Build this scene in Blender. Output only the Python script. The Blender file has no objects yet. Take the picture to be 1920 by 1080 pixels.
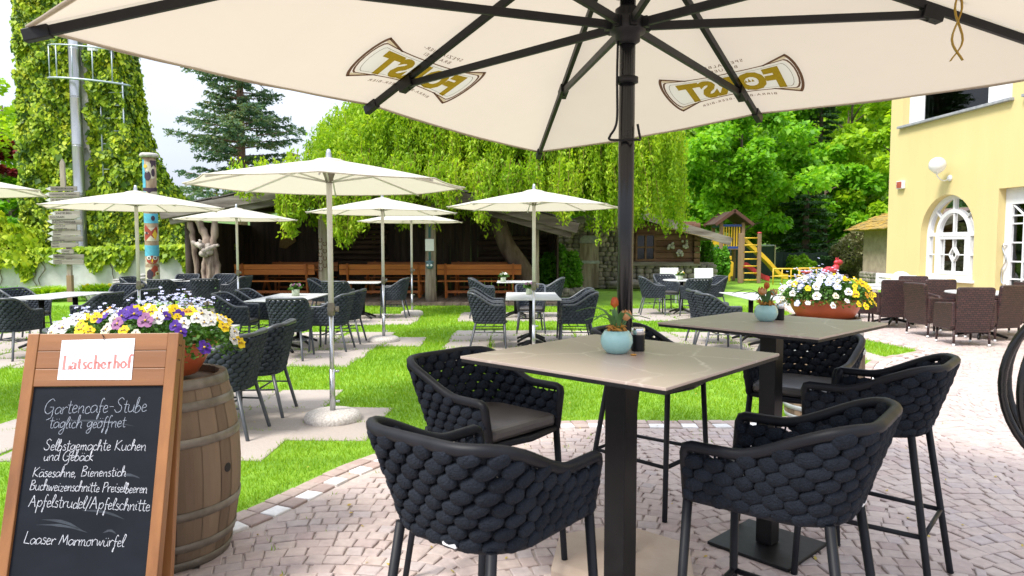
import bpy, math, random
import numpy as np
from mathutils import Vector, Matrix
random.seed(7); rng = np.random.default_rng(7)
S = bpy.context.scene
COL = S.collection
# ---------------------------------------------------------------- camera
PITCH = 0.062; CAMH = 1.5; FPX = 1300.0
cam = bpy.data.cameras.new('camera'); camo = bpy.data.objects.new('camera', cam); COL.objects.link(camo)
camo.location = (0, 0, CAMH); camo.rotation_euler = (math.pi/2 - PITCH, 0, 0)
cam.sensor_width = 36; cam.lens = FPX/1920*36; cam.clip_start = 0.05; cam.clip_end = 400
cam.dof.use_dof = True; cam.dof.focus_distance = 5.0; cam.dof.aperture_fstop = 6.3
S.camera = camo
# ---------------------------------------------------------------- light
SUN_EL = math.radians(56); SUN_AZ = math.radians(-128)     # azimuth measured from +Y towards +X
w = bpy.data.worlds.new("World"); S.world = w; w.use_nodes = True
nt = w.node_tree; nt.nodes.clear()
out = nt.nodes.new('ShaderNodeOutputWorld'); bg = nt.nodes.new('ShaderNodeBackground')
sky = nt.nodes.new('ShaderNodeTexSky'); sky.sky_type = 'NISHITA'; sky.sun_disc = False
sky.sun_elevation = SUN_EL; sky.sun_rotation = SUN_AZ; sky.dust_density = 2.5; sky.air_density = 1.0
tc = nt.nodes.new('ShaderNodeTexCoord'); mp = nt.nodes.new('ShaderNodeMapping'); mp.inputs['Scale'].default_value = (1, 1, 2.2)
nz = nt.nodes.new('ShaderNodeTexNoise'); nz.inputs['Scale'].default_value = 1.6; nz.inputs['Detail'].default_value = 6
rp = nt.nodes.new('ShaderNodeMapRange'); rp.inputs['From Min'].default_value = .38; rp.inputs['From Max'].default_value = .62
rp.inputs['To Min'].default_value = .72; rp.inputs['To Max'].default_value = 1.0
mx = nt.nodes.new('ShaderNodeMix'); mx.data_type = 'RGBA'
mx.inputs['B'].default_value = (9.2, 9.9, 11.4, 1)              # thin bright cloud over the blue
nt.links.new(tc.outputs['Generated'], mp.inputs['Vector']); nt.links.new(mp.outputs['Vector'], nz.inputs['Vector'])
nt.links.new(nz.outputs['Fac'], rp.inputs['Value']); nt.links.new(rp.outputs['Result'], mx.inputs['Factor'])
nt.links.new(sky.outputs['Color'], mx.inputs['A'])
sxyz = nt.nodes.new('ShaderNodeSeparateXYZ'); nt.links.new(tc.outputs['Generated'], sxyz.inputs[0])     # an overcast sky is brighter overhead than near the horizon
gr = nt.nodes.new('ShaderNodeMapRange'); gr.inputs['From Min'].default_value = 0; gr.inputs['From Max'].default_value = 1; gr.inputs['To Min'].default_value = .32; gr.inputs['To Max'].default_value = 1.0
nt.links.new(sxyz.outputs['Z'], gr.inputs['Value'])
ml = nt.nodes.new('ShaderNodeMix'); ml.data_type = 'RGBA'; ml.blend_type = 'MULTIPLY'; ml.inputs['Factor'].default_value = 1
nt.links.new(mx.outputs['Result'], ml.inputs['A']); nt.links.new(gr.outputs['Result'], ml.inputs['B']); nt.links.new(ml.outputs['Result'], bg.inputs['Color'])
bg.inputs['Strength'].default_value = .15
nt.links.new(bg.outputs['Background'], out.inputs['Surface'])
sl = bpy.data.lights.new('sun', 'SUN'); sl.energy = 3.0; sl.angle = math.radians(15); sl.color = (1, .95, .87)
so = bpy.data.objects.new('sun', sl); COL.objects.link(so)
sd = Vector((math.sin(SUN_AZ)*math.cos(SUN_EL), math.cos(SUN_AZ)*math.cos(SUN_EL), math.sin(SUN_EL)))
so.rotation_euler = sd.to_track_quat('Z', 'Y').to_euler(); so.location = sd*60
S.view_settings.view_transform = 'Standard'; S.view_settings.look = 'None'; S.view_settings.exposure = 0.82; S.view_settings.gamma = 1
S.render.engine = 'CYCLES'
S.cycles.max_bounces = 8; S.cycles.transparent_max_bounces = 12

# ---------------------------------------------------------------- helpers
R = math.radians
def ray(px, py):
    x = (px-960)/FPX; u = (540-py)/FPX; c, s = math.cos(PITCH), math.sin(PITCH)
    return Vector((x, c+u*s, -s+u*c))
def gp(px, py, z=0.0):
    d = ray(px, py); return Vector((0, 0, CAMH)) + d*((z-CAMH)/d.z)
def dp(px, py, Y):
    d = ray(px, py); return Vector((0, 0, CAMH)) + d*(Y/d.y)
def lin(h):
    h = h.lstrip('#'); v = [int(h[i:i+2], 16)/255 for i in (0, 2, 4)]
    return tuple(c/12.92 if c <= .04045 else ((c+.055)/1.055)**2.4 for c in v)
class MB:
    def __init__(s): s.V = []; s.F = []; s.M = []; s.S = []
    def add(s, V, F, smooth=False, mi=0):
        o = len(s.V); s.V += [tuple(v) for v in V]
        for f in F: s.F.append(tuple(i+o for i in f)); s.M.append(mi); s.S.append(smooth)
        return s
    def box(s, c, d, rot=None, mi=0):
        hx, hy, hz = d[0]/2, d[1]/2, d[2]/2
        V = [Vector((x*hx, y*hy, z*hz)) for x in (-1, 1) for y in (-1, 1) for z in (-1, 1)]
        if rot is not None: V = [rot @ v for v in V]
        c = Vector(c); V = [v+c for v in V]
        return s.add(V, [(0,1,3,2),(4,6,7,5),(0,4,5,1),(2,3,7,6),(0,2,6,4),(1,5,7,3)], False, mi)
    def beam(s, a, b, wd, ht, up=(0,0,1), mi=0):
        a, b = Vector(a), Vector(b); y = (b-a); L = y.length; y.normalize()
        x = y.cross(Vector(up)); 
        if x.length < 1e-4: x = y.cross(Vector((1,0,0)))
        x.normalize(); z = x.cross(y)
        return s.box((a+b)/2, (wd, L, ht), Matrix((x, y, z)).transposed(), mi)
    def tube(s, pts, r, n=8, closed=False, mi=0, caps=True, flat=1.0):
        P = [Vector(p) for p in pts]; m = len(P); rr = r if isinstance(r, (list, tuple)) else [r]*m
        T = []
        for i in range(m):
            if closed: t = P[(i+1) % m]-P[i-1]
            else: t = P[min(i+1, m-1)]-P[max(i-1, 0)]
            T.append(t.normalized() if t.length > 1e-9 else Vector((0,0,1)))
        nrm = T[0].cross(Vector((0,0,1)))
        if nrm.length < 1e-3: nrm = T[0].cross(Vector((1,0,0)))
        nrm.normalize(); V = []
        for i in range(m):
            nrm = (nrm - T[i]*nrm.dot(T[i])).normalized(); b = T[i].cross(nrm)
            for k in range(n):
                a = 2*math.pi*k/n; V.append(P[i]+(nrm*math.cos(a)+b*math.sin(a)*flat)*rr[i])
        F = []
        for i in range(m if closed else m-1):
            j = (i+1) % m
            for k in range(n): F.append((i*n+k, i*n+(k+1) % n, j*n+(k+1) % n, j*n+k))
        s.add(V, F, True, mi)
        if caps and not closed:
            o = len(s.V)-m*n
            s.F.append(tuple(o+k for k in reversed(range(n)))); s.M.append(mi); s.S.append(False)
            s.F.append(tuple(o+(m-1)*n+k for k in range(n))); s.M.append(mi); s.S.append(False)
        return s
    def lathe(s, prof, n=24, c=(0,0,0), sx=1, sy=1, mi=0, smooth=True, caps=False):
        V = [(c[0]+r*math.cos(2*math.pi*k/n)*sx, c[1]+r*math.sin(2*math.pi*k/n)*sy, c[2]+z) for r, z in prof for k in range(n)]
        F = [(i*n+k, i*n+(k+1) % n, (i+1)*n+(k+1) % n, (i+1)*n+k) for i in range(len(prof)-1) for k in range(n)]
        if caps: F += [tuple(reversed(range(n))), tuple((len(prof)-1)*n+k for k in range(n))]
        return s.add(V, F, smooth, mi)
    def prism(s, poly, t, org=(0,0,0), ex=(1,0,0), ey=(0,1,0), ez=(0,0,1), mi=0):
        o, ex, ey, ez = map(Vector, (org, ex, ey, ez)); n = len(poly)
        V = [o+ex*x+ey*y for x, y in poly]+[o+ex*x+ey*y+ez*t for x, y in poly]
        F = [tuple(reversed(range(n))), tuple(range(n, 2*n))]+[(i, (i+1) % n, n+(i+1) % n, n+i) for i in range(n)]
        return s.add(V, F, False, mi)
    def ell(s, c, r, n=10, m=6, rot=None, pw=1.0, mi=0):
        V = []; c = Vector(c); sp = lambda v: math.copysign(abs(v)**pw, v)
        for i in range(1, m):
            th = math.pi*i/m
            for k in range(n):
                a = 2*math.pi*k/n; v = Vector((sp(math.sin(th))*sp(math.cos(a))*r[0], sp(math.sin(th))*sp(math.sin(a))*r[1], sp(math.cos(th))*r[2]))
                V.append(c+(rot @ v if rot is not None else v))
        a = Vector((0,0,r[2])); V.append(c+(rot @ a if rot is not None else a)); V.append(c-(rot @ a if rot is not None else a))
        F = [(i*n+k, (i+1)*n+k, (i+1)*n+(k+1) % n, i*n+(k+1) % n) for i in range(m-2) for k in range(n)]
        t = (m-1)*n
        F += [(t, k, (k+1) % n) for k in range(n)]+[(t+1, (m-2)*n+(k+1) % n, (m-2)*n+k) for k in range(n)]
        return s.add(V, F, True, mi)
    def mesh(s, name, mats):
        me = bpy.data.meshes.new(name); me.from_pydata(s.V, [], s.F); 
        for m in (mats if isinstance(mats, (list, tuple)) else [mats]): me.materials.append(m)
        me.polygons.foreach_set('use_smooth', s.S); me.polygons.foreach_set('material_index', s.M); me.update()
        return me
    def build(s, name, mats, parent=None, bevel=0, loc=None, rz=None, solid=0):
        o = bpy.data.objects.new(name, s.mesh(name, mats)); COL.objects.link(o)
        if parent is not None: o.parent = parent
        if loc is not None: o.location = loc
        if rz is not None: o.rotation_euler = (0, 0, rz)
        if solid: md = o.modifiers.new('thickness', 'SOLIDIFY'); md.thickness = solid
        if bevel: md = o.modifiers.new('bevel', 'BEVEL'); md.width = bevel; md.segments = 2; md.limit_method = 'ANGLE'; md.harden_normals = False
        return o
def np_mesh(name, V, npf, mat, parent=None, smooth=False):
    """V: (nfaces*npf,3), separate faces"""
    V = np.ascontiguousarray(V, dtype=np.float32); nv = len(V); nf = nv//npf
    me = bpy.data.meshes.new(name); me.vertices.add(nv); me.vertices.foreach_set('co', V.ravel())
    me.loops.add(nv); me.loops.foreach_set('vertex_index', np.arange(nv, dtype=np.int32))
    me.polygons.add(nf); me.polygons.foreach_set('loop_start', np.arange(0, nv, npf, dtype=np.int32))
    me.polygons.foreach_set('loop_total', np.full(nf, npf, dtype=np.int32))
    if smooth: me.polygons.foreach_set('use_smooth', np.ones(nf, dtype=bool))
    me.materials.append(mat); me.update(calc_edges=True); me.validate()
    o = bpy.data.objects.new(name, me); COL.objects.link(o)
    if parent is not None: o.parent = parent
    return o
def tag(o, label=None, cat=None, group=None, kind=None):
    if label: o['label'] = label
    if cat: o['category'] = cat
    if group: o['group'] = group
    if kind: o['kind'] = kind
    return o
def thing(name, label, cat, loc=(0,0,0), rz=0, group=None):
    o = bpy.data.objects.new(name, None); COL.objects.link(o); o.location = loc; o.rotation_euler = (0, 0, rz)
    o.empty_display_size = .1
    return tag(o, label, cat, group)
def dup(root, loc, rz, label, group=None):
    def cp(o, par):
        c = o.copy(); COL.objects.link(c)
        if par is not None: c.parent = par
        for ch in list(o.children): cp(ch, c)
        return c
    r = cp(root, None); r.location = loc; r.rotation_euler = (0, 0, rz); r['label'] = label
    if group: r['group'] = group
    return r
def structure(o): o['kind'] = 'structure'; return o
def crom(pts, k=6):
    P = [Vector(p) for p in pts]; Q = [2*P[0]-P[1]]+P+[2*P[-1]-P[-2]]; o = []
    for i in range(1, len(Q)-2):
        a, b, c, d = Q[i-1], Q[i], Q[i+1], Q[i+2]
        for j in range(k):
            t = j/k; o.append(.5*((2*b)+(c-a)*t+(2*a-5*b+4*c-d)*t*t+(3*b-a-3*c+d)*t**3))
    o.append(P[-1]); return o
# ---------------------------------------------------------------- materials
def newmat(name):
    m = bpy.data.materials.new(name); m.use_nodes = True; n = m.node_tree; n.nodes.clear()
    o = n.nodes.new('ShaderNodeOutputMaterial'); return m, n, o
def mat(name, c, c2=None, sc=6, rough=.6, metal=0, bump=0, bsc=None, st=(1,1,1), trans=0, coat=0, island=False, lo=.38, hi=.62, spec=.5, rvar=.12, tcol=None):
    m, n, o = newmat(name); N = n.nodes.new; Lk = n.links.new
    c2 = c2 if c2 is not None else tuple(v*.78 for v in c)
    p = N('ShaderNodeBsdfPrincipled'); p.inputs['Metallic'].default_value = metal
    p.inputs['Specular IOR Level'].default_value = spec; p.inputs['Coat Weight'].default_value = coat
    t = N('ShaderNodeTexCoord'); mpp = N('ShaderNodeMapping'); mpp.inputs['Scale'].default_value = st
    Lk(t.outputs['Object'], mpp.inputs['Vector'])
    q = N('ShaderNodeTexNoise'); q.inputs['Scale'].default_value = sc; q.inputs['Detail'].default_value = 6; q.inputs['Roughness'].default_value = .6
    Lk(mpp.outputs['Vector'], q.inputs['Vector'])
    r = N('ShaderNodeMapRange'); r.inputs['From Min'].default_value = lo; r.inputs['From Max'].default_value = hi
    Lk(q.outputs['Fac'], r.inputs['Value']); fac = r.outputs['Result']
    if island:
        g = N('ShaderNodeNewGeometry'); a = N('ShaderNodeMath'); a.operation = 'MULTIPLY_ADD'; a.inputs[1].default_value = .65
        b = N('ShaderNodeMath'); b.operation = 'MULTIPLY'; b.inputs[1].default_value = .35
        Lk(fac, b.inputs[0]); Lk(g.outputs['Random Per Island'], a.inputs[0]); Lk(b.outputs[0], a.inputs[2]); fac = a.outputs[0]
    mix = N('ShaderNodeMix'); mix.data_type = 'RGBA'; mix.inputs['A'].default_value = (*c, 1); mix.inputs['B'].default_value = (*c2, 1)
    Lk(fac, mix.inputs['Factor']); Lk(mix.outputs['Result'], p.inputs['Base Color'])
    rr = N('ShaderNodeMapRange'); rr.inputs['To Min'].default_value = max(0, rough-rvar); rr.inputs['To Max'].default_value = min(1, rough+rvar)
    Lk(q.outputs['Fac'], rr.inputs['Value']); Lk(rr.outputs['Result'], p.inputs['Roughness'])
    if bump:
        q2 = N('ShaderNodeTexNoise'); q2.inputs['Scale'].default_value = bsc or sc*4; q2.inputs['Detail'].default_value = 5
        Lk(mpp.outputs['Vector'], q2.inputs['Vector']); bm = N('ShaderNodeBump'); bm.inputs['Strength'].default_value = min(1, bump); bm.inputs['Distance'].default_value = .01
        Lk(q2.outputs['Fac'], bm.inputs['Height']); Lk(bm.outputs['Normal'], p.inputs['Normal'])
    sh = p.outputs['BSDF']
    if trans:
        tr = N('ShaderNodeBsdfTranslucent'); ms = N('ShaderNodeMixShader'); ms.inputs['Fac'].default_value = trans
        if tcol: tr.inputs['Color'].default_value = (*tcol, 1)
        else: Lk(mix.outputs['Result'], tr.inputs['Color'])
        Lk(sh, ms.inputs[1]); Lk(tr.outputs['BSDF'], ms.inputs[2]); sh = ms.outputs['Shader']
    Lk(sh, o.inputs['Surface']); return m
def leafmat(name, cols, trans=.35, clump=.6, tint=(1.15, 1.1, .55), rough=.5, spec=.3):
    m, n, o = newmat(name); N = n.nodes.new; Lk = n.links.new
    g = N('ShaderNodeNewGeometry'); t = N('ShaderNodeTexCoord'); q = N('ShaderNodeTexNoise'); q.inputs['Scale'].default_value = clump; q.inputs['Detail'].default_value = 3
    Lk(t.outputs['Object'], q.inputs['Vector'])
    a = N('ShaderNodeMath'); a.operation = 'MULTIPLY_ADD'; a.inputs[1].default_value = .55; Lk(g.outputs['Random Per Island'], a.inputs[0])
    b = N('ShaderNodeMapRange'); b.inputs['From Min'].default_value = .3; b.inputs['From Max'].default_value = .7; b.inputs['To Max'].default_value = .45
    Lk(q.outputs['Fac'], b.inputs['Value']); Lk(b.outputs['Result'], a.inputs[2])
    rp = N('ShaderNodeValToRGB'); e = rp.color_ramp.elements
    e[0].color = (*cols[0], 1); e[1].color = (*cols[-1], 1)
    for i, c in enumerate(cols[1:-1]): x = e.new((i+1)/(len(cols)-1)); x.color = (*c, 1)
    Lk(a.outputs[0], rp.inputs['Fac'])
    p = N('ShaderNodeBsdfPrincipled'); p.inputs['Roughness'].default_value = rough; p.inputs['Specular IOR Level'].default_value = spec; Lk(rp.outputs['Color'], p.inputs['Base Color'])
    tr = N('ShaderNodeBsdfTranslucent'); mm = N('ShaderNodeMix'); mm.data_type = 'RGBA'; mm.blend_type = 'MULTIPLY'; mm.inputs['Factor'].default_value = 1
    mm.inputs['B'].default_value = (*tint, 1); Lk(rp.outputs['Color'], mm.inputs['A']); Lk(mm.outputs['Result'], tr.inputs['Color'])
    ms = N('ShaderNodeMixShader'); ms.inputs['Fac'].default_value = trans
    Lk(p.outputs['BSDF'], ms.inputs[1]); Lk(tr.outputs['BSDF'], ms.inputs[2]); Lk(ms.outputs['Shader'], o.inputs['Surface']); return m
def filmmat(name, c):
    m, n, o = newmat(name); t = n.nodes.new('ShaderNodeBsdfTransparent'); t.inputs['Color'].default_value = (*c, 1)
    n.links.new(t.outputs['BSDF'], o.inputs['Surface']); return m
def glassmat(name, c=(.45,.49,.47), rough=.02):
    m, n, o = newmat(name); t = n.nodes.new('ShaderNodeBsdfTransparent'); t.inputs['Color'].default_value = (*c, 1); g = n.nodes.new('ShaderNodeBsdfGlossy'); g.inputs['Roughness'].default_value = rough
    f = n.nodes.new('ShaderNodeFresnel'); f.inputs['IOR'].default_value = 1.6; x = n.nodes.new('ShaderNodeMixShader')
    n.links.new(f.outputs['Fac'], x.inputs['Fac']); n.links.new(t.outputs['BSDF'], x.inputs[1]); n.links.new(g.outputs['BSDF'], x.inputs[2]); n.links.new(x.outputs['Shader'], o.inputs['Surface']); return m
M = {}
M['frame'] = mat('anthracite_tube', (.007,.008,.011), (.011,.012,.016), 12, .5, spec=.22)
M['frame_garden'] = mat('skylit_anthracite_tube', (.045,.050,.058), (.06,.066,.076), 12, .38)  # anthracite lightened to carry the sky reflected in the garden tubes
M['rope_garden'] = mat('sunlit_charcoal_rope', (.026,.032,.041), (.046,.055,.068), 30, .95, bump=.5, bsc=260, island=True, spec=.2)  # lighter copy of the charcoal rope, garden sunlight put into its colour
M['rope'] = mat('charcoal_rope', (.0065,.009,.0145), (.016,.021,.0305), 60, .95, bump=.9, bsc=150, island=True, spec=.2)
M['cushion'] = mat('grey_brown_cushion', (.050,.045,.043), (.066,.060,.057), 14, .42, bump=.08, bsc=90, spec=.8)
M['black'] = mat('black_powder_coat', (.004,.004,.005), (.007,.007,.008), 20, .48, spec=.3)
M['blackgloss'] = mat('black_gloss_metal', (.003,.003,.004), (.005,.005,.006), 8, .24)
M['white'] = mat('white_paint', (.78,.79,.80), (.72,.73,.75), 5, .5)
M['pole'] = mat('pale_enamel_pole', (.66,.64,.60), (.60,.58,.54), 8, .35)
M['steel'] = mat('brushed_steel', (.55,.56,.58), (.42,.43,.45), 10, .28, metal=.9, st=(1,1,.1))
M['canvas'] = mat('cream_canvas', (.70,.665,.59), (.67,.635,.56), 3, .85, trans=.40, tcol=(.62,.55,.44), bump=.05, bsc=300)
M['bigcanvas'] = mat('beige_canvas', (.50,.44,.36), (.45,.39,.315), 1.1, .9, trans=.45, tcol=(.55,.48,.38), bump=.05, bsc=250)  # broad tone drift stands in for uneven glow through the cloth
M['terrazzo'] = mat('pale_terrazzo', (.62,.58,.54), (.40,.36,.33), 60, .85, bump=.3, bsc=80)
M['oldwood'] = mat('weathered_grey_wood', (.20,.155,.12), (.40,.34,.29), 9, .85, bump=.6, bsc=30, st=(1,1,.12))
M['oldwoodh'] = mat('weathered_beam_wood', (.10,.082,.068), (.27,.24,.215), 7, .85, bump=.6, bsc=30, st=(.12,1,1))
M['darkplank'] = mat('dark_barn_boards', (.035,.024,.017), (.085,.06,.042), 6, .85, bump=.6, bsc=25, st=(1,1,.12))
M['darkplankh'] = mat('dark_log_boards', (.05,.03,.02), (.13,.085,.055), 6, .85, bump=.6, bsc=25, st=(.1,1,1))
M['bench'] = mat('orange_stained_pine', (.58,.19,.035), (.44,.125,.024), 6, .5, bump=.15, bsc=30, st=(.1,1,1))
M['bench_leg'] = mat('orange_stained_leg', (.46,.14,.03), (.34,.095,.02), 6, .5, st=(1,1,.1))
M['signwood'] = mat('oiled_larch', (.30,.130,.042), (.17,.068,.022), 5, .45, bump=.2, bsc=24, st=(1,1,.06))
M['signwoodh'] = mat('oiled_larch_across', (.32,.142,.05), (.20,.082,.029), 5, .45, bump=.2, bsc=24, st=(.06,1,1))
M['slate'] = mat('blackboard_slate', (.004,.006,.010), (.009,.012,.018), 2.2, .75, spec=.2, st=(1,1,1.6), bump=.05)
M['chalk'] = mat('white_chalk', (.58,.60,.64), (.28,.30,.34), 60, .9, lo=.3, hi=.75)
M['chalkdim'] = mat('faded_chalk', (.36,.40,.46), (.16,.19,.23), 60, .9, lo=.3, hi=.75)
M['smear'] = mat('chalk_smear', (.035,.044,.056), (.02,.026,.034), 30, .9, st=(.3,1,1))
M['paper'] = mat('printed_paper', (.80,.82,.86), (.77,.79,.84), 3, .45)
M['pinkink'] = mat('rose_ink', (.50,.17,.15), (.55,.22,.20), 10, .6)
M['greyink'] = mat('pale_grey_ink', (.50,.53,.58), (.47,.50,.55), 10, .6)
M['barrel'] = mat('oak_staves', (.08,.052,.032), (.29,.21,.135), 3.2, .8, bump=.5, bsc=22, st=(1,1,.12), island=True)
M['hoop'] = mat('galvanised_hoop', (.25,.225,.185), (.15,.13,.10), 8, .55, metal=.45, bump=.15)
M['hoopgrey'] = mat('grey_hoop', (.40,.43,.43), (.30,.32,.32), 8, .55, metal=.3, bump=.15)
M['terra'] = mat('terracotta_plastic', (.52,.115,.04), (.44,.09,.03), 4, .42, bump=.03)
M['soil'] = mat('soil', (.035,.022,.014), (.06,.04,.025), 30, .95, bump=.8)
M['marble'] = None
M['gravel'] = mat('exposed_aggregate_slab', (.30,.26,.23), (.42,.365,.33), 45, .9, bump=.5, bsc=120, island=True)
M['bark'] = mat('bark', (.10,.07,.05), (.20,.15,.11), 5, .95, bump=1, bsc=16, st=(1,1,.25))
M['barkred'] = mat('fir_bark', (.17,.09,.06), (.30,.19,.14), 5, .95, bump=1, bsc=16, st=(1,1,.25))
M['wicker'] = None
M['teal'] = mat('celadon_glaze', (.27,.50,.50), (.33,.56,.55), 4, .18, coat=.5)
M['chrome'] = mat('chrome', (.75,.75,.76), (.65,.65,.66), 10, .12, metal=1)
M['yellowpaint'] = mat('yellow_paint', (.72,.46,.03), (.62,.38,.02), 5, .45)
M['redpaint'] = mat('red_plastic', (.50,.03,.045), (.42,.02,.035), 5, .4)
M['bluepaint'] = mat('blue_paint', (.02,.05,.24), (.03,.08,.32), 5, .45)
M['skyplastic'] = mat('sky_blue_plastic', (.03,.25,.55), (.04,.30,.6), 5, .4)
M['yellowwall'] = mat('yellow_render', (.65,.545,.26), (.61,.505,.235), 1.6, .9, bump=.15, bsc=60, st=(1,1,.22), lo=.25, hi=.75)
M['whitewall'] = mat('white_lime_plaster', (.62,.62,.60), (.46,.45,.42), 1.6, .95, bump=.4, bsc=14)
M['glass'] = glassmat('window_glass')
M['room'] = mat('dim_room_wall', (.05,.042,.034), None, 3, .9); M['curtain'] = mat('beige_curtain', (.20,.15,.10), (.14,.10,.07), 8, .9, st=(1,1,.1))
M['net'] = mat('dark_green_netting', (.012,.026,.018), (.022,.042,.03), 3, .9, st=(3,3,.6))
M['stonelt'] = mat('pale_stone', (.52,.50,.47), (.36,.34,.31), 9, .9, bump=.5)
M['greystone'] = mat('field_stone', (.12,.11,.10), (.38,.34,.29), 3, .9, bump=.6, bsc=18, island=True)
M['moss'] = mat('mossy_shingles', (.42,.26,.035), (.20,.15,.06), 5, .9, bump=.8, bsc=18)
M['shingle'] = mat('grey_shingles', (.09,.078,.07), (.18,.16,.145), 6, .9, bump=.8, bsc=20, island=True)
M['mud'] = mat('beige_clay_plaster', (.30,.235,.19), (.40,.32,.26), 4, .95, bump=.5, bsc=18)
M['straw'] = mat('straw', (.30,.20,.07), (.20,.13,.04), 20, .9, bump=.6)
M['gold'] = mat('gold_strap', (.45,.29,.05), (.38,.23,.03), 10, .5)
def marble():
    m, n, o = newmat('beige_stone_with_white_veins'); N = n.nodes.new; Lk = n.links.new
    t = N('ShaderNodeTexCoord'); q = N('ShaderNodeTexNoise'); q.inputs['Scale'].default_value = 1.7; q.inputs['Detail'].default_value = 5
    Lk(t.outputs['Object'], q.inputs['Vector'])
    va = N('ShaderNodeVectorMath'); va.operation = 'MULTIPLY_ADD'; va.inputs[1].default_value = (.5,.5,.5)
    Lk(q.outputs['Color'], va.inputs[0]); Lk(t.outputs['Object'], va.inputs[2])
    v = N('ShaderNodeTexVoronoi'); v.feature = 'DISTANCE_TO_EDGE'; v.inputs['Scale'].default_value = 2.3; Lk(va.outputs[0], v.inputs['Vector'])
    r = N('ShaderNodeMapRange'); r.inputs['From Min'].default_value = .0; r.inputs['From Max'].default_value = .016; r.inputs['To Min'].default_value = 1; r.inputs['To Max'].default_value = 0
    Lk(v.outputs['Distance'], r.inputs['Value'])
    q2 = N('ShaderNodeTexNoise'); q2.inputs['Scale'].default_value = 3.1; Lk(t.outputs['Object'], q2.inputs['Vector'])
    r2 = N('ShaderNodeMapRange'); r2.inputs['From Min'].default_value = .45; r2.inputs['From Max'].default_value = .62; Lk(q2.outputs['Fac'], r2.inputs['Value'])
    mu = N('ShaderNodeMath'); mu.operation = 'MULTIPLY'; Lk(r.outputs['Result'], mu.inputs[0]); Lk(r2.outputs['Result'], mu.inputs[1])
    b = N('ShaderNodeMix'); b.data_type = 'RGBA'; b.inputs['A'].default_value = (.34,.275,.235,1); b.inputs['B'].default_value = (.41,.335,.29,1); Lk(q.outputs['Fac'], b.inputs['Factor'])
    mi = N('ShaderNodeMix'); mi.data_type = 'RGBA'; mi.inputs['B'].default_value = (.60,.54,.48,1); Lk(b.outputs['Result'], mi.inputs['A']); Lk(mu.outputs[0], mi.inputs['Factor'])
    p = N('ShaderNodeBsdfPrincipled'); p.inputs['Roughness'].default_value = .3; Lk(mi.outputs['Result'], p.inputs['Base Color']); Lk(p.outputs['BSDF'], o.inputs['Surface']); return m
M['marble'] = marble()
M['tabletop'] = mat('pale_grey_tabletop', (.50,.50,.50), (.56,.56,.56), 4, .35)
def wicker():
    m, n, o = newmat('brown_woven_rattan'); N = n.nodes.new; Lk = n.links.new
    t = N('ShaderNodeTexCoord'); sx = N('ShaderNodeSeparateXYZ'); Lk(t.outputs['Object'], sx.inputs[0])
    ad = N('ShaderNodeMath'); Lk(sx.outputs['X'], ad.inputs[0]); Lk(sx.outputs['Y'], ad.inputs[1])
    cb = N('ShaderNodeCombineXYZ'); Lk(ad.outputs[0], cb.inputs['X']); Lk(sx.outputs['Z'], cb.inputs['Y'])
    b = N('ShaderNodeTexBrick'); b.inputs['Scale'].default_value = 1; b.inputs['Brick Width'].default_value = .062; b.inputs['Row Height'].default_value = .030; b.inputs['Mortar Size'].default_value = .0042
    b.inputs['Color1'].default_value = (.075,.030,.028,1); b.inputs['Color2'].default_value = (.040,.018,.018,1); b.inputs['Mortar'].default_value = (.006,.004,.004,1)
    Lk(cb.outputs[0], b.inputs['Vector']); p = N('ShaderNodeBsdfPrincipled'); p.inputs['Roughness'].default_value = .5
    Lk(b.outputs['Color'], p.inputs['Base Color']); bm = N('ShaderNodeBump'); bm.inputs['Strength'].default_value = .8; bm.inputs['Distance'].default_value = .004; bm.invert = True
    Lk(b.outputs['Fac'], bm.inputs['Height']); Lk(bm.outputs['Normal'], p.inputs['Normal']); Lk(p.outputs['BSDF'], o.inputs['Surface']); return m
M['wicker'] = wicker()
def ramp_island(name, cols, rough=.8, bump=.4, bsc=60):
    m, n, o = newmat(name); N = n.nodes.new; Lk = n.links.new
    g = N('ShaderNodeNewGeometry'); rp = N('ShaderNodeValToRGB'); rp.color_ramp.interpolation = 'LINEAR'; e = rp.color_ramp.elements
    e[0].color = (*cols[0], 1); e[1].color = (*cols[-1], 1)
    for i, c in enumerate(cols[1:-1]): x = e.new((i+1)/(len(cols)-1)); x.color = (*c, 1)
    Lk(g.outputs['Random Per Island'], rp.inputs['Fac'])
    t = N('ShaderNodeTexCoord'); q = N('ShaderNodeTexNoise'); q.inputs['Scale'].default_value = 22; q.inputs['Detail'].default_value = 6; Lk(t.outputs['Object'], q.inputs['Vector'])
    mr = N('ShaderNodeMapRange'); mr.inputs['To Min'].default_value = .72; mr.inputs['To Max'].default_value = 1.28; Lk(q.outputs['Fac'], mr.inputs['Value'])
    mm = N('ShaderNodeMix'); mm.data_type = 'RGBA'; mm.blend_type = 'MULTIPLY'; mm.inputs['Factor'].default_value = 1; Lk(rp.outputs['Color'], mm.inputs['A']); Lk(mr.outputs['Result'], mm.inputs['B'])
    p = N('ShaderNodeBsdfPrincipled'); p.inputs['Roughness'].default_value = rough; Lk(mm.outputs['Result'], p.inputs['Base Color'])
    q2 = N('ShaderNodeTexNoise'); q2.inputs['Scale'].default_value = bsc; q2.inputs['Detail'].default_value = 4; Lk(t.outputs['Object'], q2.inputs['Vector'])
    bm = N('ShaderNodeBump'); bm.inputs['Strength'].default_value = bump; bm.inputs['Distance'].default_value = .006; Lk(q2.outputs['Fac'], bm.inputs['Height']); Lk(bm.outputs['Normal'], p.inputs['Normal'])
    Lk(p.outputs['BSDF'], o.inputs['Surface']); return m
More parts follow.
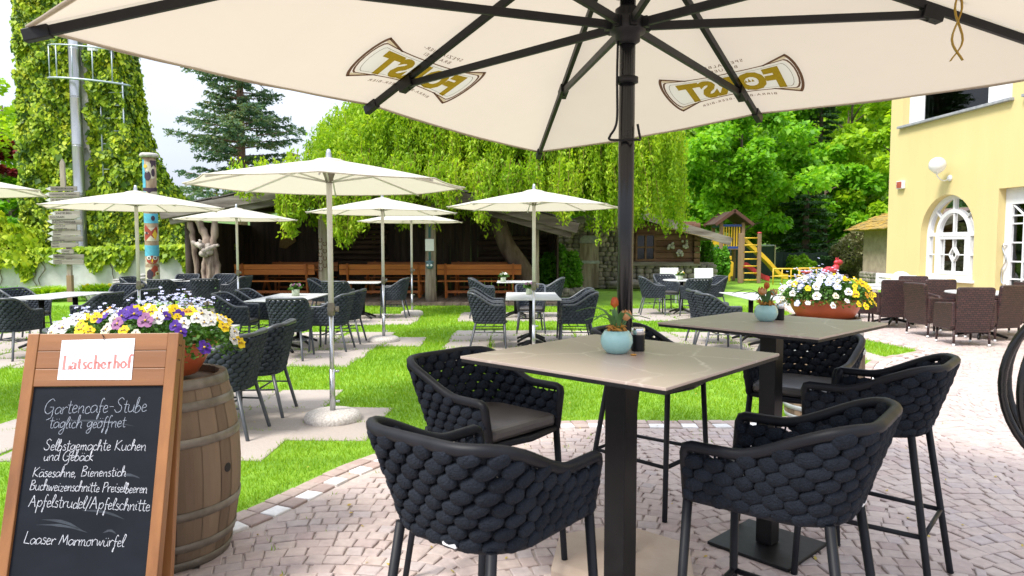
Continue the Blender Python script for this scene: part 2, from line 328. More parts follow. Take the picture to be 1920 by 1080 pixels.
M['cobble'] = ramp_island('porphyry_cobbles', [(.425,.335,.31), (.455,.38,.35), (.38,.295,.28), (.49,.41,.375), (.43,.34,.31), (.41,.35,.34), (.45,.36,.32)])
M['edgestone'] = ramp_island('porphyry_edging', [(.34,.25,.22), (.42,.34,.30), (.30,.22,.20)])
M['whitestone'] = ramp_island('white_marble_setts', [(.70,.68,.66), (.78,.77,.76), (.60,.58,.56)])
M['mortar'] = mat('sandy_joint_fill', (.41,.345,.31), (.48,.41,.375), 14, .95, bump=.5, bsc=80)
M['lawn'] = mat('lawn_turf', (.13,.27,.014), (.20,.37,.02), 3.5, .9, bump=1, bsc=60)
M['grass'] = leafmat('grass_blades', [(.12,.27,.012), (.21,.40,.016), (.30,.48,.025), (.40,.50,.05)], trans=.4, clump=.5)
M['ivy'] = leafmat('ivy_leaves', [(.08,.17,.009), (.25,.40,.014), (.46,.58,.022), (.66,.66,.035)], trans=.4, clump=1.2)
M['willow'] = leafmat('willow_leaves', [(.13,.28,.012), (.26,.46,.015), (.42,.60,.03), (.58,.68,.05)], trans=.5, clump=.7)
M['maple'] = leafmat('maple_leaves', [(.08,.24,.014), (.15,.40,.018), (.25,.52,.025), (.38,.62,.04)], trans=.5, clump=.6)
M['deep'] = leafmat('woodland_leaves', [(.08,.20,.014), (.16,.34,.018), (.27,.48,.025), (.40,.58,.04)], trans=.5, clump=.35)
M['lime'] = leafmat('spring_leaves', [(.15,.32,.014), (.28,.50,.02), (.42,.62,.03), (.54,.68,.05)], trans=.5, clump=.4)
M['fir'] = leafmat('fir_needles', [(.06,.14,.12), (.11,.22,.16), (.20,.29,.15), (.32,.31,.12)], trans=.35, clump=1.0)
M['spruce'] = leafmat('spruce_needles', [(.03,.08,.03), (.06,.14,.045), (.10,.20,.06)], trans=.3, clump=.8)
M['bush'] = leafmat('bush_leaves', [(.05,.18,.014), (.11,.32,.02), (.20,.44,.03)], trans=.35, clump=2)
M['red'] = leafmat('red_leaves', [(.10,.01,.015), (.20,.02,.025), (.28,.05,.04)], trans=.3)
M['twig'] = leafmat('dry_twigs', [(.12,.11,.05), (.20,.19,.08), (.26,.26,.12)], trans=.2, clump=2)
M['green'] = leafmat('planter_leaves', [(.03,.09,.012), (.06,.16,.02), (.11,.22,.03)], trans=.3, clump=6)
# ================================================================ GROUND
LAWN_EDGE = [(-9,3.0),(-4,3.2),(-2.3,3.35),(-1.75,3.58),(-1.5,3.9),(-1.21,4.55),(-.82,5.16),(-.3,5.58),(.25,5.82),(.8,5.88),(1.4,5.86),(2.0,5.9),(2.8,6.2),(3.6,7.2),(4.62,8.9),(5.6,9.66),(5.78,9.95),(5.62,10.9),(5.6,11.8),(5.8,13.2),(6.3,16),(7.2,18.6),(8.6,20.2),(12,21)]
edge = np.array([tuple(p)[:2] for p in crom([(a, b, 0) for a, b in LAWN_EDGE], 6)])
LAWN = np.vstack([edge, [(60,24),(60,90),(-60,90),(-60,3.0)]])
def inpoly(P, poly):
    x, y = P[:,0], P[:,1]; r = np.zeros(len(P), bool); n = len(poly); j = n-1
    for i in range(n):
        xi, yi = poly[i]; xj, yj = poly[j]
        c = ((yi > y) != (yj > y)) & (x < (xj-xi)*(y-yi)/(yj-yi+1e-12)+xi); r ^= c; j = i
    return r
def dist_poly(P, L):
    d = np.full(len(P), 1e9)
    for i in range(len(L)-1):
        a, b = L[i], L[i+1]; ab = b-a; t = np.clip(((P-a)@ab)/(ab@ab+1e-12), 0, 1)
        d = np.minimum(d, np.linalg.norm(P-(a+t[:,None]*ab), axis=1))
    return d
structure(MB().add([(-150,-30,-.013),(150,-30,-.013),(150,190,-.013),(-150,190,-.013)], [(0,1,2,3)]).build('ground', M['mortar']))
b = MB(); b.add([(x,y,-.008) for x,y in LAWN], [tuple(range(len(LAWN)))]); lawn = structure(b.build('lawn', M['lawn']))
# edging course: one continuous row of flat setts against the lawn, then a row alternating white marble and porphyry
def resample(L, st):
    d = np.r_[0, np.cumsum(np.linalg.norm(np.diff(L, axis=0), axis=1))]; n = int(d[-1]/st); t = np.linspace(0, d[-1], n+1)
    return np.c_[np.interp(t, d, L[:,0]), np.interp(t, d, L[:,1])]
vis = edge[(edge[:,0] > -3.2)]
Lr = resample(vis, .13)
tn = np.gradient(Lr, axis=0); tn /= np.linalg.norm(tn, axis=1)[:,None]; nr = np.c_[tn[:,1], -tn[:,0]]   # to the paving side
def stone(b, quad, z, h=.02, r=.008):
    q = np.array(quad); c = q.mean(0); top = c+(q-c)*(1-r/np.linalg.norm(q-c, axis=1))[:,None]
    o = len(b.V); b.V += [(x,y,z-h) for x,y in q]+[(x,y,z-.004) for x,y in q]+[(x,y,z) for x,y in top]
    b.F += [(o+8,o+9,o+10,o+11)]+[(o+4+i,o+4+(i+1)%4,o+8+(i+1)%4,o+8+i) for i in range(4)]+[(o+i,o+(i+1)%4,o+4+(i+1)%4,o+4+i) for i in range(4)]
    b.S += [False]*9; b.M += [0]*9
bp, bw = MB(), MB(); rs = random.Random(3)
for i in range(len(Lr)-1):
    for row in (0, 1):
        a0, a1 = .004+row*.115, .108+row*.115; g = .005; jt = lambda: rs.uniform(-.004,.004)
        p = [Lr[i]+nr[i]*a0+tn[i]*g+jt(), Lr[i]+nr[i]*a1+tn[i]*g+jt(), Lr[i+1]+nr[i+1]*a1-tn[i+1]*g+jt(), Lr[i+1]+nr[i+1]*a0-tn[i+1]*g+jt()]
        stone(bw if (row == 1 and i % 2 == 0) else bp, p, rs.uniform(-.004, .004)+.002)
structure(bp.build('paving_edge', M['edgestone'])); structure(bw.build('paving_edge', M['whitestone']))
# segmental-arc cobbles
Wc, Rc = 1.22, 1.30; A = math.asin(Wc/2/Rc); st = .093
quads = []
for c in range(-6, 12):
    xc = c*Wc+.35
    for k in range(-2, 190):
        y0 = .2+k*st; na = int(2*A*Rc/.096); jw = [0]+[rs.uniform(-.22,.22)+(.25 if k % 2 else -.05) for _ in range(na-1)]+[0]
        for i in range(na):
            a0 = -A+2*A*(i+jw[i])/na; a1 = -A+2*A*(i+1+jw[i+1])/na; g = .0042/Rc; r0, r1 = Rc-.0425, Rc+.0425
            f = lambda a, r: (xc+r*math.sin(a)+rs.uniform(-.008,.008), y0+r*math.cos(a)-Rc*math.cos(A)+rs.uniform(-.006,.006))
            quads.append((f(a0+g,r0), f(a1-g,r0), f(a1-g,r1), f(a0+g,r1)))
Q = np.array(quads); C0 = Q.mean(1)
ok = (~inpoly(C0, LAWN)) & (C0[:,1] < 17.5) & (C0[:,1] > .6) & (C0[:,0] < 10.6) & (C0[:,0] > -3.4)
Q = Q[ok]; C0 = C0[ok]; ok = dist_poly(C0, vis) > .275; Q = Q[ok]
b = MB()
for q in Q: stone(b, q, rs.uniform(-.003,.002), r=.007)
structure(b.build('paving', M['cobble']))
# stone slab pads let into the lawn under the garden tables
PADS = []
def pad(x0, y0, x1, y1, seed):
    r = random.Random(seed); b = MB(); nx = max(1, round((x1-x0)/.72)); ny = max(1, round((y1-y0)/.72)); dx, dy = (x1-x0)/nx, (y1-y0)/ny
    for i in range(nx):
        for j in range(ny):
            if (i in (0, nx-1) or j in (0, ny-1)) and r.random() < .0: continue
            j4 = lambda: r.uniform(-.04,.04)
            q = [(x0+i*dx+.006+j4(), y0+j*dy+.006+j4()), (x0+(i+1)*dx-.006+j4(), y0+j*dy+.006+j4()), (x0+(i+1)*dx-.006+j4(), y0+(j+1)*dy-.006+j4()), (x0+i*dx+.006+j4(), y0+(j+1)*dy-.006+j4())]
            stone(b, q, .004+r.uniform(-.003,.003), .03, .01); PADS.append(np.array(q))
    structure(b.build('stone_slab_paving', M['gravel']))
for i, a in enumerate([(-4.3,4.75,-1.75,7.1),(-1.98,5.25,-1.1,6.35),(-4.4,8.5,-2.0,11.9),(-2.5,10.2,-1.35,11.2),(-8.6,8.4,-5.4,12.4),(-9.0,13.2,-5.6,16.4),(-4.6,13.0,-1.9,15.0),(-1.0,8.7,1.75,12.1),(-1.1,13.6,1.4,15.4),(2.5,13.7,5.0,16.3),(1.9,9.0,5.0,11.9)]): pad(*a, i)
# grass blades (nobody could count them)
def grass():
    N = 330000; Y = 3.4*np.exp(rng.random(N)*math.log(17/3.4)); X = (rng.random(N)*2-1)*(Y*.80+.8)
    P = np.c_[X, Y]; k = inpoly(P, LAWN) & (dist_poly(P, vis) > .012)
    onp = np.zeros(N, bool)
    for q in PADS:
        c = q.mean(0); onp |= inpoly(P, c+(q-c)*.88) | (inpoly(P, c+(q-c)*.985) & (rng.random(N) < .62))
    P = P[k & ~onp]; n = len(P); Y = P[:,1]
    h = (.028+.022*rng.random(n))*np.clip(Y/7, .8, 1.25); wd = .0034*np.clip(Y/4.5, .85, 3.5)
    a = rng.random(n)*2*np.pi; la = rng.random(n)*2*np.pi; ln = h*(.25+.6*rng.random(n))
    B = np.c_[P, np.full(n, -.012)]; side = np.c_[np.cos(a)*wd, np.sin(a)*wd, np.zeros(n)]
    tip = B+np.c_[np.cos(la)*ln, np.sin(la)*ln, h]; V = np.stack([B-side, B+side, tip], 1).reshape(-1, 3)
    o = np_mesh('grass', V, 3, M['grass']); o['kind'] = 'stuff'; tag(o, 'short mown green grass covering the garden lawn', 'grass')
    # weeds and moss tufts in the joints of the paving
    n = 2600; i = rng.integers(0, len(Q), n); c = Q[i][:,0]+rng.normal(0,.012,(n,2)); sel = rng.random(n) < np.clip(1.2-dist_poly(c, vis)*1.1, .03, 1); c = c[sel]
    c = np.repeat(c, 5, 0)+rng.normal(0,.012,(len(c)*5,2)); n = len(c); a = rng.random(n)*6.28; h = .012+.022*rng.random(n)
    B = np.c_[c, np.full(n,-.012)]; side = np.c_[np.cos(a), np.sin(a), np.zeros(n)]*.004; tip = B+np.c_[rng.normal(0,.012,(n,2)), h]
    o = np_mesh('weeds', np.stack([B-side,B+side,tip],1).reshape(-1,3), 3, M['grass']); o['kind'] = 'stuff'; tag(o, 'tiny green weeds sprouting in the cobble joints', 'weeds')
grass()
def litter():
    n = 420; P = np.c_[rng.uniform(-4,5.5,n), 3+rng.random(n)**1.3*9]; a = rng.random(n)*6.283; s = rng.uniform(.008,.018,n)[:,None]; z = np.where(inpoly(P, LAWN), .022, .006); B = np.c_[P, z]
    d = np.c_[np.cos(a), np.sin(a), rng.normal(0,.25,n)]*s; q = np.c_[-np.sin(a), np.cos(a), rng.normal(0,.25,n)]*s*.5
    o = np_mesh('fallen_leaves', np.stack([B-d,B+q,B+d,B-q],1).reshape(-1,3), 4, M['litter']); o['kind'] = 'stuff'; tag(o, 'tiny fallen yellow leaves scattered over lawn and cobbles', 'fallen leaves')
M['litter'] = leafmat('fallen_leaf', [(.30,.16,.04), (.55,.42,.06), (.40,.34,.10)], trans=.2)
litter()
# ================================================================ WOVEN CHAIRS
def chair_geo(rail, ha, hb, w0=.208, w1=.260, d0=.185, d1=.275, yf=.25, pitch=.037):
    r = .15
    def U(u, t):
        w = w0+(w1-w0)*t; yb = -(d0+(d1-d0)*t)
        la, lc, lb = yf-yb-r, math.pi/2*r, 2*(w-r); h = la+lc+lb/2; s = (1-abs(u))*h; sg = -1 if u < 0 else 1
        if s < la: p = (w, yf-s); 
        elif s < la+lc: a = (s-la)/r; p = (w-r+r*math.cos(a), yb+r-r*math.sin(a))
        else: p = (w-r-(s-la-lc), yb)
        return sg*p[0], p[1]
    def sm(x): x = max(0, min(1, x)); return x*x*(3-2*x)
    def top(u): return ha+(hb-ha)*sm((1-abs(u)-.22)/.48)
    def pt(u, z): x, y = U(u, z/hb); return Vector((x, y, rail+z))
    frame = MB()
    N = 44; rail_top = [pt(-1+2*i/N, top(-1+2*i/N)) for i in range(N+1)]
    fl, fr = pt(-1, 0), pt(1, 0)
    def corner(a, b, c, rr=.022):
        p, q = b+(a-b).normalized()*rr, b+(c-b).normalized()*rr
        return [p, (p+b*2+q)/4, q]
    path = [fl]+corner(fl, rail_top[0], rail_top[1])+rail_top[2:-2]+corner(rail_top[-2], rail_top[-1], fr)+[fr]
    frame.tube(path, .018, 9)
    frame.tube([pt(-1+2*i/36, 0) for i in range(37)], .0135, 8)
    frame.tube([fl, (fl+fr)/2+Vector((0,.035,0)), fr], .0135, 8)
    weave = MB(); n = 40; rows = int(hb/pitch)+1
    for i in range(1, n):
        u = -1+2*i/n; weave.tube([pt(u, 0), pt(u, top(u)*.5), pt(u, top(u))], .0045, 4, caps=False)
    rr = random.Random(11)
    for j in range(rows):
        z = .018+j*pitch
        for i in range(0, n+1):
            u = -1+2*i/n; u2 = max(-.985, min(.985, u)); tz = top(u2)-.012
            if z > tz: continue
            outside = (i+j) % 2 == 0
            a, b_ = pt(max(-1,u2-.02), z), pt(min(1,u2+.02), z); tg = (b_-a).normalized(); c = pt(u2, min(z, tz-.008))
            up = (pt(u2, z+.02)-pt(u2, z-.02)).normalized(); nn = tg.cross(up).normalized()
            tw = .36*(1 if outside else -1)+rr.uniform(-.08,.08)
            t2 = tg*math.cos(tw)+up*math.sin(tw); u3 = nn.cross(t2)
            if u2 in (-.985, .985): sc = .55
            else: sc = 1
            rot = Matrix((t2, nn, u3)).transposed()
            weave.ell(c+nn*(.0095 if outside else -.0095), (.0355*sc*rr.uniform(.86,1.1), .0130*rr.uniform(.85,1.1), .0226*rr.uniform(.9,1.08)), 8, 6, rot, .78)
    return frame, weave, pt
def make_chair(name, label, cat, stool, group=None, hi=True):
    rail, ha, hb = (.70, .175, .295) if stool else (.375, .255, .43)
    t = thing(name, label, cat, group=group)
    f, wv, pt = chair_geo(rail, ha, hb)
    FR = M['frame' if stool else 'frame_garden']; f.build('frame', FR, t); wv.build('woven_shell', M['rope' if stool else 'rope_garden'], t)
    c = MB(); poly = [(-.215,.235),(.215,.235)]+[(.225,.2),(.225,-.10)]+[(.19,-.17),(.12,-.20),(-.12,-.20),(-.19,-.17)]+[(-.225,-.10),(-.225,.2)]
    c.prism([(x*.91, y*.96+.032) for x, y in reversed(poly)], -.055, (0,0,rail+.065)); c.build('seat_cushion', M['cushion'], t, bevel=.018)
    if stool: tg_ = MB(); tg_.box((.06,-.203,rail+.012), (.05,.012,.022)); tg_.build('rail_tag', M['white'], t, bevel=.004)
    p = MB(); p.prism([(x*.93, y*.95+.03) for x, y in reversed(poly)], -.016, (0,0,rail+.007)); p.build('seat_pan', FR, t)
    for sx in (-1, 1):
        for fr in (1, 0):
            a = Vector((sx*(.207 if fr else .172), .25 if fr else -.165, rail)); 
            e = Vector((sx*(.255 if fr else .225), .27 if fr else -.27, 0)) if stool else Vector((sx*(.24 if fr else .215), .265 if fr else -.255, 0))
            b = MB(); b.tube([a, a.lerp(e,.98), e], [.0155,.0145,.0140], 8); b.tube([e+Vector((0,0,.006)), e], .015, 8); b.build('leg', FR, t)
    def lp(sx, fr, z):
        a = Vector((sx*(.207 if fr else .172), .25 if fr else -.165, rail)); e = Vector((sx*(.255 if fr else .225), .27 if fr else -.27, 0)) if stool else Vector((sx*(.24 if fr else .215), .265 if fr else -.255, 0))
        return a.lerp(e, 1-z/rail)
    s = MB()
    if stool:
        s.tube([lp(-1,1,.29), lp(1,1,.29)], .012, 8); s.tube([lp(-1,0,.29), lp(1,0,.29)], .010, 8)
        for sx in (-1,1): s.tube([lp(sx,1,.29), lp(sx,0,.29)], .011, 8)
        s.build('footrest', FR, t)
    else:
        for sx in (-1,1): s.tube([lp(sx,1,.24), lp(sx,0,.24)], .008, 6)
        s.tube([lp(-1,1,.24).lerp(lp(-1,0,.24),.35), lp(1,1,.24).lerp(lp(1,0,.24),.35)], .008, 6); s.tube([lp(-1,1,.24).lerp(lp(-1,0,.24),.65), lp(1,1,.24).lerp(lp(1,0,.24),.65)], .008, 6)
        s.build('stretcher', FR, t)
    return t
def face(dx, dy): return math.atan2(-dx, dy)     # rotation that turns local +Y to (dx,dy)
GS = 'black woven bar stools at the two high tables'
st0 = make_chair('bar_stool', 'nearest black woven bar stool left of the front high table, back turned to us', 'bar stool', True, GS)
st0.location = (-.085, 1.99, 0); st0.rotation_euler.z = face(.62,.78)
for x, y, dx, dy, lab in [
    (-.13, 3.02, .73, -.68, 'black woven bar stool facing us beside the lawn, dark seat cushion in full view'),
    (.80, 4.05, .74, -.67, 'black woven bar stool with only legs and seat front seen beneath the front table top'),
    (.885, 2.17, -.78, .62, 'nearest black woven bar stool right of the front high table, before the square foot plate'),
    (1.66, 3.10, -.76, .65, 'rightmost black woven bar stool, its long splayed legs standing clear on the cobbles'),
    (1.60, 3.76, -.62, -.78, 'black woven bar stool facing us behind the rear high table, in front of the barrel')]:
    dup(st0, (x, y, 0), face(dx, dy), lab, GS)
GD = 'charcoal woven armchairs round the garden tables'
ch0 = make_chair('garden_armchair', 'charcoal woven armchair seen from behind right of the blackboard barrel, the nearer of two', 'armchair', False, GD)
CH = [
 (-2.27,5.45,-1,.04,'charcoal woven armchair right of the blackboard barrel, nearer of two side by side'),
 (-2.25,6.14,-1,-.03,'charcoal woven armchair second behind the blackboard barrel, between it and the parasol foot'),
 (-3.52,5.75,1,.05,'charcoal woven armchair peeping out at the left edge of the blackboard frame'),
 (-3.94,9.85,1,.05,'charcoal woven armchair left of the pink flower pot table, nearer of two'),
 (-3.92,10.65,1,0,'charcoal woven armchair left of the pink flower pot table, farther of two'),
 (-2.93,9.12,-.05,1,'charcoal woven armchair with back to us at the near end of the flower table'),
 (-2.56,9.85,-1,.06,'charcoal woven armchair right of the flower pot table, just right of the big parasol pole'),
 (-2.54,10.6,-1,0,'charcoal woven armchair right of the pink flower pot table, half hidden by its twin'),
 (-6.6,9.1,.1,1,'charcoal woven armchair with broad back cut by the left edge, at the long table'),
 (-5.98,10.0,-1,.12,'charcoal woven armchair right of the long left table, directly behind the flower bowl'),
 (-5.86,10.75,-1,.1,'charcoal woven armchair at the far right corner of the long left table'),
 (-7.72,10.95,1,-.1,'charcoal woven armchair on the far left side of the long left table'),
 (-6.75,12.0,.05,-1,'charcoal woven armchair facing us across the far end of the long left table'),
 (-7.0,13.95,.1,1,'charcoal woven armchair with its back to us below the totem pole'),
 (-6.3,14.2,-.35,.95,'charcoal woven armchair with its back to us right of the totem pole foot'),
 (-6.05,15.25,-1,.1,'charcoal woven armchair in front of the driftwood trunk, facing left'),
 (-8.05,14.85,1,-.15,'charcoal woven armchair left of the white parasol pole near the totem, facing right'),
 (-7.55,16.05,.2,-1,'charcoal woven armchair on the far side of the table by the totem, left one'),
 (-6.75,16.1,-.1,-1,'charcoal woven armchair on the far side of the table by the driftwood, right one'),
 (-3.85,14.1,1,.05,'charcoal woven armchair left of the far table before the middle shed post'),
 (-3.35,13.3,.1,1,'charcoal woven armchair with its back to us at the far table before the shed post'),
 (-2.42,14.35,-1,.02,'charcoal woven armchair standing by itself right of the parasol pole before the orange benches'),
 (-.36,10.1,1,.03,'charcoal woven armchair left of the two-part centre table, nearer one'),
 (-.38,10.85,1,0,'charcoal woven armchair left of the two-part centre table, tucked behind its neighbour'),
 (.32,11.85,0,-1,'charcoal woven armchair facing us at the far end of the two-part centre table'),
 (.97,10.1,-1,.03,'charcoal woven armchair right of the two-part centre table, nearer one'),
 (.99,10.85,-1,0,'charcoal woven armchair right of the two-part centre table, tucked behind its neighbour'),
 (-.62,14.3,1,.05,'charcoal woven armchair left of the far small table below the willow trunk'),
 (.82,14.5,-1,.1,'charcoal woven armchair beside the round green bush, right of the far small table'),
 (3.02,14.95,1,-.1,'charcoal woven armchair left of the round table before the stone hut'),
 (3.55,15.95,.1,-1,'charcoal woven armchair on the far side of the round table before the stone hut'),
 (3.82,14.35,-.15,1,'charcoal woven armchair with its back to us at the round table before the stone hut'),
 (4.4,15.2,-1,-.25,'charcoal woven armchair right of the round table, in front of the playground tower'),
 (2.93,9.85,1,.08,'charcoal woven armchair behind the rear high table, facing the big flower bowl, nearer one'),
 (2.97,10.55,1,.02,'charcoal woven armchair behind the rear high table, mostly hidden by its nearer twin'),
 (4.52,10.15,-1,.05,'charcoal woven armchair showing dark between the teal pot and the big flower bowl'),
]
for i, (x, y, dx, dy, lab) in enumerate(CH):
    if i == 0: ch0.location = (x, y, .005); ch0.rotation_euler.z = face(dx, dy); ch0['label'] = lab
    else: dup(ch0, (x, y, .005), face(dx, dy), lab, GD)
# ================================================================ TABLES
def make_bistro(label, round_=False):
    t = thing('bistro_table', label, 'table', group='pale topped garden tables')
    b = MB()
    if round_: b.lathe([(0,.74),(.40,.74),(.405,.735),(.405,.722),(.40,.717),(0,.717)], 40, smooth=False); b.build('tabletop', M['tabletop'], t)
    else: b.box((0,0,.7305), (.78,.745,.013)); b.build('tabletop', M['tabletop'], t, bevel=.003)
    b = MB(); b.tube([(0,0,.06),(0,0,.70)], .038, 14); b.box((0,0,.712), (.34,.34,.012)); b.build('column', M['black'], t)
    for k in range(4):
        a = math.pi/4+k*math.pi/2; d = Vector((math.cos(a), math.sin(a), 0))
        b = MB(); b.tube([d*.02+Vector((0,0,.10)), d*.10+Vector((0,0,.085)), d*.2+Vector((0,0,.055)), d*.30+Vector((0,0,.018))], [.03,.026,.022,.017], 8); b.build('foot', M['black'], t)
    return t
bt = make_bistro('')
TB = [(-2.98,5.45,'pale square garden table behind the barrel, its corner showing past the flowers'),(-2.98,6.2,'pale square garden table farther behind the barrel, pushed against its twin'),
 (-3.24,9.72,'pale garden table with its near edge in front of the small flower pot'),(-3.24,10.48,'pale garden table carrying the small flower pot left of the big parasol pole'),
 (-6.88,10.1,'pale garden table at the left edge, nearer half of a long row'),(-6.86,10.86,'pale garden table at the left edge, farther half of a long row'),
 (-7.35,15.0,'pale garden table below the totem pole, left half'),(-6.86,15.02,'pale garden table below the totem pole, right half by the driftwood'),
 (-3.05,14.15,'pale garden table between the shed post and the single armchair'),
 (.30,9.98,'pale garden table, nearer half of the centre pair with a parasol pole before it'),(.30,10.74,'pale garden table, farther half of the centre pair with a little pot'),
 (.08,14.4,'pale small garden table farthest back, below the leaning willow trunk'),
 (3.72,10.0,'pale garden table behind the teal pot on the rear high table, nearer half'),(3.72,10.76,'pale garden table behind the big flower bowl, farther half')]
for i, (x, y, lab) in enumerate(TB):
    if i == 0: bt.location = (x, y, .005); bt['label'] = lab
    else: dup(bt, (x, y, .005), 0, lab)
rt = make_bistro('pale round garden table in front of the stone hut', True); rt.location = (3.70, 15.1, .005)
def bar_table(x, y, a, label):
    t = thing('high_table', label, 'high table', (x, y, 0), a, 'high square bar tables')
    s = .79; b = MB(); b.box((0,0,1.1155), (s,s,.009)); b.build('tabletop', M['marble'], t, bevel=.0015)
    b = MB(); b.box((0,0,1.1045), (s-.004,s-.004,.012)); b.build('top_edge', M['black'], t, bevel=.002)
    b = MB(); b.box((0,0,.555), (.082,.082,1.065)); b.build('column', M['black'], t, bevel=.003)
    b = MB(); b.box((0,0,.011), (.42,.42,.016)); b.build('base_plate', M['black'], t, bevel=.003)
    b = MB(); b.box((0,0,1.0925), (.36,.36,.010)); b.build('top_plate', M['black'], t)
    return t
bar_table(.381, 2.385, 3.194-math.pi*.75, 'nearest high square table, its beige veined top carrying the red tulip pot')
bar_table(1.275, 3.38, 3.107-math.pi*.75, 'high square table with beige top farther right, its square foot plate on the cobbles')
# ================================================================ SMALL PARASOLS
def make_parasol():
    t = thing('garden_parasol', '', 'parasol', group='round cream parasols over the garden tables')
    n = 8; Rr, zr, za = 1.15, 2.0, 2.22
    cv = MB(); rings = 7; seg = 6; V = []; F = []
    for i in range(rings+1):
        f = i/rings; 
        for k in range(n):
            a0, a1 = 2*math.pi*k/n, 2*math.pi*(k+1)/n; p0 = Vector((math.cos(a0), math.sin(a0), 0)); p1 = Vector((math.cos(a1), math.sin(a1), 0))
            for q in range(seg):
                g = q/seg; p = p0.lerp(p1, g); sag = math.sin(math.pi*g)
                rad = f*Rr*(1-.018*sag*f); V.append((p.x*rad, p.y*rad, za-(za-zr)*(f**1.12)-.022*sag*f*math.sin(math.pi*min(f,.9))))
    m = n*seg
    for i in range(rings):
        for k in range(m): F.append((i*m+k, i*m+(k+1) % m, (i+1)*m+(k+1) % m, (i+1)*m+k))
    cv.add(V, F, True); cv.tube([V[rings*m+k] for k in range(m)], .006, 5, closed=True); cv.build('canopy', M['canvas'], t)
    cap = MB(); cap.lathe([(0,za+.015),(.10,za-.002),(.16,za-.026),(.158,za-.030)], 24); cap.build('vent_cap', M['canvas'], t)
    b = MB(); b.lathe([(.0,za+.085),(.014,za+.08),(.022,za+.05),(.026,za+.01),(.03,za)], 14); b.build('finial', M['steel'], t)
    for k in range(n):
        a = 2*math.pi*k/n; d = Vector((math.cos(a), math.sin(a), 0)); b = MB()
        b.tube([d*f*Rr*.985+Vector((0,0,za-(za-zr)*(f**1.12)-.016)) for f in (.02,.25,.5,.75,1)], .0085, 6)
        b.tube([d*.035+Vector((0,0,za-.19)), d*.52+Vector((0,0,za-(za-zr)*.40-.02))], .007, 6); b.build('rib', M['pole'], t)
    b = MB(); b.lathe([(.030,za-.20),(.036,za-.16),(.058,za-.10),(.062,za-.03),(.03,za-.02)], 16); b.build('hub', M['hoop'], t)
    b = MB(); b.tube([(0,0,.93),(0,0,za-.02)], .0235, 14); b.build('upper_pole', M['pole'], t)
    b = MB(); b.tube([(0,0,.05),(0,0,.95)], .0195, 14); b.build('lower_pole', M['steel'], t)
    b = MB(); b.lathe([(.02,.90),(.031,.905),(.033,.96),(.028,1.0),(.024,1.01)], 16); b.tube([(.03,0,.955),(.065,0,.955)], [.022,.026], 10); b.build('clamp', M['hoop'], t)
    b = MB(); b.tube([(.018,0,.42),(.06,0,.42)], [.008,.011], 8); b.tube([(.018,0,.16),(.06,0,.16)], [.008,.011], 8); b.tube([(0,0,.05),(0,0,.44)], .024, 14); b.build('sleeve', M['steel'], t)
    b = MB(); b.lathe([(.0,.085),(.06,.085),(.18,.078),(.225,.06),(.24,.03),(.235,.0)], 36); b.build('base', M['terrazzo'], t)
    return t
pa = make_parasol()
PL = [(-1.54,5.88,.2,'round cream parasol nearest to us in the garden, speckled stone foot on the lawn'),(-5.07,9.4,.1,'round cream parasol in front of the totem pole and signpost'),
 (-5.42,13.7,.3,'round cream parasol in front of the driftwood trunk at the left end of the shed'),(-2.0,10.75,.15,'round cream parasol just right of and behind the largest one, stone foot on slabs'),
 (-2.17,15.0,.35,'round cream parasol farthest away, in front of the shed post with the white notice'),(.29,9.2,.05,'round cream parasol over the centre table, right of the others, below the willow'),
 (-5.46,6.25,.12,'round cream parasol cut off at the left edge, only its rim in the photo')]
for i, (x, y, rz, lab) in enumerate(PL):
    if i == 0: pa.location = (x, y, 0); pa.rotation_euler.z = rz; pa['label'] = lab
    else: dup(pa, (x, y, 0), rz, lab)
# ================================================================ BIG PARASOL
def text_poly(txt, bold=0.0, spacing=1.0):
    c = bpy.data.curves.new('lettering', 'FONT'); c.body = txt; c.size = 1; c.offset = bold; c.space_character = spacing; c.resolution_u = 3; c.fill_mode = 'FRONT'
    o = bpy.data.objects.new('lettering', c); COL.objects.link(o); bpy.context.view_layer.update()
    me = o.evaluated_get(bpy.context.evaluated_depsgraph_get()).to_mesh()
    V = np.array([v.co[:] for v in me.vertices]); F = [tuple(p.vertices) for p in me.polygons]
    o.evaluated_get(bpy.context.evaluated_depsgraph_get()).to_mesh_clear(); bpy.data.objects.remove(o); bpy.data.curves.remove(c)
    return V[:, :2], F
M['print_dark'] = filmmat('dark_brown_print', (.16,.10,.07)); M['print_gold'] = filmmat('gold_print', (.44,.31,.03)); M['print_white'] = filmmat('white_print', (.90,.97,1.0)); M['print_tan'] = filmmat('tan_print', (.74,.68,.52))
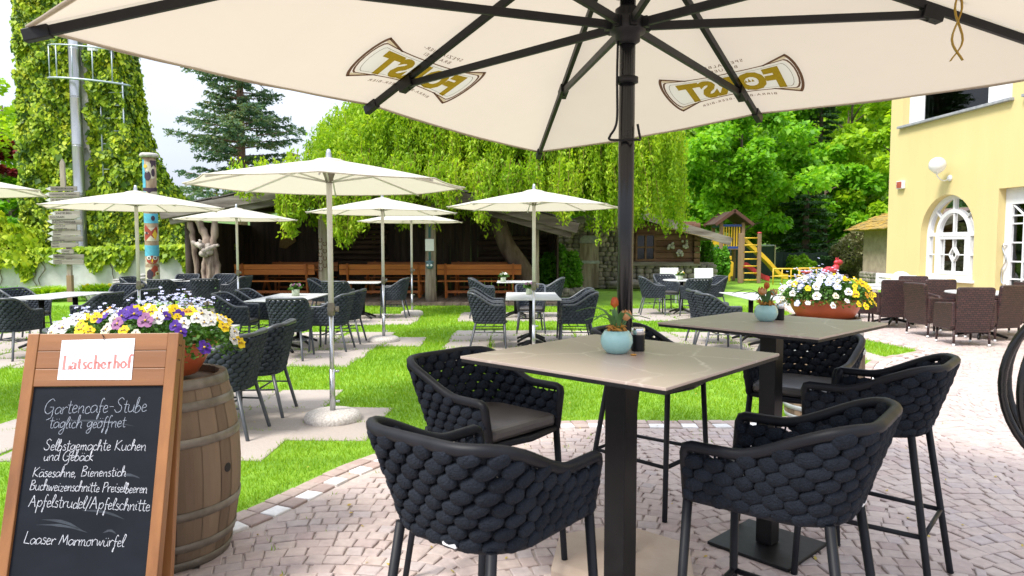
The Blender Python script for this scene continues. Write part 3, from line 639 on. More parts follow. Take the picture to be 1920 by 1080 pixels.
def big_parasol():
    P = Vector((.506, 3.10, 0)); phi = R(7); D = 2.444
    t = thing('large_parasol', 'huge square cream parasol over the high tables, black frame and printed brewery emblems', 'parasol', P)
    u = [Vector((-math.sin(phi), math.cos(phi), 0)), Vector((math.cos(phi), math.sin(phi), 0)), Vector((math.sin(phi), -math.cos(phi), 0)), Vector((-math.cos(phi), -math.sin(phi), 0))]
    zc = [2.2342, 2.3664, 2.5032, 2.3618]; apex = Vector((0,0,3.0048))
    K = [u[i]*D+Vector((0,0,zc[i])) for i in range(4)]; Mid = [(K[i]+K[(i+1) % 4])/2+Vector((0,0,.035)) for i in range(4)]
    def surf(i, x, r, dz=0):        # x: metres along the edge from its middle, r: 0 apex .. 1 edge
        e = K[(i+1) % 4]-Mid[i] if x > 0 else K[i]-Mid[i]
        p = apex+(Mid[i]-apex)*r+e*(abs(x)/e.length)
        return p+Vector((0,0,dz))
    cv = MB()
    for i in range(4):
        L = (K[(i+1) % 4]-Mid[i]).length
        for sgn in (-1, 1):
            n = 10; V = []; F = []
            for a in range(n+1):
                for b_ in range(n+1):
                    r = a/n; x = sgn*L*r*b_/n; g = b_/n; p = surf(i, x if x else sgn*1e-9, r)
                    V.append(p-Vector((0,0,.020*math.sin(math.pi*g)*r+.0035*math.sin(11*x+7*r+i)*r*math.sin(math.pi*g))))
            for a in range(n):
                for b_ in range(n):
                    q = (a*(n+1)+b_, (a+1)*(n+1)+b_, (a+1)*(n+1)+b_+1, a*(n+1)+b_+1); F.append(q if sgn > 0 else q[::-1])
            cv.add(V, F, True); cv.tube([V[n*(n+1)+k] for k in range(n+1)], .007, 5)
    cv.build('canopy', M['bigcanvas'], t)
    for i in range(4):      # stitched hem, doubled cloth
        L = (K[(i+1) % 4]-Mid[i]).length; b = MB()
        for sgn in (-1, 1):
            V = []
            for k in range(11):
                x = sgn*L*k/10*.995
                for r_ in (.990, .999): V.append(surf(i, (x*r_) if x else sgn*1e-9, r_)-Vector((0,0,.020*math.sin(math.pi*k/10)*r_+.006)))
            b.add(V, [(2*k, 2*k+1, 2*k+3, 2*k+2) for k in range(10)], True)
        b.build('hem', M['bigcanvas'], t)
    off = Vector((0,0,-.035)); hub = Vector((0,0,2.4576))
    for i in range(4):
        for tip, tj, wd in ((K[i], .41, .034), (Mid[i], .195, .028)):
            b = MB(); b.beam(apex+off+(tip-apex).normalized()*.06, tip+off, .026, .040); b.beam(tip+off+(apex-tip).normalized()*.09, tip+off-(apex-tip).normalized()*.012, .038, .050); rb = b.build('rib', M['black'], t, bevel=.004)
            j = tip.lerp(apex, tj)+off+Vector((0,0,-.03)); hd = Vector((tip.x, tip.y, 0)).normalized()
            b = MB(); b.beam(hub+hd*.06, j, .022, .036); st_ = b.build('strut', M['black'], t, bevel=.003)
            b = MB(); b.beam(j+(tip-apex).normalized()*.05, j-(tip-apex).normalized()*.05, .05, .055)
            for s_ in (-.02,.02): b.ell(j+hd*s_+Vector((0,0,-.03)), (.008,.008,.005), 8, 5)
            b.build('joint', M['black'], t, bevel=.004)
    b = MB(); b.lathe([(.036,2.3755),(.055,2.3892),(.055,2.4166),(.078,2.4257),(.08,2.485),(.055,2.4986),(.055,2.526),(.036,2.5397)], 24); 
    for k in range(8): a = phi+k*math.pi/4; b.beam((math.cos(a)*.05, math.sin(a)*.05, 2.4576), (math.cos(a)*.10, math.sin(a)*.10, 2.4576), .03, .045)
    b.build('runner', M['black'], t)
    b = MB(); b.lathe([(.036,2.5944),(.075,2.6035),(.085,2.6491),(.085,2.7403),(.05,2.7768),(.036,2.8224)], 24)
    for k in range(8): a = phi+k*math.pi/4; b.beam((math.cos(a)*.05, math.sin(a)*.05, 2.64), (math.cos(a)*.13, math.sin(a)*.13, 2.64), .03, .06)
    b.build('winch_head', M['black'], t)
    b = MB(); b.tube([(0,0,.09),(0,0,2.9774)], .0352, 24); b.build('pole', M['blackgloss'], t)
    b = MB(); b.lathe([(.0345,2.2068),(.049,2.2114),(.049,2.2342),(.0345,2.2387)], 24); b.build('collar', M['black'], t)
    b = MB(); b.tube(crom([(-.045,-.02,2.3846),(-.047,-.02,2.2296),(-.045,-.02,2.0654),(-.055,-.02,2.0107),(-.075,-.02,1.9788),(-.07,-.02,1.9606),(.03,-.06,1.956),(.055,-.03,1.9606),(.052,-.02,1.9925),(.045,-.02,2.029)], 5), .0055, 7); b.build('crank_handle', M['black'], t)
    b = MB(); b.lathe([(0,.100),(.07,.100),(.31,.097),(.345,.088),(.358,.065),(.358,.01),(.355,0)], 6, smooth=False); bo = b.build('base', M['cushion2'], t, bevel=.02); bo.rotation_euler.z = .35
    b = MB(); b.lathe([(.04,.098),(.055,.103),(.055,.17),(.038,.18)], 20); b.build('pole_socket', M['black'], t)
    # gold tie strap hanging under the right hand panel
    b = MB(); q = Vector((1.478, .046, 0))
    for s_ in ((-.02,0),(.02,.012)):
        b.tube(crom([q+Vector((s_[0],s_[1],2.6674)), q+Vector((-s_[0]*.6,s_[1],2.5488)), q+Vector((s_[0]*1.4,s_[1],2.412)), q+Vector((-s_[0]*1.2,s_[1],2.3208))], 5), .009, 5, flat=.25)
    b.build('tie_strap', M['gold'], t)
    # printed emblems: two faces, three in all would show; one per visible panel
    for i in (3, 0):
        o3 = Vector((-Mid[i].x, -Mid[i].y, 0)); v = o3.normalized(); rt_ = Vector((v.y, -v.x, 0)); e = (K[(i+1) % 4]-K[i]); sg = 1 if e.dot(rt_) > 0 else -1
        H = (Mid[i]-apex).length; rc = .765 if i == 3 else .775; x0 = -.03 if i == 3 else .05
        ES = .70
        def place(b, pts, F, dz): b.add([surf(i, sg*(x*ES+x0), rc-y*ES/H, dz-.030) for x, y in pts], F)
        def ring(b, outl, inn, dz): n = len(outl); place(b, list(outl)+list(inn), [(k, (k+1) % n, n+(k+1) % n, n+k) for k in range(n)], dz)
        hw = .56
        def shape(wd, hm, he, bul, n=14):     # banner outline: waisted, with bowed ends
            top = [(-wd+2*wd*k/n, hm+(he-hm)*((-1+2*k/n)**2)) for k in range(n+1)]
            right = [(wd+bul*math.sin(math.pi*k/8), he*math.cos(math.pi*k/8)) for k in range(1, 8)]
            return top+right+[(x, -y) for x, y in reversed(top)]+[(-x, y) for x, y in reversed(right)]
        full = shape(.50,.15,.205,.055); 
        def fan(b, outl, dz): 
            n = len(outl); place(b, [(x, 0) for x, _ in outl]+list(outl), [(k, (k+1) % n, n+(k+1) % n, n+k) for k in range(n)], dz)
        b = MB(); fan(b, shape(.485,.138,.185,.05), 0); b.build('printed_banner', M['print_white'], t)
        b = MB(); ring(b, shape(.505,.157,.210,.056), shape(.493,.145,.197,.054), 0); ring(b, shape(.47,.124,.165,.045), shape(.467,.121,.161,.045), -.001)
        wing = lambda s, f: [(s*(.29*(1-f)+.33*f), .155+.008*f), (s*(.475-.01*f), .275-.03*f)]
        for s in (-1, 1):     # ornament corners behind the banner
            arc = [(s*(.50+.085*math.cos(a)*1.0), .275*math.sin(a)/math.sin(1.25)) for a in np.linspace(-1.25, 1.25, 15)]
            arc2 = [(x-s*.022, y*.94) for x, y in arc]
            n = len(arc); place(b, arc+arc2, [(k, k+1, n+k+1, n+k) for k in range(n-1)], 0)
            for sy in (-1, 1):
                a0 = (s*.30, sy*.165); a1 = (s*(.50+.085*math.cos(1.25)), sy*.275); a2 = (a1[0]-s*.008, a1[1]-sy*.028); a3 = (s*.335, sy*.163)
                place(b, [a0, a1, a2, a3], [(0,1,2,3)], 0)
        for lines in (('SPEZIALBIER-', .262, .050), ('BRAUEREI', .198, .050)):
            V, F = text_poly(lines[0], .005, 1.25); wv = V[:,0].max(); k = .42/ wv if lines[0][0] == 'S' else .29/wv
            place(b, [((x-wv/2)*k, lines[1]+y*lines[2]*1.0+.35*((x-wv/2)*k)**2) for x, y in V], F, 0)
        V, F = text_poly('BIRRA-BI\u00c8RE-BEER-BIER', .005, 1.25); wv = V[:,0].max(); k = .66/wv
        place(b, [((x-wv/2)*k, -.228+y*.046-.30*((x-wv/2)*k)**2) for x, y in V], F, 0); b.build('printed_lettering', M['print_dark'], t)
        b = MB()
        for s in (-1, 1):
            for sy in (-1, 1): place(b, [(s*.36, sy*.178), (s*.515, sy*.25), (s*.525, sy*.215), (s*.50, sy*.212)], [(0,1,2,3)], 0)
        b.build('printed_ornament', M['print_tan'], t)
        b = MB(); V, F = text_poly('FORST', .06, 1.08); x0_, x1_ = V[:,0].min(), V[:,0].max(); y1 = V[:,1].max()
        def fm(x, y): X = ((x-x0_)/(x1_-x0_)*2-1)*.435; return (X, (y/y1-.5)*.232*(1+.75*(X/.435)**2*.35))
        place(b, [fm(x, y) for x, y in V], F, -.002)
        for s in (-1, 1): pass
        b.build('printed_name', M['print_gold'], t)
        b = MB(); cx = fm(x0_+(x1_-x0_)*.305, 0)[0]
        for dx, hh in ((-.028,.040),(0,.055),(.028,.040)): place(b, [(cx+dx-.014,-.018),(cx+dx+.014,-.018),(cx+dx,hh-.018)], [(0,1,2)], -.002)
        b.build('printed_firs', M['print_gold'], t)
    return t
M['cushion2'] = mat('beige_concrete_base', (.40,.31,.24), (.46,.37,.295), 4, .85, bump=.12, bsc=60)
big_parasol()
# black ring ornament at the right edge
def ring_ornament():
    t = thing('ring_sculpture', 'black iron hoops bulging in at the right edge of the photo', 'sculpture', (1.78, 1.98, 0))
    b = MB(); b.lathe([(0,.02),(.22,.02),(.225,.01),(.225,0)], 28); b.tube([(0,0,.02),(0,0,.78)], .018, 12); b.build('stand', M['black'], t)
    for k, (rz, rr) in enumerate(((.0,.31),(.45,.30),(.95,.305),(1.57,.30),(2.15,.305),(2.65,.30))):
        b = MB(); d = Vector((math.cos(rz), math.sin(rz), 0)); b.tube([d*rr*math.cos(a)+Vector((0,0,1.075+rr*math.sin(a))) for a in np.linspace(0, 2*math.pi, 48, endpoint=False)], .0125, 8, closed=True); b.build('hoop', M['blackgloss'], t)
    return t
ring_ornament()
# ================================================================ BLACKBOARD
G = {'a':"10;8,8 5,10 1,7 1,2 4,0 8,4 9,9;9,9 9,2 11,0",'b':"9;1,4 4,18 2,20 1,10 1,0 5,0 8,5 5,9 2,7",'c':"8;7,8 4,10 1,6 2,1 5,0 8,2",'d':"10;8,8 4,10 1,5 3,0 7,2 9,8;9,20 9,2 11,0",
'e':"8;1,5 6,6 6,9 3,10 1,5 3,0 8,2",'f':"7;7,18 5,20 3,14 3,0 2,-9 1,-6 4,2;1,9 7,9",'g':"10;8,8 5,10 1,6 3,1 7,4 9,10;9,10 8,-6 4,-10 2,-6 9,1",'h':"10;1,0 4,18 2,20 1,8 1,0;1,5 5,10 8,8 8,1 10,0",
'i':"5;1,7 2,10 2,2 5,1;3,14 3.5,15",'k':"9;1,0 3,18 2,20 1,10 1,0;7,10 2,5 8,0",'l':"5;1,4 5,17 3,20 1,10 2,1 5,1",'m':"14;1,10 2,0;2,6 5,10 6,6 6,0;6,6 9,10 11,7 11,1 14,0",'n':"10;1,10 2,0;2,6 6,10 8,7 8,1 10,0",
'o':"9;5,10 1,6 2,0 6,0 8,6 5,10 9,9",'p':"10;2,10 1,-10;2,7 6,10 9,6 6,0 2,2",'r':"8;1,10 2,0;2,6 5,10 8,9",'s':"7;6,9 3,10 2,7 6,4 5,0 1,1",'t':"7;3,18 3,3 5,0 7,1;0,12 7,12",'u':"10;1,10 1,3 4,0 8,4 8,10;8,10 8,2 10,0",
'w':"13;1,10 3,0 6,8 8,0 12,10",'z':"9;1,9 7,9 2,0 8,0",'G':"15;12,17 8,20 2,14 1,5 6,0 12,5 12,9;12,9 7,9;12,9 12,-4 6,-8",'S':"12;11,17 7,20 3,16 5,11 9,8 9,2 4,0 0,4",'K':"13;2,20 1,0;11,20 2,9 12,0",
'B':"12;2,20 1,0;1,19 7,20 9,15 2,11 9,9 9,2 1,0",'P':"11;2,20 1,0;1,18 8,20 10,14 2,9",'A':"14;0,0 6,20;6,20 12,0;3,8 11,8",'L':"11;3,20 1,1;1,1 10,0",'M':"17;0,0 4,18;4,18 8,4;8,4 13,18;13,18 15,0",
'-':"9;1,8 7,8",',':"5;2,1 1,-4",'/':"8;1,-4 7,20",' ':"7;"}
G['\u00e4'] = G['a']+";3,14 3.5,15;7,14 7.5,15"; G['\u00f6'] = G['o']+";3,14 3.5,15;7,14 7.5,15"; G['\u00fc'] = G['u']+";3,14 3.5,15;7,14 7.5,15"
SER = {'L':"14;4,20 4,0;1,20 8,20;1,0 13,0;13,0 13,6",'a':"11;2,8 4,10;4,10 8,9;8,9 8,0;8,5 3,5;3,5 1,2;1,2 3,0;3,0 8,2;8,0 11,0",'t':"8;3,15 3,1;3,1 7,0;0,10 7,10",'s':"8;7,9 4,10;4,10 1,8;1,8 6,3;6,3 5,0;5,0 1,1",'c':"9;8,8 5,10;5,10 1,7;1,7 1,3;1,3 5,0;5,0 8,2",
'h':"12;3,20 3,0;0,20 3,20;0,0 6,0;3,8 6,10;6,10 9,8;9,8 9,0;7,0 12,0",'e':"10;1,5 8,5;8,5 5,10;5,10 1,7;1,7 1,3;1,3 5,0;5,0 9,2",'r':"9;3,10 3,0;0,10 3,10;0,0 6,0;3,7 5,10;5,10 8,9",'o':"11;5,10 1,7;1,7 1,3;1,3 5,0;5,0 9,3;9,3 9,7;9,7 5,10",'f':"8;8,18 6,20;6,20 3,17;3,17 3,0;0,10 6,10;0,0 6,0"}
def strokes(txt, font=G, smooth=True):
    x = 0; o = []; r = random.Random(len(txt)*13+ord(txt[0]))
    for ch in txt:
        d = font[ch].split(';'); jy = r.uniform(-.7,.7); k = r.uniform(.93,1.07)
        for s in d[1:]:
            if not s: continue
            P = [tuple(map(float, q.split(','))) for q in s.split()]
            P = [(x+a*k+.12*b_, b_*k+jy) for a, b_ in P] if smooth else [(x+a, b_) for a, b_ in P]
            if smooth and len(P) > 2: P = [(v.x, v.y) for v in crom([(a, b_, 0) for a, b_ in P], 4)]
            o.append(P)
        x += float(d[0])*(k if smooth else 1)
    return o, x
def blackboard():
    yaw = R(3); ex = Vector((math.cos(yaw), math.sin(yaw), 0)); B0 = Vector((-1.652, 2.49, 0)); T0 = Vector((-1.672, 2.82, 1.14))
    es = (T0-B0); L = es.length; es.normalize(); es = (es-ex*es.dot(ex)).normalized(); n = ex.cross(es).normalized()
    t = thing('blackboard', 'wooden A-frame blackboard with chalk menu and a white paper at the top', 'blackboard', B0)
    P = lambda a, b, c=0: ex*a+es*b+n*c
    def onplane(px, py):
        d = ray(px, py); o = Vector((0,0,CAMH)); k = (B0-o).dot(n)/d.dot(n); q = o+d*k-B0; return q.dot(ex), q.dot(es)
    rot = Matrix((ex, es, n)).transposed(); W = .60
    def bx(a0, a1, b0, b1, c0, c1): return MB().box(P((a0+a1)/2, (b0+b1)/2, (c0+c1)/2), (a1-a0, b1-b0, c1-c0), rot)
    for s in (-1, 1): 
        x = s*(W/2-.022); bb = bx(x-.022, x+.022, 0, L, -.045, 0).build('stile', M['signwood'], t, bevel=.003)
    px = onplane(180, 724)[1]
    for k in range(3): 
        h = (L-px)/3; bx(-W/2+.0445, W/2-.0445, px+k*h+.0008, px+(k+1)*h-.0008, -.040, -.003).build('top_board', M['signwoodh'], t, bevel=.0025)
    bx(-W/2+.0445, W/2-.0445, .10, .155, -.04, -.003).build('bottom_rail', M['signwoodh'], t, bevel=.003)
    bx(-W/2+.0445, W/2-.0445, .156, px-.001, -.03, -.012).build('chalk_panel', M['slate'], t)
    # rear prop frame, hinged at the top
    hb = Vector((0,-.19,-1)).normalized(); hb = (hb-ex*hb.dot(ex)).normalized()
    top = P(0, L-.02, -.055); lb = abs(top.z/hb.z)
    for s in (-1, 1): b = MB(); b.beam(top+ex*s*(W/2-.022), top+ex*s*(W/2-.022)+hb*lb, .044, .03, up=n); b.build('rear_stile', M['signwood'], t, bevel=.003)
    b = MB(); b.beam(top+hb*(lb-.15)-ex*(W/2-.045), top+hb*(lb-.15)+ex*(W/2-.045), .05, .025, up=n); b.build('rear_rail', M['signwoodh'], t)
    b = MB()
    for q in (.05, .11): 
        for c in (-.014, -.03): b.ell(P(W/2, L-q, c), (.002,.004,.004), 8, 5)
    b.tube([P(0, L-.012, -.001), P(-.004, L-.006, .006), P(.004, L-.018, .006), P(.003, L-.028, 0)], .0016, 5); b.build('screw', M['black'], t)
    # paper
    c = [onplane(*q) for q in ((116,638),(253,634),(246,712),(107,712))]
    b = MB(); b.add([P(a, bb, -.001) for a, bb in c], [(3,2,1,0)]); pp = b.build('paper_sheet', M['paper'], t)
    def write(lines, font, smooth, wd, m, nm, par, cz, mod=False):
        b = MB()
        for txt, p0, p1, xh in lines:
            st_, W_ = strokes(txt, font, smooth); a0, b0 = onplane(*p0); a1, b1 = onplane(*p1); k = (a1-a0)/W_; hk = abs(onplane(p0[0], p0[1]-xh)[1]-b0)/10*(.80 if smooth else 1)
            for s in st_:
                Q = [(a0+x*k, b0+(b1-b0)*x/W_+y*hk) for x, y in s]
                V = []; F = []
                for i in range(len(Q)):
                    p, q = Q[max(0,i-1)], Q[min(len(Q)-1,i+1)]; dx, dy = q[0]-p[0], q[1]-p[1]; l = math.hypot(dx, dy) or 1
                    w_ = wd*(.35+1.5*abs(dy)/l) if mod else wd*(1+.25*math.sin(i*1.7+len(txt)))
                    V += [P(Q[i][0]-dy/l*w_/2, Q[i][1]+dx/l*w_/2, cz), P(Q[i][0]+dy/l*w_/2, Q[i][1]-dx/l*w_/2, cz)]
                F = [(2*i, 2*i+1, 2*i+3, 2*i+2) for i in range(len(Q)-1)]; b.add(V, F)
            b.build(nm, m, par); b = MB()
    write([('Latscherhof', (114,693), (247,690), 13)], SER, False, .0056, M['pinkink'], 'printed_name', pp, -.0002, True)
    V, F = text_poly('LANDHOTEL', 0, 1.9); wv = V[:,0].max(); a0, b0 = onplane(143, 667); a1, b1 = onplane(222, 665); k = (a1-a0)/wv
    b = MB(); b.add([P(a0+x*k, b0+(b1-b0)*x/wv+y*k*1.0, -.0002) for x, y in V], F); b.build('printed_word', M['greyink'], pp)
    write([('Gartencafe-Stube', (78,776), (272,772), 17), ('t\u00e4glich ge\u00f6ffnet', (88,803), (232,801), 14)], G, True, .0019, M['chalkdim'], 'chalk_heading', t, -.0105)
    write([('Selbstgemachte Kuchen', (78,844), (271,845), 13), ('und Geb\u00e4ck', (78,864), (172,864), 12), ('K\u00e4sesahne, Bienenstich', (57,895), (233,893), 12),
           ('Buchweizenschnitte Preiselbeeren', (52,919), (273,925), 12), ('Apfelstrudel/Apfelschnitte', (50,950), (278,959), 14), ('Laaser Marmorw\u00fcrfel', (40,1020), (230,1026), 14)], G, True, .0021, M['chalk'], 'chalk_writing', t, -.0105)
    b = MB(); r = random.Random(5)
    for p0, p1 in (((75,975),(150,995)),((190,1000),(215,1003)),((215,895),(260,898)),((65,985),(160,1000)),((150,958),(230,975)),((110,790),(250,800))):
        a, q = onplane(*p0), onplane(*p1); dv = Vector((q[0]-a[0], q[1]-a[1])); nn = Vector((-dv.y, dv.x)).normalized()*.006
        pts = [(a[0]+dv.x*f+nn.x*math.sin(f*3)*2, a[1]+dv.y*f+nn.y*math.sin(f*3)*2) for f in np.linspace(0,1,8)]; V = []
        for i, (x, y) in enumerate(pts): w_ = math.sin(math.pi*(i+.2)/7.4)*r.uniform(.6,1); V += [P(x+nn.x*w_, y+nn.y*w_, -.0112), P(x-nn.x*w_, y-nn.y*w_, -.0112)]
        b.add(V, [(2*i+1, 2*i, 2*i+2, 2*i+3)[::-1] for i in range(7)]); b.build('chalk_smear', M['smear'], t); b = MB()
blackboard()
# ================================================================ BARRELS AND FLOWER BOWLS
def barrel(name_label, loc, rz, hoopm, H=.88, rb=.35, rt=.288):
    t = thing('wine_barrel', name_label, 'barrel', loc, rz, 'oak barrels serving as flower stands')
    prof = lambda z: rt+(rb-rt)*(1-((z/H)*2-1)**2)
    ns = 22; b = MB(); rs = random.Random(int(loc[0]*10))
    ang = [2*math.pi*(k+rs.uniform(-.15,.15))/ns for k in range(ns)]
    for k in range(ns):
        a0, a1 = ang[k]+.006, (ang[(k+1) % ns]+(2*math.pi if k == ns-1 else 0))-.006; V = []; F = []; nz_ = 9; na = 4
        for i in range(nz_):
            z = H*i/(nz_-1); r = prof(z)
            for j in range(na): a = a0+(a1-a0)*j/(na-1); rr = r-(.003 if j in (0, na-1) else 0); V.append((rr*math.cos(a), rr*math.sin(a), z))
        o = len(V)
        for i in range(nz_-1):
            for j in range(na-1): F.append((i*na+j, i*na+j+1, (i+1)*na+j+1, (i+1)*na+j))
        V += [((prof(H)-.028)*math.cos(a), (prof(H)-.028)*math.sin(a), H) for a in (a0, a1)]+[((prof(H)-.028)*math.cos(a), (prof(H)-.028)*math.sin(a), H-.05) for a in (a0, a1)]
        F += [((nz_-1)*na, (nz_-1)*na+1, (nz_-1)*na+2, (nz_-1)*na+3, o+1, o), (o, o+1, o+3, o+2)]
        b.add(V, F, False)
    b.lathe([(prof(z)-.006, z) for z in np.linspace(.01, H-.01, 7)], 30); b.build('staves', M['barrel'], t)
    b = MB(); b.lathe([(0,H-.035),(rt-.012,H-.035)], 28, smooth=False); b.build('barrel_head', M['barrel'], t)
    for f0, f1 in ((.0,.05),(.105,.15),(.28,.325),(.66,.705),(.845,.89),(.95,1.0)):
        b = MB(); z0, z1 = f0*H, f1*H; b.lathe([(prof(z0)+.001,z0),(prof(z0)+.004,z0),(prof((z0+z1)/2)+.005,(z0+z1)/2),(prof(z1)+.004,z1),(prof(z1)+.001,z1)], 44)
        for k in (0,1): a = .35+k*.09+f0*2; b.ell(((prof(z0)+.005)*math.cos(a), (prof(z0)+.005)*math.sin(a), (z0+z1)/2), (.006,.006,.006), 8, 5)
        a = .28+f0*2; b.box(((prof(z0)+.005)*math.cos(a), (prof(z0)+.005)*math.sin(a), (z0+z1)/2), (.004,.004,z1-z0), Matrix.Rotation(a,3,'Z'))
        b.build('hoop', hoopm, t)
    b = MB(); z = H*.5; b.tube([((prof(z)-.01)*math.cos(-.42), (prof(z)-.01)*math.sin(-.42), z), ((prof(z)+.002)*math.cos(-.42), (prof(z)+.002)*math.sin(-.42), z)], .022, 14); b.build('bung_hole', M['black'], t)
    return t
barrel('old oak barrel with rusty hoops standing behind the blackboard', (-1.70, 3.33, 0), .2, M['hoop'])
barrel('old oak barrel with grey painted hoops behind the rear high table', (2.70, 5.98, 0), 1.2, M['hoopgrey'], .88, .335, .29)
def petal_flower(b, c, nrm, r, mis, rnd, pansy=True):
    c = Vector(c); nrm = Vector(nrm).normalized(); ux = nrm.cross(Vector((0,0,1))); ux = ux.normalized() if ux.length > .01 else Vector((1,0,0)); uy = ux.cross(nrm); uy = -uy if uy.z < 0 else uy
    for k, (a, l) in enumerate(((90+38,1),(90-38,1),(180+8,.92),(-8,.92),(270,1.05))):
        a = R(a+rnd.uniform(-8,8)); d = ux*math.cos(a)+uy*math.sin(a); s = nrm.cross(d); L = r*l; wdt = r*.62
        lift = nrm*(.0015*k)+nrm*rnd.uniform(0,.12)*r
        V = [c+lift, c+d*L*.45+s*wdt*.8+lift, c+d*L*.85+s*wdt*.62+lift*1.6, c+d*L*1.02+lift*.6, c+d*L*.85-s*wdt*.62+lift*1.6, c+d*L*.45-s*wdt*.8+lift]
        b.add(V, [(0,1,2,3),(0,3,4,5)], True, 0)
    b.ell(c+nrm*.006, (r*.16,)*3, 6, 4, None, 1, 2)
    if pansy:
        for a in (150, 30, 270):
            a = R(a); d = ux*math.cos(a)+uy*math.sin(a); s = nrm.cross(d); b.add([c+nrm*.0075, c+d*r*.5+s*r*.14+nrm*.0085, c+d*r*.5-s*r*.14+nrm*.0085], [(0,1,2)], False, 1)
def pm(n, c, c2): return mat(n, c, c2, 60, .65, trans=.3)
FL = {'yellow': pm('yellow_petal', (.90,.69,.010), (.86,.60,.006)), 'white': pm('white_petal', (.80,.80,.78), (.74,.74,.70)), 'violet': pm('violet_petal', (.11,.03,.40), (.07,.015,.28)),
      'cream': pm('cream_petal', (.78,.74,.52), (.74,.70,.56)), 'mauve': pm('mauve_petal', (.42,.18,.38), (.32,.12,.28)), 'blue': pm('pale_blue_petal', (.54,.57,.82), (.62,.65,.86)), 'orange': pm('orange_petal', (.72,.26,.01), (.68,.34,.01))}
DARKC = mat('dark_flower_heart', (.05,.01,.06), (.03,.01,.04), 20, .7); YC = mat('yellow_flower_heart', (.7,.45,.02), None, 20, .7)
def pansy_mesh(col, seed, r=.03):
    b = MB(); rnd = random.Random(seed); petal_flower(b, (0,0,0), (0,0,1), r, 0, rnd, col not in ('blue',)); return b.mesh('pansy', [FL[col], DARKC, YC])
PM = {c: [pansy_mesh(c, i) for i in range(2)] for c in FL}
def bowl(label, loc, rz, sx, sy, cfun, n, dome, seed, fr=.030, blue_at=None):
    t = thing('flower_bowl', label, 'flower bowl', loc, rz, 'terracotta flower bowls on barrels'); rs = random.Random(seed); g = np.random.default_rng(seed)
    b = MB(); b.lathe([(0,0),(.70,0),(.72,.004),(.83,.06),(.93,.125),(.95,.133),(1.0,.138),(1.0,.158),(.96,.160),(.94,.15),(.90,.135)], 48, sx=sx, sy=sy)
    b.build('pot', M['terra'], t); b = MB(); b.lathe([(0,.145),(.92,.142)], 32, sx=sx, sy=sy); b.build('soil', M['soil'], t)
    # foliage: small leaves through a low dome
    N = 5200; u = g.random(N)**.5; a = g.random(N)*6.283; hx, hy, hz = dome
    f = g.random(N)**.45; zz = .13+hz*np.sqrt(np.clip(1-u**2.2,0,1))*f
    C = np.c_[u*np.cos(a)*hx, u*np.sin(a)*hy, zz-.02*(u > .9)*g.random(N)*2]; leaf_np('foliage', C, .019, M['green'], t, g, up=.5, asp=.5)
    # stems
    cnt = 0; pos = []
    tries = 0
    while cnt < n and tries < 9000:
        tries += 1
        uu = math.sqrt(rs.random()); aa = rs.random()*6.283; z = .135+hz*math.sqrt(max(0, 1-uu**2.2))*1.03+.012
        if uu > .88: z -= rs.random()*.06
        p = Vector((uu*math.cos(aa)*hx*1.03, uu*math.sin(aa)*hy*1.03, z))
        if any((p-q).length < fr*1.35 for q in pos): continue
        col = cfun(p.x/hx, p.y/hy, rs)
        if col is None: continue
        pos.append(p); o = bpy.data.objects.new('pansy', rs.choice(PM[col])); COL.objects.link(o); o.parent = t; o.location = p
        nv = Vector((p.x/hx*.7+rs.uniform(-.55,.55), p.y/hy*.7-.45+rs.uniform(-.55,.45), .8)).normalized()
        wq = Matrix.Rotation(-rz, 3, 'Z') @ nv if False else nv
        o.rotation_mode = 'QUATERNION'; o.rotation_quaternion = wq.to_track_quat('Z', 'Y'); k = fr/.03*rs.uniform(.68,1.2); o.scale = (k,k,k); cnt += 1
    if blue_at:
        b = MB()
        for (bx_, by_, bz_, sp, m_) in blue_at:
            for _ in range(m_):
                c = Vector((rs.gauss(bx_, sp), rs.gauss(by_, sp), bz_+rs.gauss(0, sp*.55))); petal_flower(b, c, (rs.uniform(-.4,.4), -.5+rs.uniform(-.4,.4), .8), .0095, 0, rs, False)
        o = b.build('forget_me_nots', [FL['blue'], DARKC, YC], t); o['kind'] = 'stuff'
        N = 900; q = np.array([blue_at[i] for i in rng.integers(0, len(blue_at), N)])[:, :3]; leaf_np('sprig', np.c_[q[:,0]+rng.normal(0,.06,N), q[:,1]+rng.normal(0,.06,N), q[:,2]-.05+rng.normal(0,.035,N)], .014, M['green'], t, g, up=.8, asp=.35)
    return t
def leaf_np(name, C, size, m, parent, g, up=.3, asp=.5, dirs=None, sv=.35, nrm=None):
    """diamond leaves: C centres; dirs = direction of the tip; nrm = facing"""
    n = len(C); 
    if dirs is None: dirs = g.normal(0,1,(n,3)); dirs[:,2] = dirs[:,2]*.5+up-.3
    dirs = dirs/np.linalg.norm(dirs, axis=1)[:,None]
    if nrm is None: nrm = g.normal(0,1,(n,3)); nrm[:,2] += up*2
    side = np.cross(dirs, nrm); side /= (np.linalg.norm(side, axis=1)[:,None]+1e-9)
    s = size*(1+sv*g.uniform(-1,1,n))[:,None]; base = C-dirs*s*.5; tip = C+dirs*s*.6; fold = np.cross(side, dirs)*s*.12
    V = np.stack([base, C-dirs*s*.05+side*s*asp+fold, tip, C-dirs*s*.05-side*s*asp+fold], 1).reshape(-1,3)
    return np_mesh(name, V, 4, m, parent)
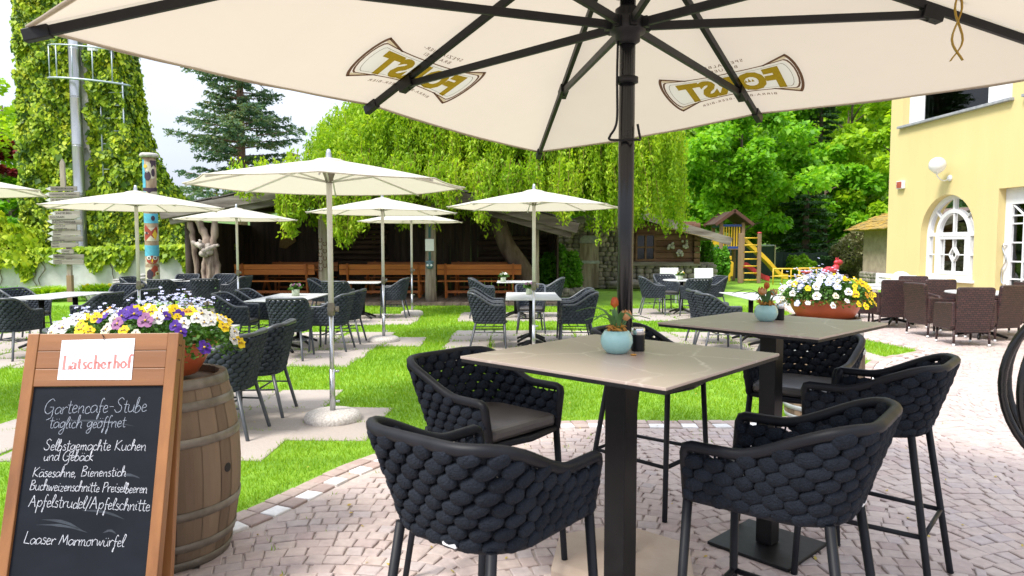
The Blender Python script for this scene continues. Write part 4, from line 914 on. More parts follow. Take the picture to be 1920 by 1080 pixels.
def left_cols(x, y, r):
    v = r.random()
    if x < -.45 and y < .3: return 'white' if v < .72 else 'violet' if v < .82 else 'yellow' if v < .92 else 'cream'
    if y < -.35: return 'violet' if v < .34 else 'white' if v < .5 else 'yellow' if v < .82 else 'cream' if v < .9 else 'mauve'
    if y < .1: return 'yellow' if v < .50 else 'white' if v < .74 else 'violet' if v < .88 else 'orange' if v < .93 else 'cream'
    return 'yellow' if v < .62 else 'white' if v < .86 else 'cream' if v < .93 else 'violet'
bowl('round terracotta bowl of yellow, white and violet pansies behind the blackboard', (-1.76, 3.31, .88), .1, .32, .28, left_cols, 99, (.43,.36,.155), 4, .033,
     [(-.30,.12,.25,.05,60),(-.24,.16,.28,.04,40),(-.08,.26,.32,.05,50),(.05,.28,.33,.05,60),(.16,.26,.32,.04,40)])
def right_cols(x, y, r):
    v = r.random(); x += r.uniform(-.15,.15)
    if x > .2: return 'yellow' if v < .86 else 'orange' if v < .95 else 'white'
    return 'white' if v < .62 else 'blue' if v < .80 else 'cream' if v < .90 else 'violet' if v < .93 else 'yellow'
bowl('oval terracotta bowl of white, pale blue and yellow pansies on the grey hooped barrel', (2.70, 5.95, .88), .0, .325, .24, right_cols, 99, (.385,.30,.20), 9, .034,
     [(-.18,-.02,.33,.07,70),(-.05,.05,.38,.06,80),(-.28,-.08,.27,.05,60),(.05,-.08,.33,.06,50)])
# ================================================================ TABLE POTS
def tulip_pot(label, loc, rz, n):
    t = thing('flower_pot', label, 'flower pot', loc, rz, 'celadon pots on the high tables'); g = np.random.default_rng(n)
    b = MB(); b.lathe([(0,0),(.030,0),(.036,.003),(.050,.018),(.0575,.040),(.055,.060),(.046,.076),(.041,.081),(.038,.080),(.040,.072),(.03,.068),(0,.068)], 36); b.build('pot', M['teal'], t)
    b = MB(); r = random.Random(n)
    for k in range(26):
        a = r.random()*6.283; q = r.random()*.036; c = Vector((q*math.cos(a), q*math.sin(a), .078+r.random()*.016)); d = Vector((r.uniform(-1,1), r.uniform(-1,1), r.uniform(-.2,.9))).normalized()*.022
        b.tube([c-d, c+Vector((0,0,.008)), c+d], [.003,.006,.001], 5)
    b.build('dried_petals', M['dryp'], t)
    for k in range(7):
        a = k*2.4+n; L = r.uniform(.09,.15); d = Vector((math.cos(a), math.sin(a), 0)); base = Vector((0,0,.075))+d*.012
        pts = [base+d*L*f*(.30+.75*f*f)+Vector((0,0,L*(1.0*f-.62*f*f*f)*1.1)) for f in np.linspace(0,1,7)]; s = d.cross(Vector((0,0,1))); V = []
        for i, p in enumerate(pts): w_ = .0105*math.sin(math.pi*min(1,(i+.9)/7.4)); V += [p+s*w_+Vector((0,0,.003)), p, p-s*w_+Vector((0,0,.003))]
        b = MB(); b.add(V, [(3*i+j, 3*i+j+1, 3*i+j+4, 3*i+j+3) for i in range(6) for j in (0,1)], True); b.build('leaf', M['tulipleaf'], t)
    for k in range(2 if n == 1 else 4):
        a = k*1.9+n+2.2; d = Vector((math.cos(a), math.sin(a), 0)); hgt = r.uniform(.15,.165) if k == 0 else r.uniform(.10,.14); lean = .012 if k == 0 else .035
        top = Vector((0,0,.07))+d*lean+Vector((0,0,hgt-.07)); b = MB(); b.tube([Vector((0,0,.07)), Vector((0,0,.07)).lerp(top,.55)+d*.006, top], .003, 6); b.build('stem', M['tulipleaf'], t)
        b = MB()
        for q in range(6):
            an = q*math.pi/3+k; dd = Vector((math.cos(an), math.sin(an), 0)); s = Vector((-dd.y, dd.x, 0)); op = .010 if k == 0 else .016
            V = [top+dd*.003, top+dd*op+s*.010+Vector((0,0,.012)), top+dd*op*1.05+s*.008+Vector((0,0,.026)), top+dd*op*.75+Vector((0,0,.040)), top+dd*op*1.05-s*.008+Vector((0,0,.026)), top+dd*op-s*.010+Vector((0,0,.012)), top+dd*op*1.3+Vector((0,0,.018))]
            b.add(V, [(0,1,6),(1,2,6),(2,3,6),(3,4,6),(4,5,6),(5,0,6)], True)
        b.build('tulip', M['tulip'] if k % 2 == 0 else M['tulipy'], t)
    return t
M['dryp'] = mat('dried_orange_petals', (.56,.29,.04), (.40,.17,.03), 40, .7, trans=.15); M['tulipleaf'] = mat('tulip_leaf', (.06,.16,.05), (.10,.22,.07), 20, .5, trans=.25)
M['tulip'] = mat('red_tulip_petal', (.42,.035,.018), (.55,.16,.02), 35, .5, trans=.25); M['tulipy'] = mat('faded_tulip_petal', (.60,.40,.22), (.55,.22,.06), 40, .5, trans=.25)
tulip_pot('round celadon pot with one red tulip on the front high table', tuple(gp(1156,662,1.12).xy)+(1.12,), .6, 1)
tulip_pot('round celadon pot with wilting pink flowers on the rear high table', tuple(gp(1436,602,1.12).xy)+(1.12,), .2, 2)
def shaker(label, loc):
    t = thing('table_jar', label, 'jar', loc, 0, 'black quilted jars with chrome lids'); 
    b = MB(); prof = [(0,0),(.022,0)]; b.lathe(prof+[(.0235+.0012*(k % 2), .003+k*.006) for k in range(10)]+[(.022,.062)], 28); b.build('jar_body', M['black'], t)
    b = MB(); b.lathe([(.0235,.060),(.025,.062),(.025,.081),(.0235,.084),(.018,.085),(.017,.082),(0,.081)], 28); b.build('lid', M['chrome'], t)
shaker('black quilted jar with chrome lid beside the red tulip pot', tuple(gp(1196,658,1.12).xy)+(1.12,)); shaker('black jar with chrome lid half hidden behind the pot of wilting flowers', tuple(gp(1461,600,1.12).xy)+(1.12,))
b = MB(); b.ell(tuple(gp(1188,667,1.12).xy)+(1.1235,), (.012,.006,.0035), 8, 5); tag(b.build('fallen_petal', M['dryp']), 'orange fallen petal on the front high table beside the celadon pot', 'petal')
def little_pot(label, loc, cols, seed):
    t = thing('glass_pot', label, 'flower pot', loc, 0, 'little flower pots on garden tables'); rs = random.Random(seed); g = np.random.default_rng(seed)
    b = MB(); b.lathe([(0,0),(.05,0),(.055,.004),(.057,.10),(.053,.10),(.05,.02)], 20); b.build('pot', M['potglass'], t)
    C = np.c_[g.normal(0,.035,260), g.normal(0,.035,260), .10+abs(g.normal(0,.03,260))]; leaf_np('foliage', C, .035, M['green'], t, g)
    for k in range(7): o = bpy.data.objects.new('bloom', PM[rs.choice(cols)][0]); COL.objects.link(o); o.parent = t; a = k*.9; o.location = (.055*math.cos(a), .055*math.sin(a)-.01, .13+rs.random()*.05); o.rotation_euler = (.7, rs.uniform(-.5,.5), a); o.scale = (1.0,)*3
M['potglass'] = mat('greenish_pot', (.42,.47,.34), (.36,.42,.28), 8, .3)
for lab, x, y, cols, sd_ in (('small pot of pink and cream flowers on the table left of the parasol pole', -3.22,10.3,('mauve','cream'),1),('small pot with pale flowers on the centre table behind its parasol pole', .27,10.62,('white','mauve'),2),
  ('small pot of white flowers on the farthest table under the willow', -.18,14.3,('white',),3),('small pot of yellow flowers on the round table before the stone hut', 3.66,15.05,('yellow','cream'),4)):
    little_pot(lab, (x, y, .744), cols, sd_)
# ================================================================ RATTAN CHAIRS AND TERRACE TABLES
def rattan():
    t = thing('rattan_chair', '', 'rattan chair', group='brown rattan armchairs on the terrace')
    b = MB(); b.box((0,.02,.33), (.50,.50,.20)); b.build('seat', M['wicker'], t, bevel=.02)
    b = MB(); rot = Matrix.Rotation(-.13, 3, 'X'); b.prism([(-.245,.20),(.245,.20),(.265,.86),(.24,.885),(-.24,.885),(-.265,.86)], -.06, (0,-.24,0), (1,0,0), (0,-.13,.99), (0,-1,-.13)); b.build('backrest', M['wicker'], t, bevel=.02)
    for s in (-1, 1):
        b = MB(); b.prism([(-.25,.24),(.27,.24),(.27,.58),(.24,.62),(-.28,.655),(-.28,.3)], .06, (s*.275-.03,0,0), (0,1,0), (0,0,1), (1,0,0)); b.build('armrest', M['wicker'], t, bevel=.018)
        for fy in (.24, -.24):
            b = MB(); b.tube([(s*.245, fy, .24), (s*.25, fy*1.05, .03)], [.019,.017], 8); l = b.build('leg', M['wicker'], t)
            b = MB(); b.tube([(s*.25, fy*1.05, .035), (s*.25, fy*1.05, 0)], .0185, 8); b.build('foot_cap', M['white'], l)
    return t
ra = rattan()
RL = [(6.90,12.65,.12,1,'brown rattan armchair with its back to us behind the yellow pansies'),(6.96,11.45,1,.12,'brown rattan armchair seen from its side, facing right between the two terrace tables'),
 (6.83,10.45,.1,1,'brown rattan armchair nearest to us, broad back, two white foot caps in front'),(7.66,11.0,-.3,1,'brown rattan armchair cut by the black hoops at the right edge, lower one'),
 (8.25,11.6,-1,.1,'brown rattan armchair at the right edge below the white door handle'),(7.95,13.6,-.35,-1,'brown rattan armchair facing us below the left half of the arched window'),
 (7.72,12.2,-.1,-1,'brown rattan armchair facing us behind the broad nearest one'),(6.42,13.0,1,0,'brown rattan armchair half hidden by the right flower bowl, facing right'),(7.0,14.3,.4,-1,'brown rattan armchair just showing its back above the yellow pansies')]
for i, (x, y, dx, dy, lab) in enumerate(RL):
    if i == 0: ra.location = (x, y, 0); ra.rotation_euler.z = face(dx, dy); ra['label'] = lab
    else: dup(ra, (x, y, 0), face(dx, dy), lab)
def terrace_table(label, x, y):
    t = thing('terrace_table', label, 'table', (x, y, 0), .1, 'grey round terrace tables'); b = MB(); b.lathe([(0,.745),(.52,.745),(.53,.738),(.53,.722),(.52,.715),(0,.715)], 40, smooth=False); b.build('tabletop', M['tabletop'], t)
    b = MB(); b.tube([(0,0,.06),(0,0,.71)], .04, 12); b.build('column', M['black'], t)
    for k in range(4):
        a = math.pi/4+k*math.pi/2; d = Vector((math.cos(a), math.sin(a), 0)); b = MB(); b.tube([d*.02+Vector((0,0,.10)), d*.16+Vector((0,0,.075)), d*.36+Vector((0,0,.02))], [.03,.026,.018], 8); b.build('foot', M['black'], t)
terrace_table('grey round table behind the rattan chairs near the yellow pansies', 7.25, 13.15); terrace_table('grey round table in front of the white door, beside the broad rattan chair', 7.62, 11.2)
M['driftpale'] = mat('pale_knotted_wood', (.24,.20,.17), (.48,.42,.37), 7, .85, bump=1, bsc=24)
M['darkpane'] = mat('dark_old_pane', (.010,.012,.013), None, 5, .12, spec=.5)
M['brownbeam'] = mat('brown_weathered_beam', (.06,.044,.034), (.17,.14,.115), 7, .85, bump=.6, bsc=30, st=(.12,1,1))
M['deepivy'] = leafmat('ivy_gap_shade_leaves', [(.025,.065,.006), (.06,.13,.01), (.11,.20,.014)], trans=.2, clump=1.2)  # dark leaf colour stands in for shade in the ivy gaps
M['teal_dark'] = mat('dark_teal_paint', (.02,.09,.08), None, 8, .5); M['slatebl'] = mat('slate_blue_glaze', (.10,.19,.24), None, 8, .4); M['rust'] = mat('rusty_iron', (.10,.05,.03), (.16,.08,.05), 20, .85); M['yellowgrey'] = mat('yellow_grey_pole', (.42,.36,.18), None, 8, .6)
M['greyledge'] = mat('grey_stone_ledge', (.24,.25,.27), (.34,.35,.37), 12, .8); M['opal'] = mat('opal_glass', (.86,.86,.86), (.84,.84,.84), 3, .18, trans=.25); M['brickred'] = mat('red_lens', (.42,.10,.06), None, 6, .4)
M['deck'] = mat('worn_deck_boards', (.12,.085,.065), (.22,.165,.135), 5, .85, bump=.5, bsc=25, st=(1,.12,1))
M['drift'] = mat('bleached_driftwood', (.14,.095,.068), (.33,.255,.20), 6, .85, bump=1, bsc=22, st=(1,1,.2))
M['logs'] = mat('brown_logs', (.11,.05,.03), (.22,.12,.08), 5, .85, bump=.6, bsc=24, st=(.12,1,1)); M['shingle_red'] = mat('reddish_shingles', (.17,.10,.07), (.26,.20,.17), 6, .9, bump=.7, bsc=20, island=True)
M['playwood'] = mat('pale_play_timber', (.30,.19,.11), (.22,.14,.085), 6, .8, bump=.3, bsc=20, st=(1,1,.15)); M['playroof'] = mat('dark_roof_boards', (.05,.028,.022), (.08,.045,.035), 6, .8); M['playbrown'] = mat('red_brown_boards', (.10,.038,.024), (.07,.028,.018), 6, .7)
M['oldwoodl'] = mat('pale_weathered_board', (.20,.17,.145), (.33,.295,.265), 7, .85, bump=.5, bsc=26, st=(.12,1,1)); M['palegrey'] = mat('pale_grey_paint', (.58,.57,.56), None, 6, .8); M['inkdark'] = mat('dark_lettering', (.05,.04,.035), None, 8, .8)
M['flue'] = mat('flue_steel', (.52,.53,.54), (.40,.41,.42), 4, .3, metal=.85, st=(1,1,.2)); M['steelpaint'] = mat('galvanised_rail', (.42,.48,.52), (.36,.42,.46), 10, .45, metal=.4)
T_ = {k: mat('totem_'+k, c, None, 10, .55) for k, c in dict(blue=(.10,.42,.58), cream=(.62,.55,.42), red=(.36,.05,.03), dark=(.05,.025,.05), white=(.75,.73,.7), yellow=(.72,.48,.04)).items()}
M['totembase'] = mat('totem_timber', (.24,.15,.095), (.40,.29,.20), 8, .7, st=(1,1,.2))
# ================================================================ YELLOW HOTEL BUILDING
def hotel():
    A = Vector((10.04, 18.6, 0)); d = Vector((.0946,-.9955,0)); nn = Vector((-.9955,-.0946,0)); ZV = Vector((0,0,1))
    t = thing('yellow_building', 'yellow rendered hotel wall with arched white window, white glazed door and grey ledge', 'building', A)
    P = lambda s, z, o=0: d*s+ZV*z+nn*o
    def pr(b, poly, o0, o1, mi=0): return b.prism(poly, o1-o0, nn*o0, d, ZV, nn, mi)
    sc, rw, sp, sill, H = 2.19, .88, 1.76, .70, 8.2
    arcL = [(sc-rw*math.cos(a), sp+rw*math.sin(a)*1.05) for a in np.linspace(0, math.pi/2, 16)]
    b = MB()
    pr(b, [(0,0),(sc,0),(sc,sill),(sc-rw,sill)]+arcL+[(sc,4.55),(0,4.55)], -.36, 0)
    pr(b, [(3.72,0),(3.72,4.55),(sc,4.55)]+[(2*sc-x, z) for x, z in reversed(arcL)]+[(sc+rw,sill),(sc,sill),(sc,0)], -.36, 0)
    pr(b, [(3.72,2.70),(5.1,2.70),(5.1,4.55),(3.72,4.55)], -.36, 0); pr(b, [(5.1,0),(15,0),(15,4.55),(5.1,4.55)], -.36, 0)
    pr(b, [(0,4.55),(.47,4.55),(.47,H),(0,H)], -.36, 0); pr(b, [(3.96,4.55),(4.45,4.55),(4.45,H),(3.96,H)], -.36, 0); pr(b, [(7.6,4.55),(15,4.55),(15,H),(7.6,H)], -.36, 0)
    pr(b, [(.47,6.5),(3.96,6.5),(3.96,H),(.47,H)], -.36, 0); pr(b, [(4.45,6.5),(7.6,6.5),(7.6,H),(4.45,H)], -.36, 0)
    pr(b, [(.003,0),(15,0),(15,H-.01),(.003,H-.01)], -7, -.95); pr(b, [(.003,0),(.30,0),(.30,H-.01),(.003,H-.01)], -.95, -.361)
    b.build('wall', M['yellowwall'], t)
    b = MB(); pr(b, [(-.3,H),(15.2,H),(15.2,H+.15),(-.3,H+.15)], -7.3, .5); b.build('roof', M['hoop'], t)
    for a0, a1 in ((.38,4.02),(4.30,7.7)): b = MB(); pr(b, [(a0,4.50),(a1,4.50),(a1,4.56),(a0,4.56)], -.34, .10); b.build('ledge', M['greyledge'], t, bevel=.006)
    for k, (a0, a1, g0, g1) in enumerate(((.472,3.958,1.03,3.1),(4.452,7.598,4.7,7.3))):
        b = MB(); pr(b, [(a0,4.565),(g0,4.565),(g0,6.498),(a0,6.498)], -.24, -.18); b.build('window_panel', M['white'], t); b = MB(); pr(b, [(g1,4.565),(a1,4.565),(a1,6.498),(g1,6.498)], -.24, -.18); f = b.build('window_panel', M['white'], t)
        b = MB(); pr(b, [(g0+.001,4.565),(g1-.001,4.565),(g1-.001,6.498),(g0+.001,6.498)], -.25, -.20); b.build('pane', M['glass'], f)
    # arched window
    b = MB(); o = -.20; FW = .04
    def bm(p, q, w_=.055, dd=.06, oo=o): b.beam(P(*p, oo), P(*q, oo), w_, dd, up=nn)
    def arch(r, w_, oo=o): 
        A_ = [(sc-r*math.cos(a), sp+r*math.sin(a)*1.05) for a in np.linspace(0, math.pi, 25)]
        pr(b, A_+[(sc-(r-w_)*math.cos(a), sp+(r-w_)*math.sin(a)*1.05) for a in np.linspace(math.pi, 0, 25)], oo-.03, oo+.03)
    arch(rw-.002, .085); pr(b, [(sc-rw,sill),(sc-rw+.085,sill),(sc-rw+.085,sp),(sc-rw,sp)], o-.03, o+.03); pr(b, [(sc+rw-.085,sill),(sc+rw,sill),(sc+rw,sp),(sc+rw-.085,sp)], o-.03, o+.03)
    pr(b, [(sc-rw+.085,sp-.05),(sc+rw-.085,sp-.05),(sc+rw-.085,sp+.04),(sc-rw+.085,sp+.04)], o-.028, o+.036)
    pr(b, [(sc-rw+.085,sill),(sc+rw-.085,sill),(sc+rw-.085,sill+.10),(sc-rw+.085,sill+.10)], o-.028, o+.032)
    arch(.56, .085, o+.004)
    for s in (-1, 1): 
        pr(b, [(sc+s*.52-.05,sill+.10),(sc+s*.52+.05,sill+.10),(sc+s*.52+.05,sp-.05),(sc+s*.52-.05,sp-.05)], o-.028, o+.038)
        bm((sc+s*.57,1.27),(sc+s*.80,1.27),.03,.04); a = .72; bm((sc+s*.55*math.cos(a),sp+.57*math.sin(a)),(sc+s*.80*math.cos(a),sp+.84*math.sin(a)),.03,.04)
        pr(b, [(sc+s*.44-.035,sill+.14),(sc+s*.44+.035,sill+.14),(sc+s*.44+.035,sp-.09),(sc+s*.44-.035,sp-.09)], o-.02, o+.046)
        bm((sc+s*.12,1.27),(sc+s*.41,1.27),.026,.035); bm((sc+s*.12,1.27),(sc,1.44),.026,.035); bm((sc+s*.12,1.27),(sc,1.10),.026,.035)
    pr(b, [(sc-.47,sp-.125),(sc+.47,sp-.125),(sc+.47,sp-.06),(sc-.47,sp-.06)], o-.02, o+.044); pr(b, [(sc-.47,sill+.10),(sc+.47,sill+.10),(sc+.47,sill+.18),(sc-.47,sill+.18)], o-.02, o+.044)
    bm((sc,1.44),(sc,sp-.12),.026,.035); bm((sc,sill+.18),(sc,1.10),.026,.035); bm((sc,sp+.04),(sc,sp+.50),.03,.04); bm((sc,sp+.58),(sc,sp+.86),.06,.05)
    w_ = b.build('arched_window', M['white'], t)
    b = MB(); pr(b, [(sc-rw,sill)]+[(sc-rw*math.cos(a), sp+rw*math.sin(a)*1.05) for a in np.linspace(0, math.pi, 25)]+[(sc+rw,sill)], -.26, -.225); b.build('pane', M['glass'], w_)
    b = MB(); pr(b, [(sc-rw-.06,sill-.06),(sc+rw+.06,sill-.06),(sc+rw+.06,sill-.002),(sc-rw-.06,sill-.002)], -.19, .07); b.build('sill', M['white'], w_, bevel=.006)
    # door
    b = MB(); o = -.20
    pr(b, [(3.722,0.02),(3.90,0.02),(3.90,2.698),(3.722,2.698)], o-.04, o+.03); pr(b, [(4.8,0.02),(5.098,0.02),(5.098,2.698),(4.8,2.698)], o-.04, o+.03); pr(b, [(3.90,2.36),(4.8,2.36),(4.8,2.698),(3.90,2.698)], o-.04, o+.03); pr(b, [(3.90,.02),(4.8,.02),(4.8,.42),(3.90,.42)], o-.04, o+.03)
    for z in (.78,1.15,1.55,1.95,2.12): bm((3.90,z),(4.8,z),.03,.04,o)
    for s in (4.2,4.5): bm((s,.42),(s,2.12),.03,.04,o+.002)
    bm((3.92,2.34),(4.22,2.10),.026,.035,o+.004); dr = b.build('door', M['white'], t)
    b = MB(); pr(b, [(3.90,.42),(4.8,.42),(4.8,2.36),(3.90,2.36)], o-.04, o-.025); b.build('pane', M['glass'], dr)
    b = MB(); b.tube(crom([P(3.82,1.49,o+.04),P(3.77,1.50,o+.09),P(3.76,1.42,o+.09),P(3.85,1.24,o+.09),P(3.86,1.15,o+.09),P(3.76,.98,o+.09),P(3.75,.80,o+.09),P(3.78,.68,o+.09),P(3.82,.68,o+.04)], 5), .017, 8); b.build('handle', M['chrome'], dr)
    b = MB(); pr(b, [(.05,.02),(5.3,.02),(5.3,6.6),(.05,6.6)], -.93, -.92); pr(b, [(.05,4.30),(7.6,4.30),(7.6,4.34),(.05,4.34)], -.91, -.37); b.build('room_wall', M['room'], t)
    for a0, a1 in ((sc-rw,sc-.50),(sc+.52,sc+rw)):
        b = MB(); V = []
        for k in range(13): x_ = a0+(a1-a0)*k/12; q_ = -.42+.03*math.sin(k*2.2); V += [P(x_, sill, q_), P(x_, sp+.8, q_)]
        b.add(V, [(2*k, 2*k+2, 2*k+3, 2*k+1) for k in range(12)], True); b.build('curtain', M['curtain'], t)
    b = MB(); pr(b, [(sc-.5,sill),(sc+.6,sill),(sc+.6,1.12),(sc-.5,1.12)], -.80, -.75); b.build('wainscot', M['signwood'], t)
    # wall lamp
    q = dp(1775,343,1); s = 1.92
    b = MB(); b.lathe([(0,0),(.07,0),(.075,.02),(.05,.05),(0,.055)], 16); lm = thing('wall_lamp', 'white globe lamp on a curled white bracket above the arched window', 'lamp', A+P(2.26,3.06,0))
    rot = Vector((0,0,1)).rotation_difference(nn).to_matrix(); b.V = [rot @ Vector(v) for v in b.V]; b.build('wall_plate', M['white'], lm)
    b = MB(); b.tube(crom([nn*.03, nn*.14+ZV*-.06, nn*.26+ZV*-.02, nn*.33+ZV*.06, nn*.33+ZV*.12], 5), .014, 8); b.lathe([(.03,0),(.075,.02),(.08,.05)], 16, nn*.33+ZV*.10); b.build('bracket', M['white'], lm)
    b = MB(); b.ell(nn*.33+ZV*.30, (.185,.185,.185), 24, 14); b.build('globe', M['opal'], lm)
    al = thing('alarm_box', 'small white and red alarm box on the yellow wall', 'alarm box', A+P(.55,3.05,0)); 
    b = MB(); pr(b, [(-.12,-.10),(.12,-.10),(.12,.10),(-.12,.10)], 0, .09); b.build('housing', M['white'], al, bevel=.01)
    b = MB(); b.prism([(0.005,-.085),(.085,-.085),(.085,.085),(.005,.085)], .008, d*-.121, nn, ZV, -d); pr(b, [(-.09,-.08),(.09,-.08),(.09,.08),(-.09,.08)], .0905, .10); b.build('red_cover', M['brickred'], al)
hotel()
# white plastic garden seat by the wall
t = thing('plastic_chair', 'white plastic chair with rounded back below the yellow wall', 'plastic chair', (9.0, 15.9, 0), -.3)
b = MB(); b.prism([(-.22,0),(.22,0)]+[(.22*math.cos(a), .22+.22*math.sin(a)) for a in np.linspace(0, math.pi, 12)], .03, (0,.22,.46), (1,0,0), (0,.25,.97), (0,-1,0)); b.build('backrest', M['white'], t, bevel=.008)
b = MB(); b.box((0,0,.44), (.46,.44,.03)); b.build('seat', M['white'], t, bevel=.01)
for sx in (-1,1):
    b = MB(); b.tube([(sx*.23,.22,.62),(sx*.25,-.1,.64),(sx*.25,-.2,.60)], .022, 8); b.build('armrest', M['white'], t)
    for sy in (-1,1): b = MB(); b.tube([(sx*.2,sy*.2,.43),(sx*.24,sy*.24,0)], [.025,.018], 8); b.build('leg', M['white'], t)
t = thing('garden_bench', 'white low slatted bench along the foot of the yellow wall', 'bench', (9.35, 17.3, 0), R(-84))
for k in range(3): b = MB(); b.box((0,-.14+k*.14,.40), (1.5,.11,.03)); b.build('seat_slat', M['white'], t, bevel=.005)
for k in range(2): b = MB(); b.box((0,.25,.58+k*.14), (1.5,.03,.10)); b.build('back_slat', M['white'], t, bevel=.005)
for s in (-1,1): b = MB(); b.box((s*.7,0,.20), (.06,.40,.40)); b.box((s*.7,.225,.39), (.06,.04,.74)); b.build('leg', M['white'], t)
# ================================================================ BARN SHED
def rubble(b, x0, x1, z0, z1, y, rs, s=.2, ax=0):
    z = z0
    while z < z1:
        h = s*rs.uniform(.55,.95); x = x0+rs.uniform(-.1,0)
        while x < x1:
            w_ = s*rs.uniform(.7,1.7); c = (min(max(x+w_/2,x0+.05),x1-.05), y, min(z+h/2, z1)); c = c if ax == 0 else (y, c[0], c[2])
            b.ell(c, (w_*.52,.09,h*.54) if ax == 0 else (.09,w_*.52,h*.54), 8, 6, Matrix.Rotation(rs.uniform(-.15,.15),3,'Y'), .7); x += w_
        z += h*.95
def shed():
    rs = random.Random(4); F = 17.25; Bk = 21.8; pk = (-3.2, 3.15); le = (-8.35, 2.24); re = (1.45, 1.90)
    t = thing('open_shed', 'long open wooden barn shed with dark plank walls under a shallow grey gable roof', 'shed', (-3.2, 19.5, 0)); O = Vector((3.2,-19.5,0))
    def bl(b, n, m, bev=0, par=None): 
        b.V = [tuple(Vector(v)+O) for v in b.V]; return b.build(n, m, par or t, bevel=bev)
    b = MB(); n = 44
    for k in range(n):
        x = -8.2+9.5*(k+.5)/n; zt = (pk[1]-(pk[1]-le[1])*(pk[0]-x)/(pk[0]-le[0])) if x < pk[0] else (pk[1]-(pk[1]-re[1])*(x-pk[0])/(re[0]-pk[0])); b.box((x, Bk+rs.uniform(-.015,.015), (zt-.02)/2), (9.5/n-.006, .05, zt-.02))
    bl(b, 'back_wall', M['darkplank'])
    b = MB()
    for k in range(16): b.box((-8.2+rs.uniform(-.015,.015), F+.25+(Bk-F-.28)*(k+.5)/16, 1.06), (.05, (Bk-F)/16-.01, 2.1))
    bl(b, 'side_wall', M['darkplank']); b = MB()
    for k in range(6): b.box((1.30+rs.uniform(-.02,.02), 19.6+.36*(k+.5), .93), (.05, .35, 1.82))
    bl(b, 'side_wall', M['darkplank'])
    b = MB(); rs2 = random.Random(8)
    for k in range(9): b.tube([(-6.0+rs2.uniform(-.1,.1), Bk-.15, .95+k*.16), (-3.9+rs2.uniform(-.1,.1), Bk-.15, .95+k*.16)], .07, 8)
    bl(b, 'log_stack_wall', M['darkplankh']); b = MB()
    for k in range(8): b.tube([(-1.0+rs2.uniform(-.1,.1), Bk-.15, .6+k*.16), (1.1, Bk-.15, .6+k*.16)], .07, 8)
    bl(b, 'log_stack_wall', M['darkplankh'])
    b = MB()
    for k in range(48): b.box((-8.2+9.5*(k+.5)/48, (F+Bk)/2-.1, .035), (9.5/48-.008, Bk-F+.1, .07+rs.uniform(-.004,.004)))
    bl(b, 'plank_floor', M['deck'])
    b = MB()       # roof: boards under rows of split shingles
    for (a, c) in ((le, pk), (pk, re)):
        a3, c3 = Vector((a[0], 0, a[1])), Vector((c[0], 0, c[1])); dv = (c3-a3).normalized(); up = Vector((-dv.z, 0, dv.x)); L = (c3-a3).length
        b.prism([(0,0),(L,0),(L,.05),(0,.05)], Bk+.4-(F-.42), (a[0], F-.42, a[1]+.12), dv, up, (0,1,0))
        n = int(L/.3); 
        for i in range(n):
            y = F-.46
            while y < Bk+.35:
                w_ = rs.uniform(.12,.26); s = (i+.5)*L/n+rs.uniform(-.03,.03); c0 = a3+dv*s+up*(.19+rs.uniform(0,.02)); tilt = .05 if dv.z > 0 else -.05
                ex = (dv+up*tilt).normalized(); b.box((c0.x, y+w_/2, c0.z), (.42, w_-.008, .022), Matrix((ex, Vector((0,1,0)), ex.cross(Vector((0,1,0))))).transposed()); y += w_
    bl(b, 'roof', M['shingle'])
    for (a, c) in ((le, pk), (re, pk)):
        b = MB(); b.beam((a[0]-(.15 if a is le else -.15), F-.40, a[1]-.0), (c[0], F-.40, c[1]+.02), .09, .25); b.beam((a[0], F-.20, a[1]-.16), (c[0], F-.20, c[1]-.14), .18, .16); bl(b, 'gable_beam', M['oldwoodh' if a is le else 'brownbeam'], .008)
    b = MB()
    for k in range(9): x = -7.9+k*1.1; zt = (pk[1]-(pk[1]-le[1])*(pk[0]-x)/(pk[0]-le[0])) if x < pk[0] else (pk[1]-(pk[1]-re[1])*(x-pk[0])/(re[0]-pk[0])); b.beam((x, F-.1, zt-.0), (x, Bk, zt-.0), .1, .14)
    bl(b, 'rafter', M['darkplank'])
    for x, y, w_, h in ((-4.72,17.45,.27,2.72),(-2.07,17.62,.27,2.72),(.60,17.5,.17,1.98)):
        b = MB(); b.tube([(x+rs.uniform(-.01,.01), y, z) for z in np.linspace(.0,h,7)], [w_/2*k for k in (1.12,1.05,1.0,1.0,.98,1.0,1.02)], 10); bl(b, 'post', M['oldwood'])
    b = MB(); b.tube([(-8.05,17.3,0),(-8.05,17.3,2.1)], .09, 8); bl(b, 'post', M['darkplank'])
    # a leaning old trunk that carries the right end of the roof
    return t
shed()
